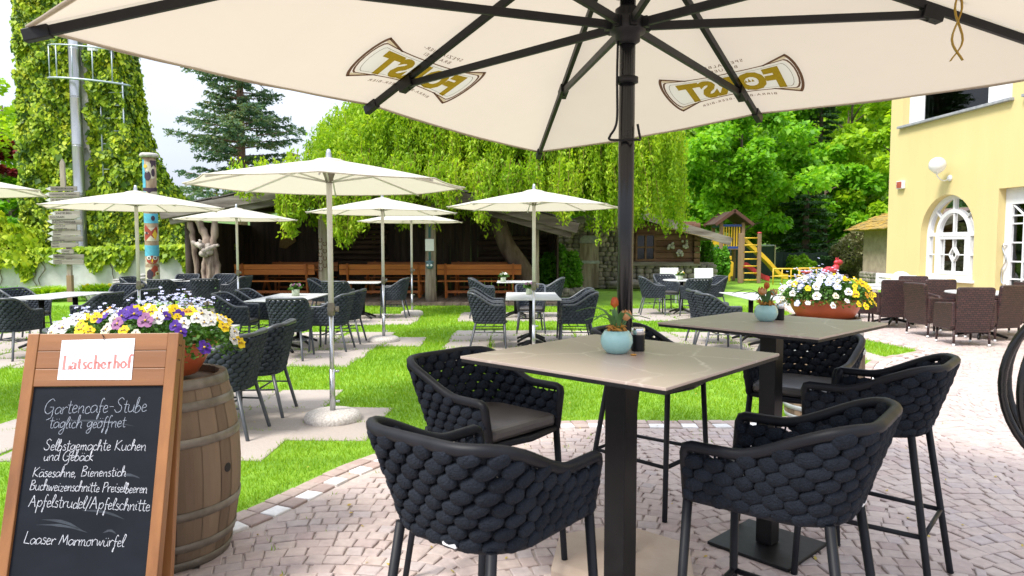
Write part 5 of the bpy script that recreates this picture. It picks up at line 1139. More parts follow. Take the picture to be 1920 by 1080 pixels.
def driftwood():
    t = thing('driftwood_trunk', 'gnarled bleached trunk with a knotted horned head at the left front of the shed', 'tree trunk', (-7.42, 17.05, 0)); rs = random.Random(2)
    def gn(b, pts, r0, r1, n=10, k=5):
        P = crom(pts, k); m = len(P); P = [p+Vector((rs.uniform(-.018,.018), rs.uniform(-.018,.018), 0)) for p in P]; b.tube(P, [(r0+(r1-r0)*i/(m-1))*rs.uniform(.80,1.18) for i in range(m)], n)
    b = MB(); gn(b, [(.06,0,0),(.0,0,.5),(.05,0,1.0),(-.03,0,1.5)], .17, .12); gn(b, [(.22,-.06,0),(.17,-.09,.45),(.19,-.05,.9),(.10,-.02,1.5)], .09, .07, 8); gn(b, [(-.16,-.05,.0),(-.10,-.1,.5),(-.13,-.05,.95),(-.05,0,1.4)], .08, .06, 8); gn(b, [(.05,-.14,0),(.02,-.16,.6),(.07,-.13,1.2)], .06, .045, 7)
    gn(b, [(0,0,1.3),(-.12,.0,1.75),(-.30,.02,2.22)], .12, .09, 9); gn(b, [(.05,0,1.4),(.14,.0,1.8),(.12,0,2.25)], .10, .075, 8); gn(b, [(-.28,0,0),(-.35,.05,.8),(-.42,.05,1.6),(-.50,.05,2.15)], .06, .07, 8)
    b.build('trunk', M['drift'], t)
    b = MB(); gn(b, [(-.31,-.24,1.60),(-.26,-.24,1.53),(-.15,-.24,1.50),(-.02,-.22,1.42)], .03, .09, 8, 4); gn(b, [(.30,-.20,1.50),(.21,-.22,1.47),(.12,-.22,1.43),(.02,-.22,1.40)], .03, .08, 8, 4); gn(b, [(-.12,-.24,1.50),(-.10,-.27,1.58),(-.14,-.28,1.62)], .05, .02, 7, 3)
    for k in range(7): b.ell((rs.uniform(-.1,.1), -.20+rs.uniform(-.05,.03), 1.38+rs.uniform(-.14,.14)), (rs.uniform(.05,.10), .08, rs.uniform(.06,.12)), 9, 6, Matrix.Rotation(rs.uniform(-.8,.8),3,'Y'))
    b.build('knotted_head', M['driftpale'], t)
driftwood()
def bench(label, x0, x1, y, turn=0, dark=False):
    W = x1-x0; t = thing('wooden_bench', label, 'bench', ((x0+x1)/2, y, .07), turn, 'orange stained benches in the shed')
    for k in range(2): b = MB(); b.box((0,-.20-.02*k,.70+k*.145), (W,.035,.135), Matrix.Rotation(.12,3,'X')); b.build('back_board', M['bench'], t, bevel=.006)
    b = MB(); b.box((0,.06,.455), (W,.36,.04)); b.build('seat', M['bench'], t, bevel=.006)
    for s in (-1,1):
        b = MB(); xx = s*(W/2-.22); b.beam((xx,-.10,.0),(xx,-.265,.935), .07, .05, up=(1,0,0)); b.beam((xx,.18,0),(xx,.16,.43), .07,.05, up=(1,0,0)); b.box((xx,.03,.405), (.05,.40,.06)); b.build('leg', M['bench_leg'], t, bevel=.005)
    b = MB(); b.box((0,.03,.16), (W-.45,.03,.07)); b.build('stretcher', M['bench_leg'], t)
bench('orange pine bench left of the thick grey post, back turned to us', -7.42, -5.28, 18.75); bench('orange pine bench between the two thick posts, back turned to us', -4.62, -2.28, 18.75); bench('orange pine bench right of the post with the white notice, back turned to us', -2.0, .25, 18.75)
bench('brown bench at the back of the shed, facing us, left one', -7.3, -5.3, 20.9, math.pi); bench('brown bench at the back of the shed, facing us, middle one', -4.4, -2.4, 20.9, math.pi); bench('brown bench at the back of the shed, facing us, right one', -1.85, .15, 20.9, math.pi)
for x, lab in ((-6.3,'brown plank table in the left bay of the shed'),(-3.4,'brown plank table in the middle bay of the shed'),(-.85,'brown plank table in the right bay of the shed')):
    t = thing('beer_table', lab, 'table', (x, 19.8, .07), 0, 'plank tables in the shed'); b = MB()
    for k in range(4): b.box((0,-.28+k*.187,.74), (2.0,.18,.04))
    b.build('tabletop', M['bench'], t)
    for s in (-1,1): b = MB(); b.beam((s*.75,-.28,0),(s*.75,.24,.71),.07,.05,up=(1,0,0)); b.beam((s*.75+.06,.28,0),(s*.75+.06,-.24,.71),.07,.05,up=(1,0,0)); b.build('leg', M['bench_leg'], t)
b = MB(); b.prism([(-.20,-.22),(.02,-.25),(.33,-.02),(.28,.10),(-.02,.25),(-.16,.21)], .05, (0,0,0), (1,0,0), (0,0,1), (0,-1,0)); tag(b.build('straw_basket', M['straw'], loc=tuple(dp(536,451,21.55)), bevel=.02), 'flat straw basket hanging on the dark back wall of the shed', 'basket')
t = thing('notice_board', 'small white notice fixed on the shed post right of the middle', 'notice', (-2.07, 17.455, 1.5)); b = MB(); b.box((0,0,0), (.22,.02,.30)); b.build('panel', M['white'], t, bevel=.004); b = MB(); b.box((0,.002,.33), (.06,.02,.30)); b.box((0,.002,-.3), (.06,.02,.26)); b.build('bracket', M['teal_dark'] if 'teal_dark' in M else M['net'], t)
t = thing('owl_ornament', 'blue grey owl like ornament hanging on the post below the white notice', 'ornament', (-2.07, 17.43, .98)); b = MB(); b.ell((0,0,0), (.10,.05,.09), 12, 8); b.ell((0,0,.09), (.12,.04,.04), 10, 6); b.build('body', M['slatebl'] if 'slatebl' in M else M['hoopgrey'], t)
for s in (-1,1): b = MB(); b.ell((s*.045,-.05,.01), (.03,.012,.03), 10, 6); b.build('eye', M['white'], t)
t = thing('iron_chain', 'rusty iron chains and horseshoes hung on the thick grey shed post', 'ironwork', (-4.72, 17.30, 0)); rs = random.Random(6)
for k in range(9): b = MB(); c = Vector((-.05+.11*(k % 2), -.01-.004*(k % 3), 1.62-k*.09)); b.tube([c+Vector((.045*math.sin(a), -.01*abs(math.sin(a)), .05*math.cos(a))) for a in np.linspace(.5, 5.8, 10)], .011, 5); b.build('horseshoe', M['rust'] if 'rust' in M else M['barkred'], t)
# ================================================================ STONE HUT
def hut():
    rs = random.Random(12); Y = 23.6; t = thing('stone_hut', 'old hut of rubble stone and brown logs with a small window and low grey roof', 'hut', (4.6, Y, 0)); O = Vector((-4.6,-Y,0))
    def bl(b, n, m, bev=0, par=None): b.V = [tuple(Vector(v)+O) for v in b.V]; return b.build(n, m, par or t, bevel=bev)
    b = MB(); b.box((4.45,Y+1.6,.45), (4.9,3.0,.9)); b.box((2.85,Y+1.6,1.2), (1.7,2.98,2.2))
    b.box((1.55,Y+.4,1.0), (.95,.5,2.0)); rubble(b, 1.1, 2.28, 0, 2.1, Y+.06, rs); rubble(b, 2.96, 3.7, 0, 2.3, Y+.06, rs); rubble(b, 2.28, 2.96, 1.72, 2.3, Y+.06, rs); rubble(b, 3.7, 6.9, 0, .80, Y+.06, rs, .22); bl(b, 'stone_wall', M['greystone'])
    b = MB()
    for k in range(7): z = .95+k*.2; b.box((5.05, Y+.10+rs.uniform(-.015,.015), z), (2.7, .18, .19)); b.box((6.25, Y+.05, z), (.2,.4,.17))
    b.box((5.0,Y+1.6,1.6), (2.6,2.8,1.4)); bl(b, 'log_wall', M['logs'], .012)
    f = MB(); 
    for x in (4.22,4.53,4.84): f.box((x, Y-.03, 1.42), (.06,.07,.90))
    for z in (.99,1.42,1.85): f.box((4.53, Y-.032, z), (.62,.06,.06))
    f = bl(f, 'window', M['logs']); g = MB(); g.box((4.53, Y+.0, 1.42), (.60,.02,.86)); bl(g, 'pane', M['darkpane'], 0, f)
    b = MB()
    for k in range(5): b.box((2.36+k*.13, Y-.05, .80), (.125,.05,1.5))
    d = bl(b, 'door', M['oldwood']); b = MB(); b.box((2.62,Y-.085,.92), (.70,.03,.10)); bl(b, 'hinge_band', M['hoopgrey'], 0, d); 
    b = MB(); b.prism([(2.28,1.56),(2.96,1.56),(2.94,1.74),(2.8,1.82),(2.44,1.82),(2.3,1.74)], .05, (0,Y-.05,0), (1,0,0), (0,0,1), (0,-1,0)); bl(b, 'door_head', M['greyledge'], 0, d)
    b = MB(); pk = (3.6,2.72); re = (7.15,1.66); le = (1.7,2.2)
    for a, c in ((le,pk),(pk,re)):
        a3, c3 = Vector((a[0],0,a[1])), Vector((c[0],0,c[1])); dv = (c3-a3).normalized(); up = Vector((-dv.z,0,dv.x)); L = (c3-a3).length; b.prism([(0,0),(L,0),(L,.05),(0,.05)], 4.4, (a[0],Y-.75,a[1]), dv, up, (0,1,0))
        for i in range(int(L/.28)):
            y = Y-.8
            while y < Y+3.6:
                w_ = rs.uniform(.12,.26); c0 = a3+dv*((i+.5)*.28)+up*.075; ex = (dv+up*(.06 if dv.z > 0 else -.06)).normalized(); b.box((c0.x, y+w_/2, c0.z), (.36,w_-.008,.022), Matrix((ex, Vector((0,1,0)), ex.cross(Vector((0,1,0))))).transposed()); y += w_
    bl(b, 'roof', M['shingle_red'])
    b = MB(); b.beam((pk[0],Y-.78,pk[1]-.05),(re[0]+.05,Y-.78,re[1]-.05),.09,.26); b.beam((pk[0],Y-.78,pk[1]-.05),(le[0],Y-.78,le[1]-.05),.09,.24); b.beam((5.9,Y-.7,1.93),(5.9,Y+.2,1.93),.14,.14); bl(b, 'verge_board', M['oldwoodh'])
    b = MB(); b.box((4.9,Y-.03,.86), (3.0,.20,.14)); bl(b, 'sill_beam', M['oldwoodh'], .01)
    return t
hut()
for lab, x, y, r_ in (('thick fallen log lying before the stone hut wall', 4.3, 22.9, .16),): b = MB(); b.tube([(-1.1,0,.17),(-.4,.02,.20),(.5,-.02,.21),(1.3,0,.16)], [.13,r_,.15,.11], 10); tag(b.build('log', M['oldwoodh'], loc=(x,y,0)), lab, 'log')
b = MB(); b.tube(crom([(5.0,22.75,2.08),(5.8,22.6,1.86),(6.6,22.7,1.72)],6), .008, 5); tag(b.build('rope', M['straw']), 'pale rope slung beneath the hut eaves', 'rope')
for lab, px, py in (('carved pale wooden skull like ornament on the hut log wall', 1258,462),('small dried floral wreath on the hut log wall', 1274,476),('dried plaited bundle on the hut wall under the eaves', 1285,458)):
    p = dp(px, py, 23.45); t = thing('wall_ornament', lab, 'ornament', p); b = MB(); rs = random.Random(px)
    for k in range(9): c = Vector((rs.uniform(-.10,.10), rs.uniform(-.02,.02), rs.uniform(-.12,.12))); b.ell(c, (.05,.03,.05), 7, 5)
    b.build('body', M['stonelt'], t)
for lab, px, Yd in (('white upright panel on the lawn behind the round table, left one', 1255, 17.9), ('white upright panel on the lawn behind the round table, right one', 1320, 17.6)):
    x = (px-960)/FPX*Yd; t = thing('white_panel', lab, 'panel', (x, Yd, 0), 0, 'white upright panels on the lawn'); b = MB(); b.box((0,0,.60), (.47,.05,.62), Matrix.Rotation(-.1,3,'X')); b.build('board', M['white'], t, bevel=.006)
    for s in (-1,1): b = MB(); b.beam((s*.18,.0,0),(s*.18,.03,.35),.035,.035); b.beam((s*.18,.3,0),(s*.18,.06,.62),.03,.03); b.build('leg', M['hoopgrey'], t)
# ================================================================ PLAYGROUND
def playground():
    Y = 28.0; t = thing('play_tower', 'wooden climbing tower with brown gable roof, yellow pickets, rope net and ladder', 'play tower', (8.85, Y, 0)); O = Vector((-8.85,-Y,0))
    def bl(b, n, m, bev=0, par=None): b.V = [tuple(Vector(v)+O) for v in b.V]; return b.build(n, m, par or t, bevel=bev)
    xs = (8.42, 9.30); ys = (Y, Y+1.1)
    for x in xs:
        for y in ys: b = MB(); b.box((x,y,1.2), (.13,.13,2.4)); bl(b, 'post', M['playwood'], .01)
    b = MB(); b.box((8.86,Y+.55,1.36), (1.0,1.2,.08)); bl(b, 'platform', M['playwood'])
    for z in (1.40,2.28): b = MB(); b.box((8.86,Y-.03,z), (.78,.05,.09)); b.box((8.37,Y+.55,z-.02), (.05,1.0,.09)); bl(b, 'blue_rail', M['bluepaint'])
    for k in range(7): b = MB(); b.box((8.52+k*.105,Y-.02,1.84), (.045,.03,.80)); bl(b, 'picket', M['yellowpaint'])
    for k in range(6): b = MB(); b.box((8.38,Y+.15+k*.16,1.68), (.03,.13,.60)); bl(b, 'picket', M['yellowpaint'])
    b = MB(); b.prism([(-.72,0),(0,.52),(.72,0),(.66,-.05),(0,.42),(-.66,-.05)], 1.7, (8.86,Y-.30,2.34), (1,0,0), (0,0,1), (0,1,0)); bl(b, 'roof', M['playroof'])
    for sy in (Y-.31, Y+1.36): b = MB(); b.beam((8.10,sy,2.30),(8.87,sy,2.88),.04,.12); b.beam((9.62,sy,2.30),(8.85,sy,2.88),.04,.12); bl(b, 'verge_board', M['playbrown'])
    b = MB()
    for k in range(4): b.tube([(8.5+k*.1,Y-.05,0.1),(8.5+k*.1,Y-.04,1.36)], .012, 5)
    for k in range(6): b.tube([(8.45,Y-.06,.2+k*.2),(8.85,Y-.06,.2+k*.2)], .012, 5)
    bl(b, 'rope_net', M['net'])
    b = MB(); b.box((8.98,Y-.75,.98), (.17,.15,1.96)); bl(b, 'post', M['playwood'], .01); b = MB(); b.box((9.70,Y-.75,.98), (.13,.13,1.96)); bl(b, 'post', M['playwood'], .01)
    b = MB(); b.lathe([(0,.05),(.09,.03),(.09,0)], 10, (9.70,Y-.75,1.96)); bl(b, 'post_cap', M['redpaint'])
    for k in range(7): b = MB(); b.tube([(9.0,Y-.75,.12+k*.275),(9.70,Y-.75,.12+k*.275)], .024, 8); bl(b, 'rung', M['yellowpaint'])
    def slide(path, w_, m, nm):
        b = MB(); P_ = crom(path, 6); V = []; n = len(P_)
        for i, p in enumerate(P_):
            for yy, zz in ((-w_/2-.03,.16),(-w_/2,.16),(-w_/2,0),(w_/2,0),(w_/2,.16),(w_/2+.03,.16),(w_/2+.03,-.04),(-w_/2-.03,-.04)): V.append((p[0], p[1]+yy, p[2]+zz))
        b.add(V, [(i*8+k, i*8+(k+1) % 8, (i+1)*8+(k+1) % 8, (i+1)*8+k) for i in range(n-1) for k in range(8)]+[tuple(range(8))[::-1], tuple((n-1)*8+k for k in range(8))]); bl(b, nm, m)
    slide([(9.30,Y+.35,1.62),(9.42,Y+.35,1.66),(9.62,Y+.33,1.48),(10.3,Y+.25,.85),(10.85,Y+.2,.25),(11.15,Y+.2,.16)], .42, M['yellowpaint'], 'slide')
    slide([(9.25,Y-.2,.62),(9.4,Y-.2,.62),(9.9,Y-.35,.22),(10.2,Y-.4,.10)], .32, M['redpaint'], 'small_slide')
    return t
playground()
t = thing('climbing_figure', 'yellow painted wooden figure under the play tower', 'play figure', (8.62, 27.5, 0)); b = MB(); b.prism([(-.14,.25),(-.16,.8),(-.09,.86),(.09,.86),(.16,.8),(.14,.25),(.05,.25),(.03,.05),(-.03,.05),(-.05,.25)], .06, (0,0,0), (1,0,0), (0,0,1), (0,-1,0)); b.build('body', M['yellowpaint'], t, bevel=.02); b = MB(); b.box((0,-.03,.98), (.15,.08,.16)); b.build('head', M['yellowpaint'], t, bevel=.02)
def rail_bench(label, x, y, W):
    t = thing('play_bench', label, 'play bench', (x, y, 0), 0, 'yellow railings of the playground'); 
    for z in (.32,.60): b = MB(); b.tube([(-W/2,0,z),(W/2,0,z)], .028, 8); b.build('rail', M['yellowpaint'], t)
    for k in range(5): b = MB(); b.tube([(-W/2+W*k/4,0,0),(-W/2+W*k/4,0,.62)], .024, 8); b.build('post', M['yellowpaint'], t)
    b = MB(); b.box((0,.16,.30), (W,.24,.03)); b.build('seat', M['playwood'], t)
rail_bench('yellow railing bench left of the red stool at the end of the slide', 10.55, 26.2, 1.35); rail_bench('yellow railing bench behind the blue and red toys', 11.55, 26.8, .9)
t = thing('play_stool', 'red plastic stool by the yellow railing', 'stool', (11.05, 26.0, 0)); b = MB(); b.lathe([(.15,0),(.12,.2),(.13,.46)], 14); b.build('stand', M['redpaint'], t); b = MB(); b.lathe([(0,.52),(.2,.51),(.2,.46),(0,.45)], 16); b.build('seat', M['redpaint'], t)
t = thing('rocking_horse', 'red spring rocking animal with its head above the flower bowl', 'spring rider', (11.75, 25.6, 0), .3); b = MB(); b.tube(crom([(-.3,0,.45),(-.1,0,.55),(.15,0,.55),(.3,0,.75)],4), [.10,.13,.15,.15,.16,.16,.16,.15,.15,.14,.13,.12,.10], 10); b.ell((.36,0,.85), (.19,.11,.12), 12, 8); b.ell((.30,.05,.98), (.03,.02,.06), 8, 5); b.ell((.30,-.05,.98), (.03,.02,.06), 8, 5); b.build('body', M['redpaint'], t); b = MB(); b.tube([(.07*math.cos(a), .07*math.sin(a), a/30*.45) for a in np.linspace(0, 30, 90)], .012, 5); b.build('spring', M['black'], t); b = MB(); b.box((-.05,0,.62), (.2,.24,.06)); b.build('saddle', M['skyplastic'], t, bevel=.01)
t = thing('ball_net', 'dark green ball net in a pale metal frame behind the yellow slide', 'ball net', (10.7, 31.2, 0)); b = MB(); b.box((0,.02,.72), (2.2,.02,1.44)); b.build('netting', M['net'], t)
for x in (-1.12,1.12): b = MB(); b.tube([(x,0,0),(x,0,1.5)], .035, 8); b.build('post', M['yellowgrey'] if 'yellowgrey' in M else M['pole'], t)
b = MB(); b.tube([(-1.12,0,1.48),(1.12,0,1.48)], .03, 8); b.build('crossbar', M['hoopgrey'], t)
t = thing('screen_fence', 'dark green screening fence in front of the woodland behind the playground', 'fence', (14, 32, 0)); b = MB(); V = []; n = 80
for i in range(n+1): x = -9+15*i/n; y = .03*math.sin(i*2.1)+.02*math.sin(i*.7); V += [(x,y,0),(x,y,1.16+.03*math.sin(i*1.3)),(x,y+.012,1.16+.03*math.sin(i*1.3)),(x,y+.012,0)]
b.add(V, [(4*i+k, 4*i+k+4, 4*i+(k+1)%4+4, 4*i+(k+1)%4) for i in range(n) for k in range(3)]); b.build('netting', M['net'], t)
for k in range(8): b = MB(); b.tube([(-9+k*2.1,.06,0),(-9+k*2.1,.06,1.25)], .03, 8); b.build('post', M['black'], t)
# small clay hut at the right
t = thing('clay_hut', 'small beige clay hut with mossy yellow shingle roof and stone footing beside the hotel', 'hut', (15.2, 27.0, 0)); rs = random.Random(3)
b = MB(); b.box((0,0,1.25), (2.0,2.2,1.9)); b.build('wall', M['mud'], t, bevel=.03); b = MB(); b.box((0,0,.2), (2.02,2.22,.4)); rubble(b, -1.0, 1.0, 0, .36, -1.12, rs, .2); rubble(b, -1.1, 1.1, 0, .36, -1.02, rs, .2, 1); b.build('stone_footing', M['greystone'], t)
b = MB()
for sgn in (-1, 1):
    for i in range(6):
        y = -1.5
        while y < 1.5:
            w_ = rs.uniform(.12,.24); x = sgn*(.12+i*.26); b.box((x, y+w_/2, 2.75-abs(x)*.42+rs.uniform(-.01,.02)), (.36, w_-.006, .03), Matrix.Rotation(sgn*.36, 3, 'Y')); y += w_
b.prism([(-1.45,2.12),(0,2.70),(1.45,2.12),(1.0,2.05),(-1.0,2.05)], 2.9, (0,1.45,0), (1,0,0), (0,0,1), (0,-1,0)); b.build('roof', M['moss'], t)
b = MB(); b.beam((-1.0,-1.1,0),(-1.25,-1.3,2.1),.1,.1); b.build('prop', M['oldwood'], t)
# ================================================================ IVY TOWER, GARDEN WALL, SIGNPOST, TOTEM
TW = 22.4
SIL = [(-15.55,0),(-10.45,0),(-10.55,1.3),(-10.72,2.1),(-11.08,2.95),(-11.62,3.6),(-12.0,4.4),(-12.26,5.3),(-12.42,6.4),(-12.6,7.6),(-12.85,10.5),(-15.5,10.5)]
t = thing('ivy_tower', 'tall tower overgrown with yellow green ivy, steel flue and curved platform railing', 'tower', (-13, TW, 0)); O = Vector((-13,TW,0))
b = MB(); b.prism(SIL, 1.2, (13,1.2,0), (1,0,0), (0,0,1), (0,-1,0)); b.build('wall', M['whitewall'], t)
def inp(P, poly): return inpoly(P, np.array(poly))
g = np.random.default_rng(21)
def ivy(parent, n, fpts, size, name='ivy'):
    C, N_ = fpts(n); n = len(C); nr_ = N_+g.normal(0,.32,(n,3)); nr_[:,2] += .5; dr = g.normal(0,.35,(n,3)); dr[:,2] -= 1.0; dr += N_*.35
    return leaf_np(name, C, size, M['ivy'], parent, g, dirs=dr, nrm=nr_, asp=.46)
def front(n):
    P = np.c_[g.uniform(-15.7,-9.7,n), g.uniform(.2,10.5,n)]; sil = [(x+(.12 if x > -12.5 else -.12), z) for x, z in SIL]; P = P[inp(P, sil)]
    lim = .85+.45*np.sin(P[:,0]*2.3)+.35*np.sin(P[:,0]*5.1+1)+(P[:,0] > -12.4)*.2; k = (P[:,1] > lim+g.normal(0,.22,len(P))) & (~((abs(P[:,0]+13.6) < .22) & ((P[:,1] > 3.2) | (P[:,1] < 1.0))))
    P = P[k]; clump = .10+.16*np.sin(P[:,0]*4.1+np.sin(P[:,1]*2.2)*1.7)*np.sin(P[:,1]*3.7)+.10*np.sin(P[:,0]*9+P[:,1]*7); off = .05+np.clip(clump,0,.4)+abs(g.normal(0,.06,len(P)))
    return np.c_[P[:,0]+13, -off, P[:,1]], np.tile([0,-1.,.0], (len(P),1))
def rightside(n):
    q = np.array(SIL[1:11]); d = np.r_[0, np.cumsum(np.linalg.norm(np.diff(q, axis=0), axis=1))]; s = g.uniform(.5, d[-1], n); x = np.interp(s, d, q[:,0]); z = np.interp(s, d, q[:,1]); y = g.uniform(-.1,1.2,n); 
    return np.c_[x+13+abs(g.normal(.06,.07,n)), y, z], np.tile([.9,0,.4], (n,1))
def leftside(n): y = g.uniform(-.1,1.2,n); z = g.uniform(.6,10.5,n); return np.c_[-2.52-abs(g.normal(.06,.09,n)), y, z], np.tile([-1.,0,0], (n,1))
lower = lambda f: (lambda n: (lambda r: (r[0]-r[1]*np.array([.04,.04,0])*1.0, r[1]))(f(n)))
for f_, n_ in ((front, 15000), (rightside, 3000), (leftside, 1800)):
    C_, N_ = lower(f_)(n_); dr_ = g.normal(0,.4,(len(C_),3)); dr_[:,2] -= 1; leaf_np('ivy_gap_shade_foliage', C_, .20, M['deepivy'], t, g, dirs=dr_, nrm=N_+g.normal(0,.3,N_.shape), asp=.5)  # under-layer of leaves over the wall, coloured dark as shade between the ivy
ivy(t, 44000, front, .128, 'ivy_foliage'); ivy(t, 8500, rightside, .128, 'ivy_foliage'); ivy(t, 5000, leftside, .128, 'ivy_foliage')
b = MB(); x = .6-1.2
for z0, z1 in ((.35,1.35),(1.36,3.1),(3.11,4.6),(4.61,6.1),(6.11,7.6),(7.61,10.6)): b.lathe([(.165,z0),(.17,z0+.02),(.165,z0+.04),(.165,z1-.03),(.172,z1-.01),(.165,z1)], 20, (-.62,-.42,0))
for z in (1.3,4.6,7.6): b.box((-.62,-.22,z), (.05,.42,.05))
b.build('steel_flue', M['flue'], t)
b = MB(); zc_ = 6.62; q = [(-.30+1.20*math.cos(a), -.15-.75*math.sin(a), zc_-.06*math.sin(a)-.10*math.cos(a)) for a in np.linspace(math.pi, 0, 20)]; b.tube(q, .075, 6, flat=.5); b.tube([(x_, y_, z_+1.0) for x_, y_, z_ in q], .025, 6)
for k in (3,6,9,12,15): b.tube([q[k], (q[k][0], q[k][1], q[k][2]+1.0)], .018, 6)
for x_ in (.02,.73): b.tube([(x_,-.20,3.1),(x_,-.20,zc_)], .022, 6)
for k in range(9): b.tube([(.02,-.19,3.1+k*.40),(.73,-.19,3.1+k*.40)], .014, 5)
b.build('safety_railing', M['steelpaint'], t)
b = MB(); b.box((.15,-.75,7.55), (.28,.06,.22)); b.build('warning_plate', M['white'], t)
t = thing('garden_wall', 'low white plastered garden wall with trailing ivy left of the shed', 'wall', (-12.5, 20.9, 0))
b = MB(); r = random.Random(9); pts = [(-7.5,1.0),(-5.5,1.1),(-4.6,.95),(-3.5,1.15),(-2,1.25),(0,1.3),(2,1.35),(4.3,1.4)]; b.prism([(-7.5,0),(4.3,0)]+pts[::-1], .35, (0,0,0), (1,0,0), (0,0,1), (0,-1,0)); b.build('wall', M['whitewall'], t, bevel=.04)
def wl(n):
    x = g.uniform(-7.5,4.3,n); top = np.interp(x, [p[0] for p in pts], [p[1] for p in pts]); hang = np.clip(.30+.28*np.sin(x*2.7)+.22*np.sin(x*6.3+1), .03, 1)*np.where(x < -2.6, 1.1, .8); z = top+.1-g.random(n)**1.5*hang*1.5; k = z > .08
    return np.c_[x, -.40-abs(g.normal(0,.06,n)), z][k], np.tile([0,-1.,.2], (k.sum(),1))
ivy(t, 6500, wl, .14, 'ivy_foliage')
def mound(n): 
    u = g.normal(0,1,(n,3)); u /= np.linalg.norm(u, axis=1)[:,None]; u[:,2] = abs(u[:,2]); rr = 1+.12*np.sin(u[:,0]*9)+.1*np.sin(u[:,1]*8+u[:,2]*11); C = u*np.array([1.7,.6,1.55])*rr[:,None]*g.uniform(.8,1.03,(n,1)); return C+np.array([-3.3,-.2,.85]), u
ivy(t, 5200, mound, .15, 'ivy_foliage')
b = MB(); r = random.Random(1)
for x0 in (-2.7,-1.6,-1.55,.6): 
    p = Vector((x0,-.39,0)); pt_ = [p]
    for k in range(7): p = p+Vector((r.uniform(-.09,.12), 0, .16)); pt_.append(p)
    b.tube(crom(pt_,3), .012, 5)
b.build('ivy_stem', M['bark'], t)
def signpost():
    Y = 18.3; X = (129-960)/FPX*Y; t = thing('signpost', 'tall wooden signpost stacked with many small grey arrow boards', 'signpost', (X, Y, 0)); k = Y/FPX; Z = lambda py: dp(129, py, Y).z
    b = MB(); b.box((.0,.03,Z(420)/2+.1), (.11,.09,Z(350)*1.0)); b.build('post', M['oldwood'], t, bevel=.008)
    b = MB(); zt, zb = Z(298), Z(352); b.prism([(-.06,0),(.06,0),(.06,zt-zb-.12),(0,zt-zb),(-.06,zt-zb-.12)], .06, (-.03,-.02,zb), (1,0,0), (0,0,1), (0,-1,0)); b.build('pointed_finial', M['oldwood'], t, bevel=.006)
    b = MB(); b.box((.02,.0,.35), (.13,.11,.7)); b.build('post_foot', M['playwood'], t)
    BD = [(354,94,153,'ST. MARTIN IM KOFEL','L',9),(365,91,158,'STERNWACHT TRUMSBERG','L',10),(375,93,156,'ST. MARTIN IM KOFEL','L',10),(387,93,160,'SCHLANDERS','L',11),(400,100,157,'KASTELBELL','L',9),(407,99,158,'GOLDRAIN','R',9),(416,94,160,'LATSCHANDER','L',10),(426,98,150,'MORTER ALM|TARSCHER ALM','L',10),(437,95,157,'TSCHARS|STABEN','L',11),(448,94,161,'LATSCH|SCHLANDERS','L',11),(459,101,154,'VEZZAN|MARTELL','R',11),(471,110,143,'LAAS','L',9),(481,94,161,'MERAN','L',9),(491,94,161,'SCHNALS|NATURNS','L',10)]
    r = random.Random(5)
    for i, (py, x0, x1, tx, dr, hp) in enumerate(BD):
        z = Z(py); h = hp*k*.93; a0, a1 = (x0-129)*k, (x1-129)*k; o = -.05-.012*(i % 2); tip = .16*1.0; m = h/2
        poly = [(a0,0),(a0+tip,-m),(a1,-m),(a1,m),(a0+tip,m)] if dr == 'L' else [(a0,-m),(a1-tip,-m),(a1,0),(a1-tip,m),(a0,m)]
        tl = r.uniform(-.03,.03); ex = Vector((math.cos(tl),0,math.sin(tl))); ez = Vector((-math.sin(tl),0,math.cos(tl)))
        b = MB(); b.prism(poly[::1], .025, (0,o,z), ex, ez, (0,-1,0)); bd = b.build('arrow_board', M[('oldwoodh','oldwoodl')[i % 3 != 0]], t, bevel=.004)
        if dr == 'L': b = MB(); b.prism([(a0+.004,0),(a0+tip*.9,-m*.9),(a0+tip*.9,m*.9)], .003, (0,o-.0262,z), ex, ez, (0,-1,0)); b.build('painted_tip', M['palegrey'], bd)
        L_ = tx.split('|'); b = MB()
        for j, s in enumerate(L_):
            V, F = text_poly(s, .02, 1.05); w_ = V[:,0].max(); sz = min(h*.62/len(L_), (a1-a0-tip-.10)/w_); xs = a0+tip+.02 if dr == 'L' else a0+.03; zz = (0 if len(L_) == 1 else h*.24*(1-2*j))-sz*.35
            b.add([Vector((0,o-.0272,z))+ex*(xs+x*sz)+ez*(zz+y*sz) for x, y in V], F)
        b.build('lettering', M['inkdark'], bd)
signpost()
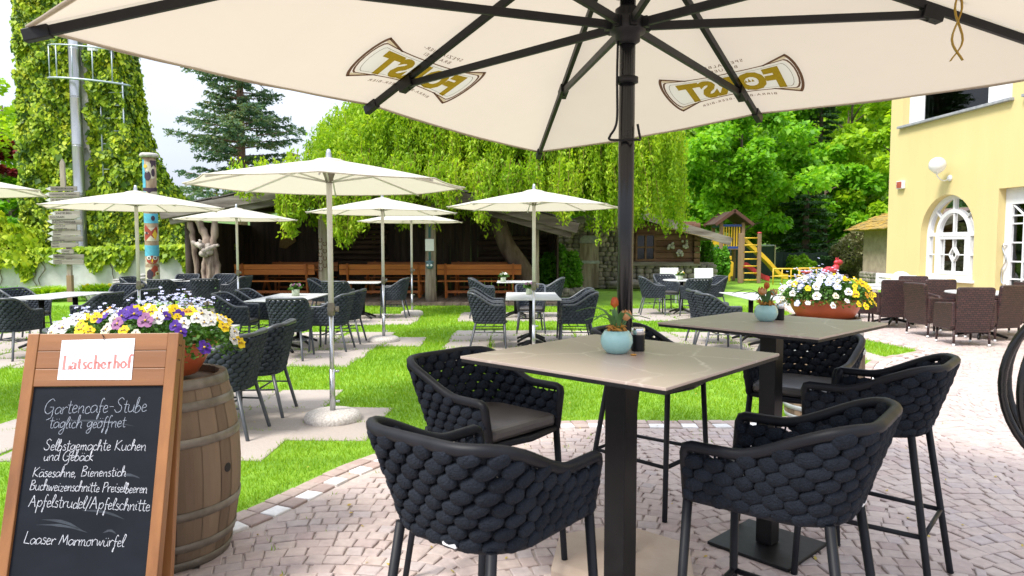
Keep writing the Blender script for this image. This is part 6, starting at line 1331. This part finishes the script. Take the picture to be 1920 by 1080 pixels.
def totem():
    Y = 19.0; X = (286-960)/FPX*Y; t = thing('totem_pole', 'brightly painted wooden totem pole with faces and a round wooden cap', 'totem pole', (X, Y, 0)); H = 3.86; r0 = .168
    b = MB(); b.tube([(0,0,z) for z in np.linspace(0,H,9)], [r0*(1.05-.06*i/8) for i in range(9)], 24); b.build('column', M['totembase'], t)
    b = MB(); b.lathe([(.0,.13),(.20,.12),(.245,.07),(.235,.02),(.17,0)], 20, (0,0,H)); b.build('cap', M['stonelt'], t)
    def paint(nm, polys, m, lift=.003):
        b = MB()
        for poly in polys:
            pl = []
            for (a_, z_), (a2_, z2_) in zip(poly, poly[1:]+poly[:1]):
                k_ = max(1, int(math.hypot(a2_-a_, z2_-z_)/.03)); pl += [(a_+(a2_-a_)*q/k_, z_+(z2_-z_)*q/k_) for q in range(k_)]
            poly = pl; n = len(poly); c = (sum(p[0] for p in poly)/n, sum(p[1] for p in poly)/n); rings = []
            V = []
            for f in (1, .8, .6, .4, .2, 0): 
                for a, z in poly: a2, z2 = c[0]+(a-c[0])*f, c[1]+(z-c[1])*f; rr = r0*(1.05-.06*z2/H)+lift; th = -math.pi/2+.46+a/r0; V.append((rr*math.cos(th), rr*math.sin(th), z2))
            F = [(k*n+i, k*n+(i+1) % n, (k+1)*n+(i+1) % n, (k+1)*n+i) for k in range(5) for i in range(n)]; b.add(V, F, True)
        b.build(nm, m, t)
    circ = lambda a, z, r, n=14, sy=1: [(a+r*math.cos(2*math.pi*k/n), z+r*sy*math.sin(2*math.pi*k/n)) for k in range(n)]
    band = lambda z0, z1, a0=-.28, a1=.28: [(a0,z0),(0,z0-.015),(a1,z0),(a1,z1),(0,z1-.015),(a0,z1)]
    paint('blue_paint', [[(-.28,2.6),(-.13,2.6),(-.10,3.2),(-.14,3.8),(-.28,3.8)], band(1.2,1.5), circ(.0,.34,.12,14,.6), band(2.10,2.36,-.28,.28), band(.02,.2)], T_['blue'])
    paint('cream_paint', [band(3.3,3.74,-.09,.12), band(2.66,2.95), band(1.62,1.98), band(.42,.9), [(-.2,.95),(0,1.05),(.2,.95),(.2,1.15),(0,1.0),(-.2,1.15)]], T_['cream'])
    paint('red_paint', [[(-.2,1.98),(-.14,2.04),(.12,1.72),(.05,1.68)], [(.12,2.0),(.17,1.96),(-.16,1.6),(-.2,1.66)], band(2.40,2.64), band(.22,.40,-.28,.28), circ(.0,1.10,.15,16,.75), [(.0,.62),(.12,.72),(.14,.9),(.05,.95),(-.05,.82)]], T_['red'], .005)
    paint('dark_paint', [circ(-.05,3.36,.085,14,1.5), circ(.09,3.45,.05,14,2.2), [(.02,3.78),(.20,3.78),(.19,3.60),(.12,3.66),(.05,3.58)], band(2.96,3.05), [(-.14,3.05),(-.02,2.95),(.16,3.08),(.16,3.03),(-.02,2.89),(-.14,2.99)], circ(-.12,1.82,.04,12), circ(.05,2.22,.05,12,1.4), [(-.15,.62),(-.02,.5),(.02,.75),(-.06,.85),(-.14,.78)]], T_['dark'], .007)
    paint('white_paint', [circ(-.06,2.80,.055), circ(.10,2.82,.05), circ(-.06,3.48,.03), circ(-.075,1.15,.055), circ(.07,1.15,.055), circ(.12,.72,.06), circ(.05,.30,.04)], T_['white'], .009)
    paint('yellow_paint', [[(.02,1.78),(.09,1.62),(.15,1.78),(.085,1.92)], [(-.02,1.12),(.02,1.12),(0,.98)], circ(.12,.72,.042), circ(-.10,3.62,.05)], T_['yellow'], .011)
    paint('pupil_paint', [circ(-.06,2.80,.026), circ(.10,2.82,.024), circ(-.075,1.15,.026), circ(.07,1.15,.026), circ(.12,.72,.022), circ(-.06,3.48,.013), circ(.05,.30,.018)], T_['dark'], .013)
totem()
for i, (lab, px, Yd, s) in enumerate((('cairn of white stones left of the garden parasol pole', 218, 19.4, 1.0),('small cairn of white stones in the green bed', 246, 19.2, .7),('large cairn of pale stones left of the totem pole', 268, 19.5, 1.25))):
    t = thing('stone_cairn', lab, 'cairn', ((px-960)/FPX*Yd, Yd, 0)); r = random.Random(i); z = .0
    for k in range(5): h = s*(.17-.026*k); b = MB(); b.ell((r.uniform(-.03,.03),0,z+h*.5), (s*(.25-.04*k),s*(.2-.03*k),h*.58), 10, 7, Matrix.Rotation(r.uniform(-.2,.2),3,'Y'), .85); b.build('stone', M['stonelt'], t); z += h*.92
for i, (lab, px, Yd) in enumerate((('white boulder at the foot of the signpost', 172, 19.0),('flat white boulder in the plant bed left of the cairns', 176, 18.6),('large pale rock below the ivy at the left wall', 70, 19.2))): b = MB(); b.ell((0,0,.12), (.34 if i == 2 else .2,.22,.22 if i == 2 else .14), 12, 8, Matrix.Rotation(.2*i,3,'Z'), .8); tag(b.build('boulder', M['stonelt'], loc=((px-960)/FPX*Yd, Yd, 0)), lab, 'rock')
M['lime2'] = leafmat('far_wood_leaves', [(.07,.17,.012), (.14,.29,.016), (.24,.40,.022), (.34,.48,.035)], trans=.35, clump=.09)
M['hillsoil'] = mat('hill_grass', (.05,.11,.012), (.08,.16,.02), .4, .95)
# ================================================================ PLANTS AND TREES
def tuft(label, x, y, n, h, w_, m, seed, flower=None):
    g = np.random.default_rng(seed); t = thing('garden_plant', label, 'plant', (x, y, 0), 0)
    a = g.random(n)*6.283; r0 = abs(g.normal(0,w_*.35,n)); B = np.c_[r0*np.cos(a), r0*np.sin(a), np.zeros(n)]; L = h*g.uniform(.6,1.1,n); ln = g.uniform(.1,.8,n)*w_; da = a+g.normal(0,.6,n)
    mid = B+np.c_[np.cos(da)*ln*.4, np.sin(da)*ln*.4, L*.7]; tip = B+np.c_[np.cos(da)*ln*1.2, np.sin(da)*ln*1.2, L*.85]; s = np.c_[-np.sin(da), np.cos(da), np.zeros(n)]*.012
    np_mesh('foliage', np.stack([B-s, mid-s*1.3, tip, mid+s*1.3],1).reshape(-1,3), 4, m, t)
    if flower:
        for k in range(8): o = bpy.data.objects.new('bloom', PM[flower][k % 2]); COL.objects.link(o); o.parent = t; q = mid[k*3]; o.location = (q[0], q[1]-.05, q[2]+.08); o.rotation_euler = (.8,0,k); o.scale = (2,2,2)
for i, a in enumerate([('yellow green grassy plant at the far left of the bed',-13.6,18.3,900,.45,.6),('bright green feathery plant below the signpost boards',-12.4,18.6,1100,.42,.6),('yellow green grass clump right of the signpost foot',-11.3,18.9,1000,.5,.55,'yellow'),('low green plant between signpost and cairns',-10.75,18.7,1000,.42,.55),('bright green clump behind the cairns',-10.5,19.6,1100,.55,.6),('lush green plant at the foot of the totem pole',-10.25,18.8,1000,.45,.5),('leafy green plant right of the totem pole',-9.2,19.3,1000,.5,.5),('green iris clump in front of the white wall by the shed',-8.75,18.9,900,.55,.5),('dark green ground plant left of the boulder',-13.0,19.4,900,.4,.6),('green grassy plant at the left edge of the photo below the ivy',-14.6,18.9,900,.35,.7)]):
    tuft(a[0], a[1], a[2], a[3], a[4], a[5], M['lime'] if i % 3 else M['bush'], i, a[6] if len(a) > 6 else None)
def limb_tree(b, base, h, r, rs, n=9, spread=2.5, start=.35, up=.6):
    top = Vector(base)+Vector((rs.uniform(-.2,.2), rs.uniform(-.2,.2), h)); pts = [Vector(base).lerp(top, f)+Vector((rs.uniform(-.06,.06)*h*.1, rs.uniform(-.06,.06)*h*.1, 0)) for f in np.linspace(0,1,7)]
    b.tube(pts, [r*1.25]+[r*(1-.12*i) for i in range(1,7)], 9); ends = []
    for k in range(n):
        f = start+(1-start)*k/n; p = Vector(base).lerp(top, f); a = k*2.4+rs.random(); L = spread*rs.uniform(.6,1)*(1.1-f*.5); d = Vector((math.cos(a), math.sin(a), up*rs.uniform(.5,1.3))); e = p+d.normalized()*L
        b.tube([p, p.lerp(e,.5)+Vector((0,0,.08*L)), e], [r*.42, r*.25, r*.08], 6); ends.append(e); ends.append(p.lerp(e,.6))
    return ends
def broadleaf(label, x, y, h, cr, ch, m, seed, n=16000, size=.17, cat='tree', group=None, name='leafy_tree', trunk=.16, bottom=None, nc=70):
    rs = random.Random(seed); g = np.random.default_rng(seed); t = thing(name, label, cat, (x, y, 0), 0, group)
    b = MB(); limb_tree(b, (0,0,0), h*.8, trunk, rs, 10, cr*.75, .3); b.build('trunk', M['bark'], t)
    cz = h-ch/2; cs = []
    for _ in range(nc):
        u = g.normal(0,1,3); u /= np.linalg.norm(u); q = g.uniform(.35,1)**.5; lob = 1+.18*math.sin(u[0]*5+seed)+.14*math.sin(u[2]*6+u[1]*4+seed); cs.append(np.array([u[0]*cr, u[1]*cr, u[2]*ch/2])*q*lob+[0,0,cz])
    cs = np.array(cs); i = g.integers(0, nc, n); rad = cr*.24*g.uniform(.6,1.25,nc)[i]; v = g.normal(0,1,(n,3)); v /= np.linalg.norm(v, axis=1)[:,None]; v[:,2] *= .62; C = cs[i]+v*(rad*g.random(n)**.4)[:,None]
    C = C[C[:,2] > .12]; nr_ = v[:len(C)]*.5+g.normal(0,.5,(len(C),3)); nr_[:,2] += .9; dr = v[:len(C)]+g.normal(0,.5,(len(C),3)); dr[:,2] -= .35
    leaf_np('crown', C, size, m, t, g, dirs=dr, nrm=nr_, asp=.45); return t
def conifer(label, x, y, h, r, m, seed, z0=3.0, dens=1.0, bark='barkred', droop=.25, gap=False, name='fir_tree'):
    rs = random.Random(seed); g = np.random.default_rng(seed); t = thing(name, label, 'tree', (x, y, 0), 0)
    tr = MB(); tr.tube([(rs.uniform(-.03,.03), 0, z) for z in np.linspace(0,h,10)], [.20*(1-i/10.2)+.03 for i in range(10)], 9); C = []; D = []
    z = z0
    while z < h-.15:
        f = (z-z0)/(h-z0); L0 = r*(1-f)**.75*(.75+.25*math.sin(z*2.3)); nb = 6 if f < .8 else 5
        for k in range(nb):
            a = k*6.283/nb+z*1.7+rs.uniform(-.25,.25); L = L0*rs.uniform(.6,1.12)+.15; d = Vector((math.cos(a), math.sin(a), 0)); P = [Vector((0,0,z))+d*L*q+Vector((0,0,L*(.16*q-droop*1.25*q*q+.12*q**3))) for q in np.linspace(0,1,7)]
            if gap and rs.random() < .15: continue
            tr.tube(P, [.032*(1-i/7.5)+.006 for i in range(7)], 5); side = Vector((-d.y, d.x, 0))
            for j in range(1 if not gap else 2,7):
                nl = int((4 if j > 2 else 1)*dens+.5)
                for s in (-1,1):
                    for _ in range(nl):
                        l2 = L*.30*rs.uniform(.4,1.1)*(1-.35*abs(j-4)/3); e = (d*rs.uniform(.3,.9)+side*s*rs.uniform(.4,1)+Vector((0,0,rs.uniform(-.45,.12)))).normalized(); n_ = max(4, int(l2/.045)); q = np.linspace(.05,1,n_); p0 = P[j]
                        pp = np.array(p0)+np.outer(q*l2, np.array(e)); C.append(pp+g.normal(0,.022,(n_,3))); D.append(np.tile(np.array(e),(n_,1))+g.normal(0,.5,(n_,3)))
        z += rs.uniform(.20,.36)*(1.0 if dens > .8 else 1.4)
    tr.build('trunk', M[bark], t); C = np.concatenate(C); D = np.concatenate(D); leaf_np('crown', C, .12, m, t, g, dirs=D, asp=.26); return t
conifer('tall old fir with bare reddish trunk behind the shed roof', -11.6, 30, 17.5, 3.25, M['fir'], 3, z0=3.2, dens=1.4, droop=.12, gap=True)
def willow():
    g = np.random.default_rng(77); rs = random.Random(77); t = thing('willow_tree', 'large weeping willow hanging over the shed roof with yellow green strands', 'tree', (.55, 19.6, 0))
    b = MB(); b.tube(crom([(.05,-.4,0),(-.25,-.3,.8),(-.75,-.2,1.6),(-1.0,0,2.6),(-1.0,0,3.8),(-.8,0,4.8)],4), [.30-.008*i for i in range(21)], 11)
    for k in range(13):
        a = k*2.4; s = Vector((-1.0+.1*rs.uniform(-1,1), 0, rs.uniform(2.4,4.6))); L = rs.uniform(2.0,4.2); d = Vector((math.cos(a)*1.25, math.sin(a)*.7, 0)); b.tube([s, s+d*L*.35+Vector((0,0,.9)), s+d*L*.75+Vector((0,0,1.2)), s+d*L+Vector((0,0,.9))], [.11,.08,.05,.02], 6)
    b.build('trunk', M['bark'], t)
    C = []; D = []; tw = MB(); ns = 2100
    for i in range(ns):
        a = g.random()*6.283; q = g.random()**.55; x = -1.05+5.3*q*math.cos(a); y = .2+3.1*q*math.sin(a); lob = .35*math.sin(x*1.7+1)+.3*math.sin(y*2.1+x)
        zt = 4.0+2.15*math.sqrt(max(0,1-q*q))+lob*.8+g.normal(0,.15)
        if y < -2.0: y = -2.0-(abs(y)-2.0)*.4
        L = abs(g.normal(1.15,.6))+.4+.55*q; sh = .35*math.sin(x*3.1)+.25*math.sin(x*7.7+2); L *= 1+sh*.55
        zb = max(zt-L, 1.95+.35*math.sin(x*2.9)+.2*math.sin(x*8.1)+.25*g.random()) 
        if x > 2.2: zb = max(zb-.15, 1.7)
        L = zt-zb
        if L < .25: continue
        n = int(L/.034)+2; s = np.linspace(0,1,n); dx, dy = g.normal(0,.10,2); ph = g.random()*6; xs = x+dx*s*L*.5+.04*np.sin(s*L*4+ph)+.12*q*math.cos(a)*np.sin(s*1.5); ys = y+dy*s*L*.5+.04*np.cos(s*L*3.3+ph); zs = zt-L*s
        P = np.c_[xs,ys,zs]; 
        if i % 5 == 0: tw.tube([P[0], P[n//2], P[-1]], .007, 3, caps=False)
        for rep in (0,1): C.append(P+g.normal(0,.055,(n,3))); dd = g.normal(0,.55,(n,3)); dd[:,2] -= .9; D.append(dd)
    for (cx, zb0, wd_, ns_) in ((-5.25,1.62,.30,34),(-4.95,2.1,.5,30),(-3.95,1.42,.42,46),(-3.55,1.75,.3,26),(-2.7,2.15,.6,34),(-2.6,2.3,.35,30),(-1.6,2.2,.5,30),(-.72,1.95,.18,22),(-.1,2.25,.4,22),(.55,2.1,.25,18),(1.25,1.95,.4,26),(-6.2,2.5,.6,26)):
        for _ in range(ns_):
            u_ = g.normal(0,.5); x = cx+wd_*u_; y = -3.2+g.normal(0,.18); zt = 3.3+g.normal(0,.22); zb = min(zb0+abs(u_)*.5+abs(g.normal(0,.16)), zt-.2); n = int((zt-zb)/.034)+2; s = np.linspace(0,1,n); ph = g.random()*6
            P = np.c_[x-.55+.05*np.sin(s*6+ph), y+.05*np.cos(s*5+ph), zt-(zt-zb)*s]; tw.tube([P[0], P[n//2], P[-1]], .006, 3, caps=False)
            for rep in (0,1): C.append(P+g.normal(0,.05,(n,3))); dd = g.normal(0,.55,(n,3)); dd[:,2] -= .9; D.append(dd)
    # inner and top foliage
    N = 26000; u = g.normal(0,1,(N,3)); u /= np.linalg.norm(u,axis=1)[:,None]; u[:,2] = abs(u[:,2]); lob = 1+.10*np.sin(u[:,0]*7)+.08*np.sin(u[:,1]*9+u[:,2]*6); P = u*np.array([4.7,2.9,2.2])*(lob*g.uniform(.6,1.0,N)**.5)[:,None]+np.array([-.75,.2,3.95]); C.append(P); dd = g.normal(0,.6,(N,3)); dd[:,2] -= .7; D.append(dd)
    tw.build('hanging_twigs', M['straw'], t); C = np.concatenate(C); D = np.concatenate(D); leaf_np('crown', C, .10, M['willow'], t, g, dirs=D, asp=.22); print('willow', len(C))
willow()
broadleaf('bright green maple spreading over the playground tower', 10.3, 31.5, 8.4, 3.2, 6.6, M['maple'], 5, 26000, .20, name='maple_tree', nc=90)
BG = [('dark green tree filling the gap between willow and maple', 6.0, 38, 13, 4.2, 11, 'deep', 14000),('tall green tree behind the maple, left of the spruce', 13.6, 41, 14.5, 4.2, 12, 'maple', 16000),('light green tree on the slope left of the hotel corner', 20.4, 42, 14, 3.9, 11.5, 'lime', 16000),
 ('spring green tree higher on the slope beside the hotel', 24, 50, 19, 5.0, 15, 'lime', 14000),('mid green tree behind the screening fence', 16.2, 36, 6.5, 3.0, 5.6, 'maple', 12000),('light green tree right behind the clay hut', 19.0, 34.5, 7.6, 2.9, 6.8, 'lime', 12000),
 ('tree with dark leaves directly behind the willow crown', 1.0, 36, 10.5, 4.4, 8.5, 'deep', 12000),('bluish green tree left behind the willow', -5.6, 40, 8.8, 3.4, 7, 'deep', 9000),('yellow green tree between the fir and the willow', -9.0, 47, 9.2, 3.0, 7.5, 'lime', 8000),('far green tree rising left of the willow top', -3.4, 52, 15.2, 4.4, 11, 'lime', 11000),
 ('bright green tree at the left edge behind the ivy tower', -21.5, 29.5, 9.2, 3.6, 8.2, 'lime', 16000),('green shrub like tree at the left edge below the red one', -19.0, 26.5, 4.0, 2.0, 3.8, 'maple', 9000),('green tree behind the fence at the far end of the net', 12.6, 36.5, 7.5, 2.9, 6.8, 'deep', 10000),('leafy tree beyond the hotel roof corner', 28.5, 44, 15, 4.5, 12, 'deep', 9000)]
for i, (lab, x, y, h, cr, ch, m, n) in enumerate(BG): broadleaf(lab, x, y, h, cr, ch, M[m], 30+i, n, .25 if y > 33 else .19, group='trees beyond the garden')
broadleaf('dark red leaved tree at the left edge', -19.6, 27.2, 5.8, 1.15, 2.2, M['red'], 60, 2600, .17, name='red_tree', trunk=.07, nc=24)
conifer('slim dark spruce rising among the leafy trees', 17.6, 40, 12.5, 1.8, M['spruce'], 8, z0=.6, dens=1.2, bark='bark', name='spruce_tree')
conifer('dark spruce low behind the ball net', 14.2, 33.6, 5.6, 1.9, M['spruce'], 9, z0=.3, dens=1.2, bark='bark', name='spruce_tree')
for x_, y_, h_, lab_ in ((-2.5,31.5,15,'tall dark spruce behind the willow, mirrored in the upper hotel window'),(-5.2,34.5,14,'tall dark spruce behind the left half of the willow'),(.4,33.5,15.5,'tall dark spruce behind the middle of the willow')): conifer(lab_, x_, y_, h_, 2.2, M['spruce'], int(h_*7), z0=1.5, dens=.9, bark='bark', name='spruce_tree')
def shrub(label, x, y, w_, h, m, seed, n=5200, size=.085):
    g = np.random.default_rng(seed); t = thing('shrub', label, 'shrub', (x, y, 0)); rs = random.Random(seed); b = MB()
    for k in range(7): a = k*.9; b.tube([(0,0,0),(w_*.3*math.cos(a), w_*.3*math.sin(a), h*.5),(w_*.6*math.cos(a), w_*.6*math.sin(a), h*.8)], [.03,.02,.008], 5)
    b.build('stem', M['bark'], t); u = g.normal(0,1,(n,3)); u /= np.linalg.norm(u,axis=1)[:,None]; lob = 1+.15*np.sin(u[:,0]*8+seed)+.13*np.sin(u[:,2]*9+u[:,1]*5); C = u*np.array([w_,w_,h/2])*(lob*g.uniform(.5,1.0,n)**.4)[:,None]+np.array([0,0,h*.52]); C = C[C[:,2] > .03]; dr = u[:len(C)]+g.normal(0,.6,(len(C),3)); nr_ = u[:len(C)]+g.normal(0,.5,(len(C),3)); nr_[:,2] += .5
    leaf_np('foliage', C, size, m, t, g, dirs=dr, nrm=nr_, asp=.42)
shrub('round glossy green bush at the right corner of the shed', 1.46, 20.6, .60, 1.35, M['bush'], 2)
shrub('brownish green rounded shrub over the screening fence', 15.9, 31.4, 1.15, 2.2, M['twig'], 3, 7000, .10)
shrub('leafy green shrub in front of the play tower posts', 7.95, 26.6, .42, 1.35, M['bush'], 4, 2600, .10); shrub('small green shrub beside the hut corner', 6.95, 24.6, .32, 1.5, M['bush'], 5, 2000, .09)
shrub('green bush low between the ball net and the fence', 13.0, 31.3, .6, 1.0, M['deep'], 6, 3000, .10)
b = MB(); b.lathe([(0,0),(.62,0),(.66,.1),(.6,.24),(0,.25)], 18); 
rubb = random.Random(4)
for k in range(22): a = k*.2856; b.ell((.62*math.cos(a), .62*math.sin(a), .12+.08*(k % 2)), (.12,.1,.09), 8, 6, None, .8)
tag(b.build('stone_planter', M['greystone'], loc=(1.46,20.6,-.02)), 'ring of rough stones round the foot of the green bush', 'stone ring')
# hillside and far wood
hb = MB(); n = 40; m_ = 16; V = []
for j in range(m_+1):
    for i in range(n+1):
        x = -90+180*i/n; y = 46+60*j/m_; rise = (j/m_)**1.1*30*(.25+.75/(1+math.exp(-(x-2)/9)))*(1+.1*math.sin(x*.21)); V.append((x, y, -.5+rise))
hb.add(V, [(j*(n+1)+i, j*(n+1)+i+1, (j+1)*(n+1)+i+1, (j+1)*(n+1)+i) for j in range(m_) for i in range(n)], True); structure(hb.build('hill', M['hillsoil']) if 'hillsoil' in M else hb.build('hill', M['soil']))
def far_wood():
    g = np.random.default_rng(5); nT = 260; C = []; 
    for k in range(nT):
        x = g.uniform(-40,75); y = g.uniform(52,100); rise = ((y-46)/60)**1.1*30*(.25+.75/(1+math.exp(-(x-2)/9))); h = g.uniform(7,12)
        if -.56 < x/y < -.27: continue

        if x < 2: h *= .75
        r = h*.3; n = 320; u = g.normal(0,1,(n,3)); u /= np.linalg.norm(u,axis=1)[:,None]; C.append(u*np.array([r,r,h*.45])*g.uniform(.6,1,(n,1))+np.array([x,y,rise+h*.5]))
    C = np.concatenate(C); o = leaf_np('distant_wood', C, .75, M['lime2'], None, g, asp=.5); o['kind'] = 'stuff'; tag(o, 'far wooded hillside behind the garden trees', 'wood')
far_wood()
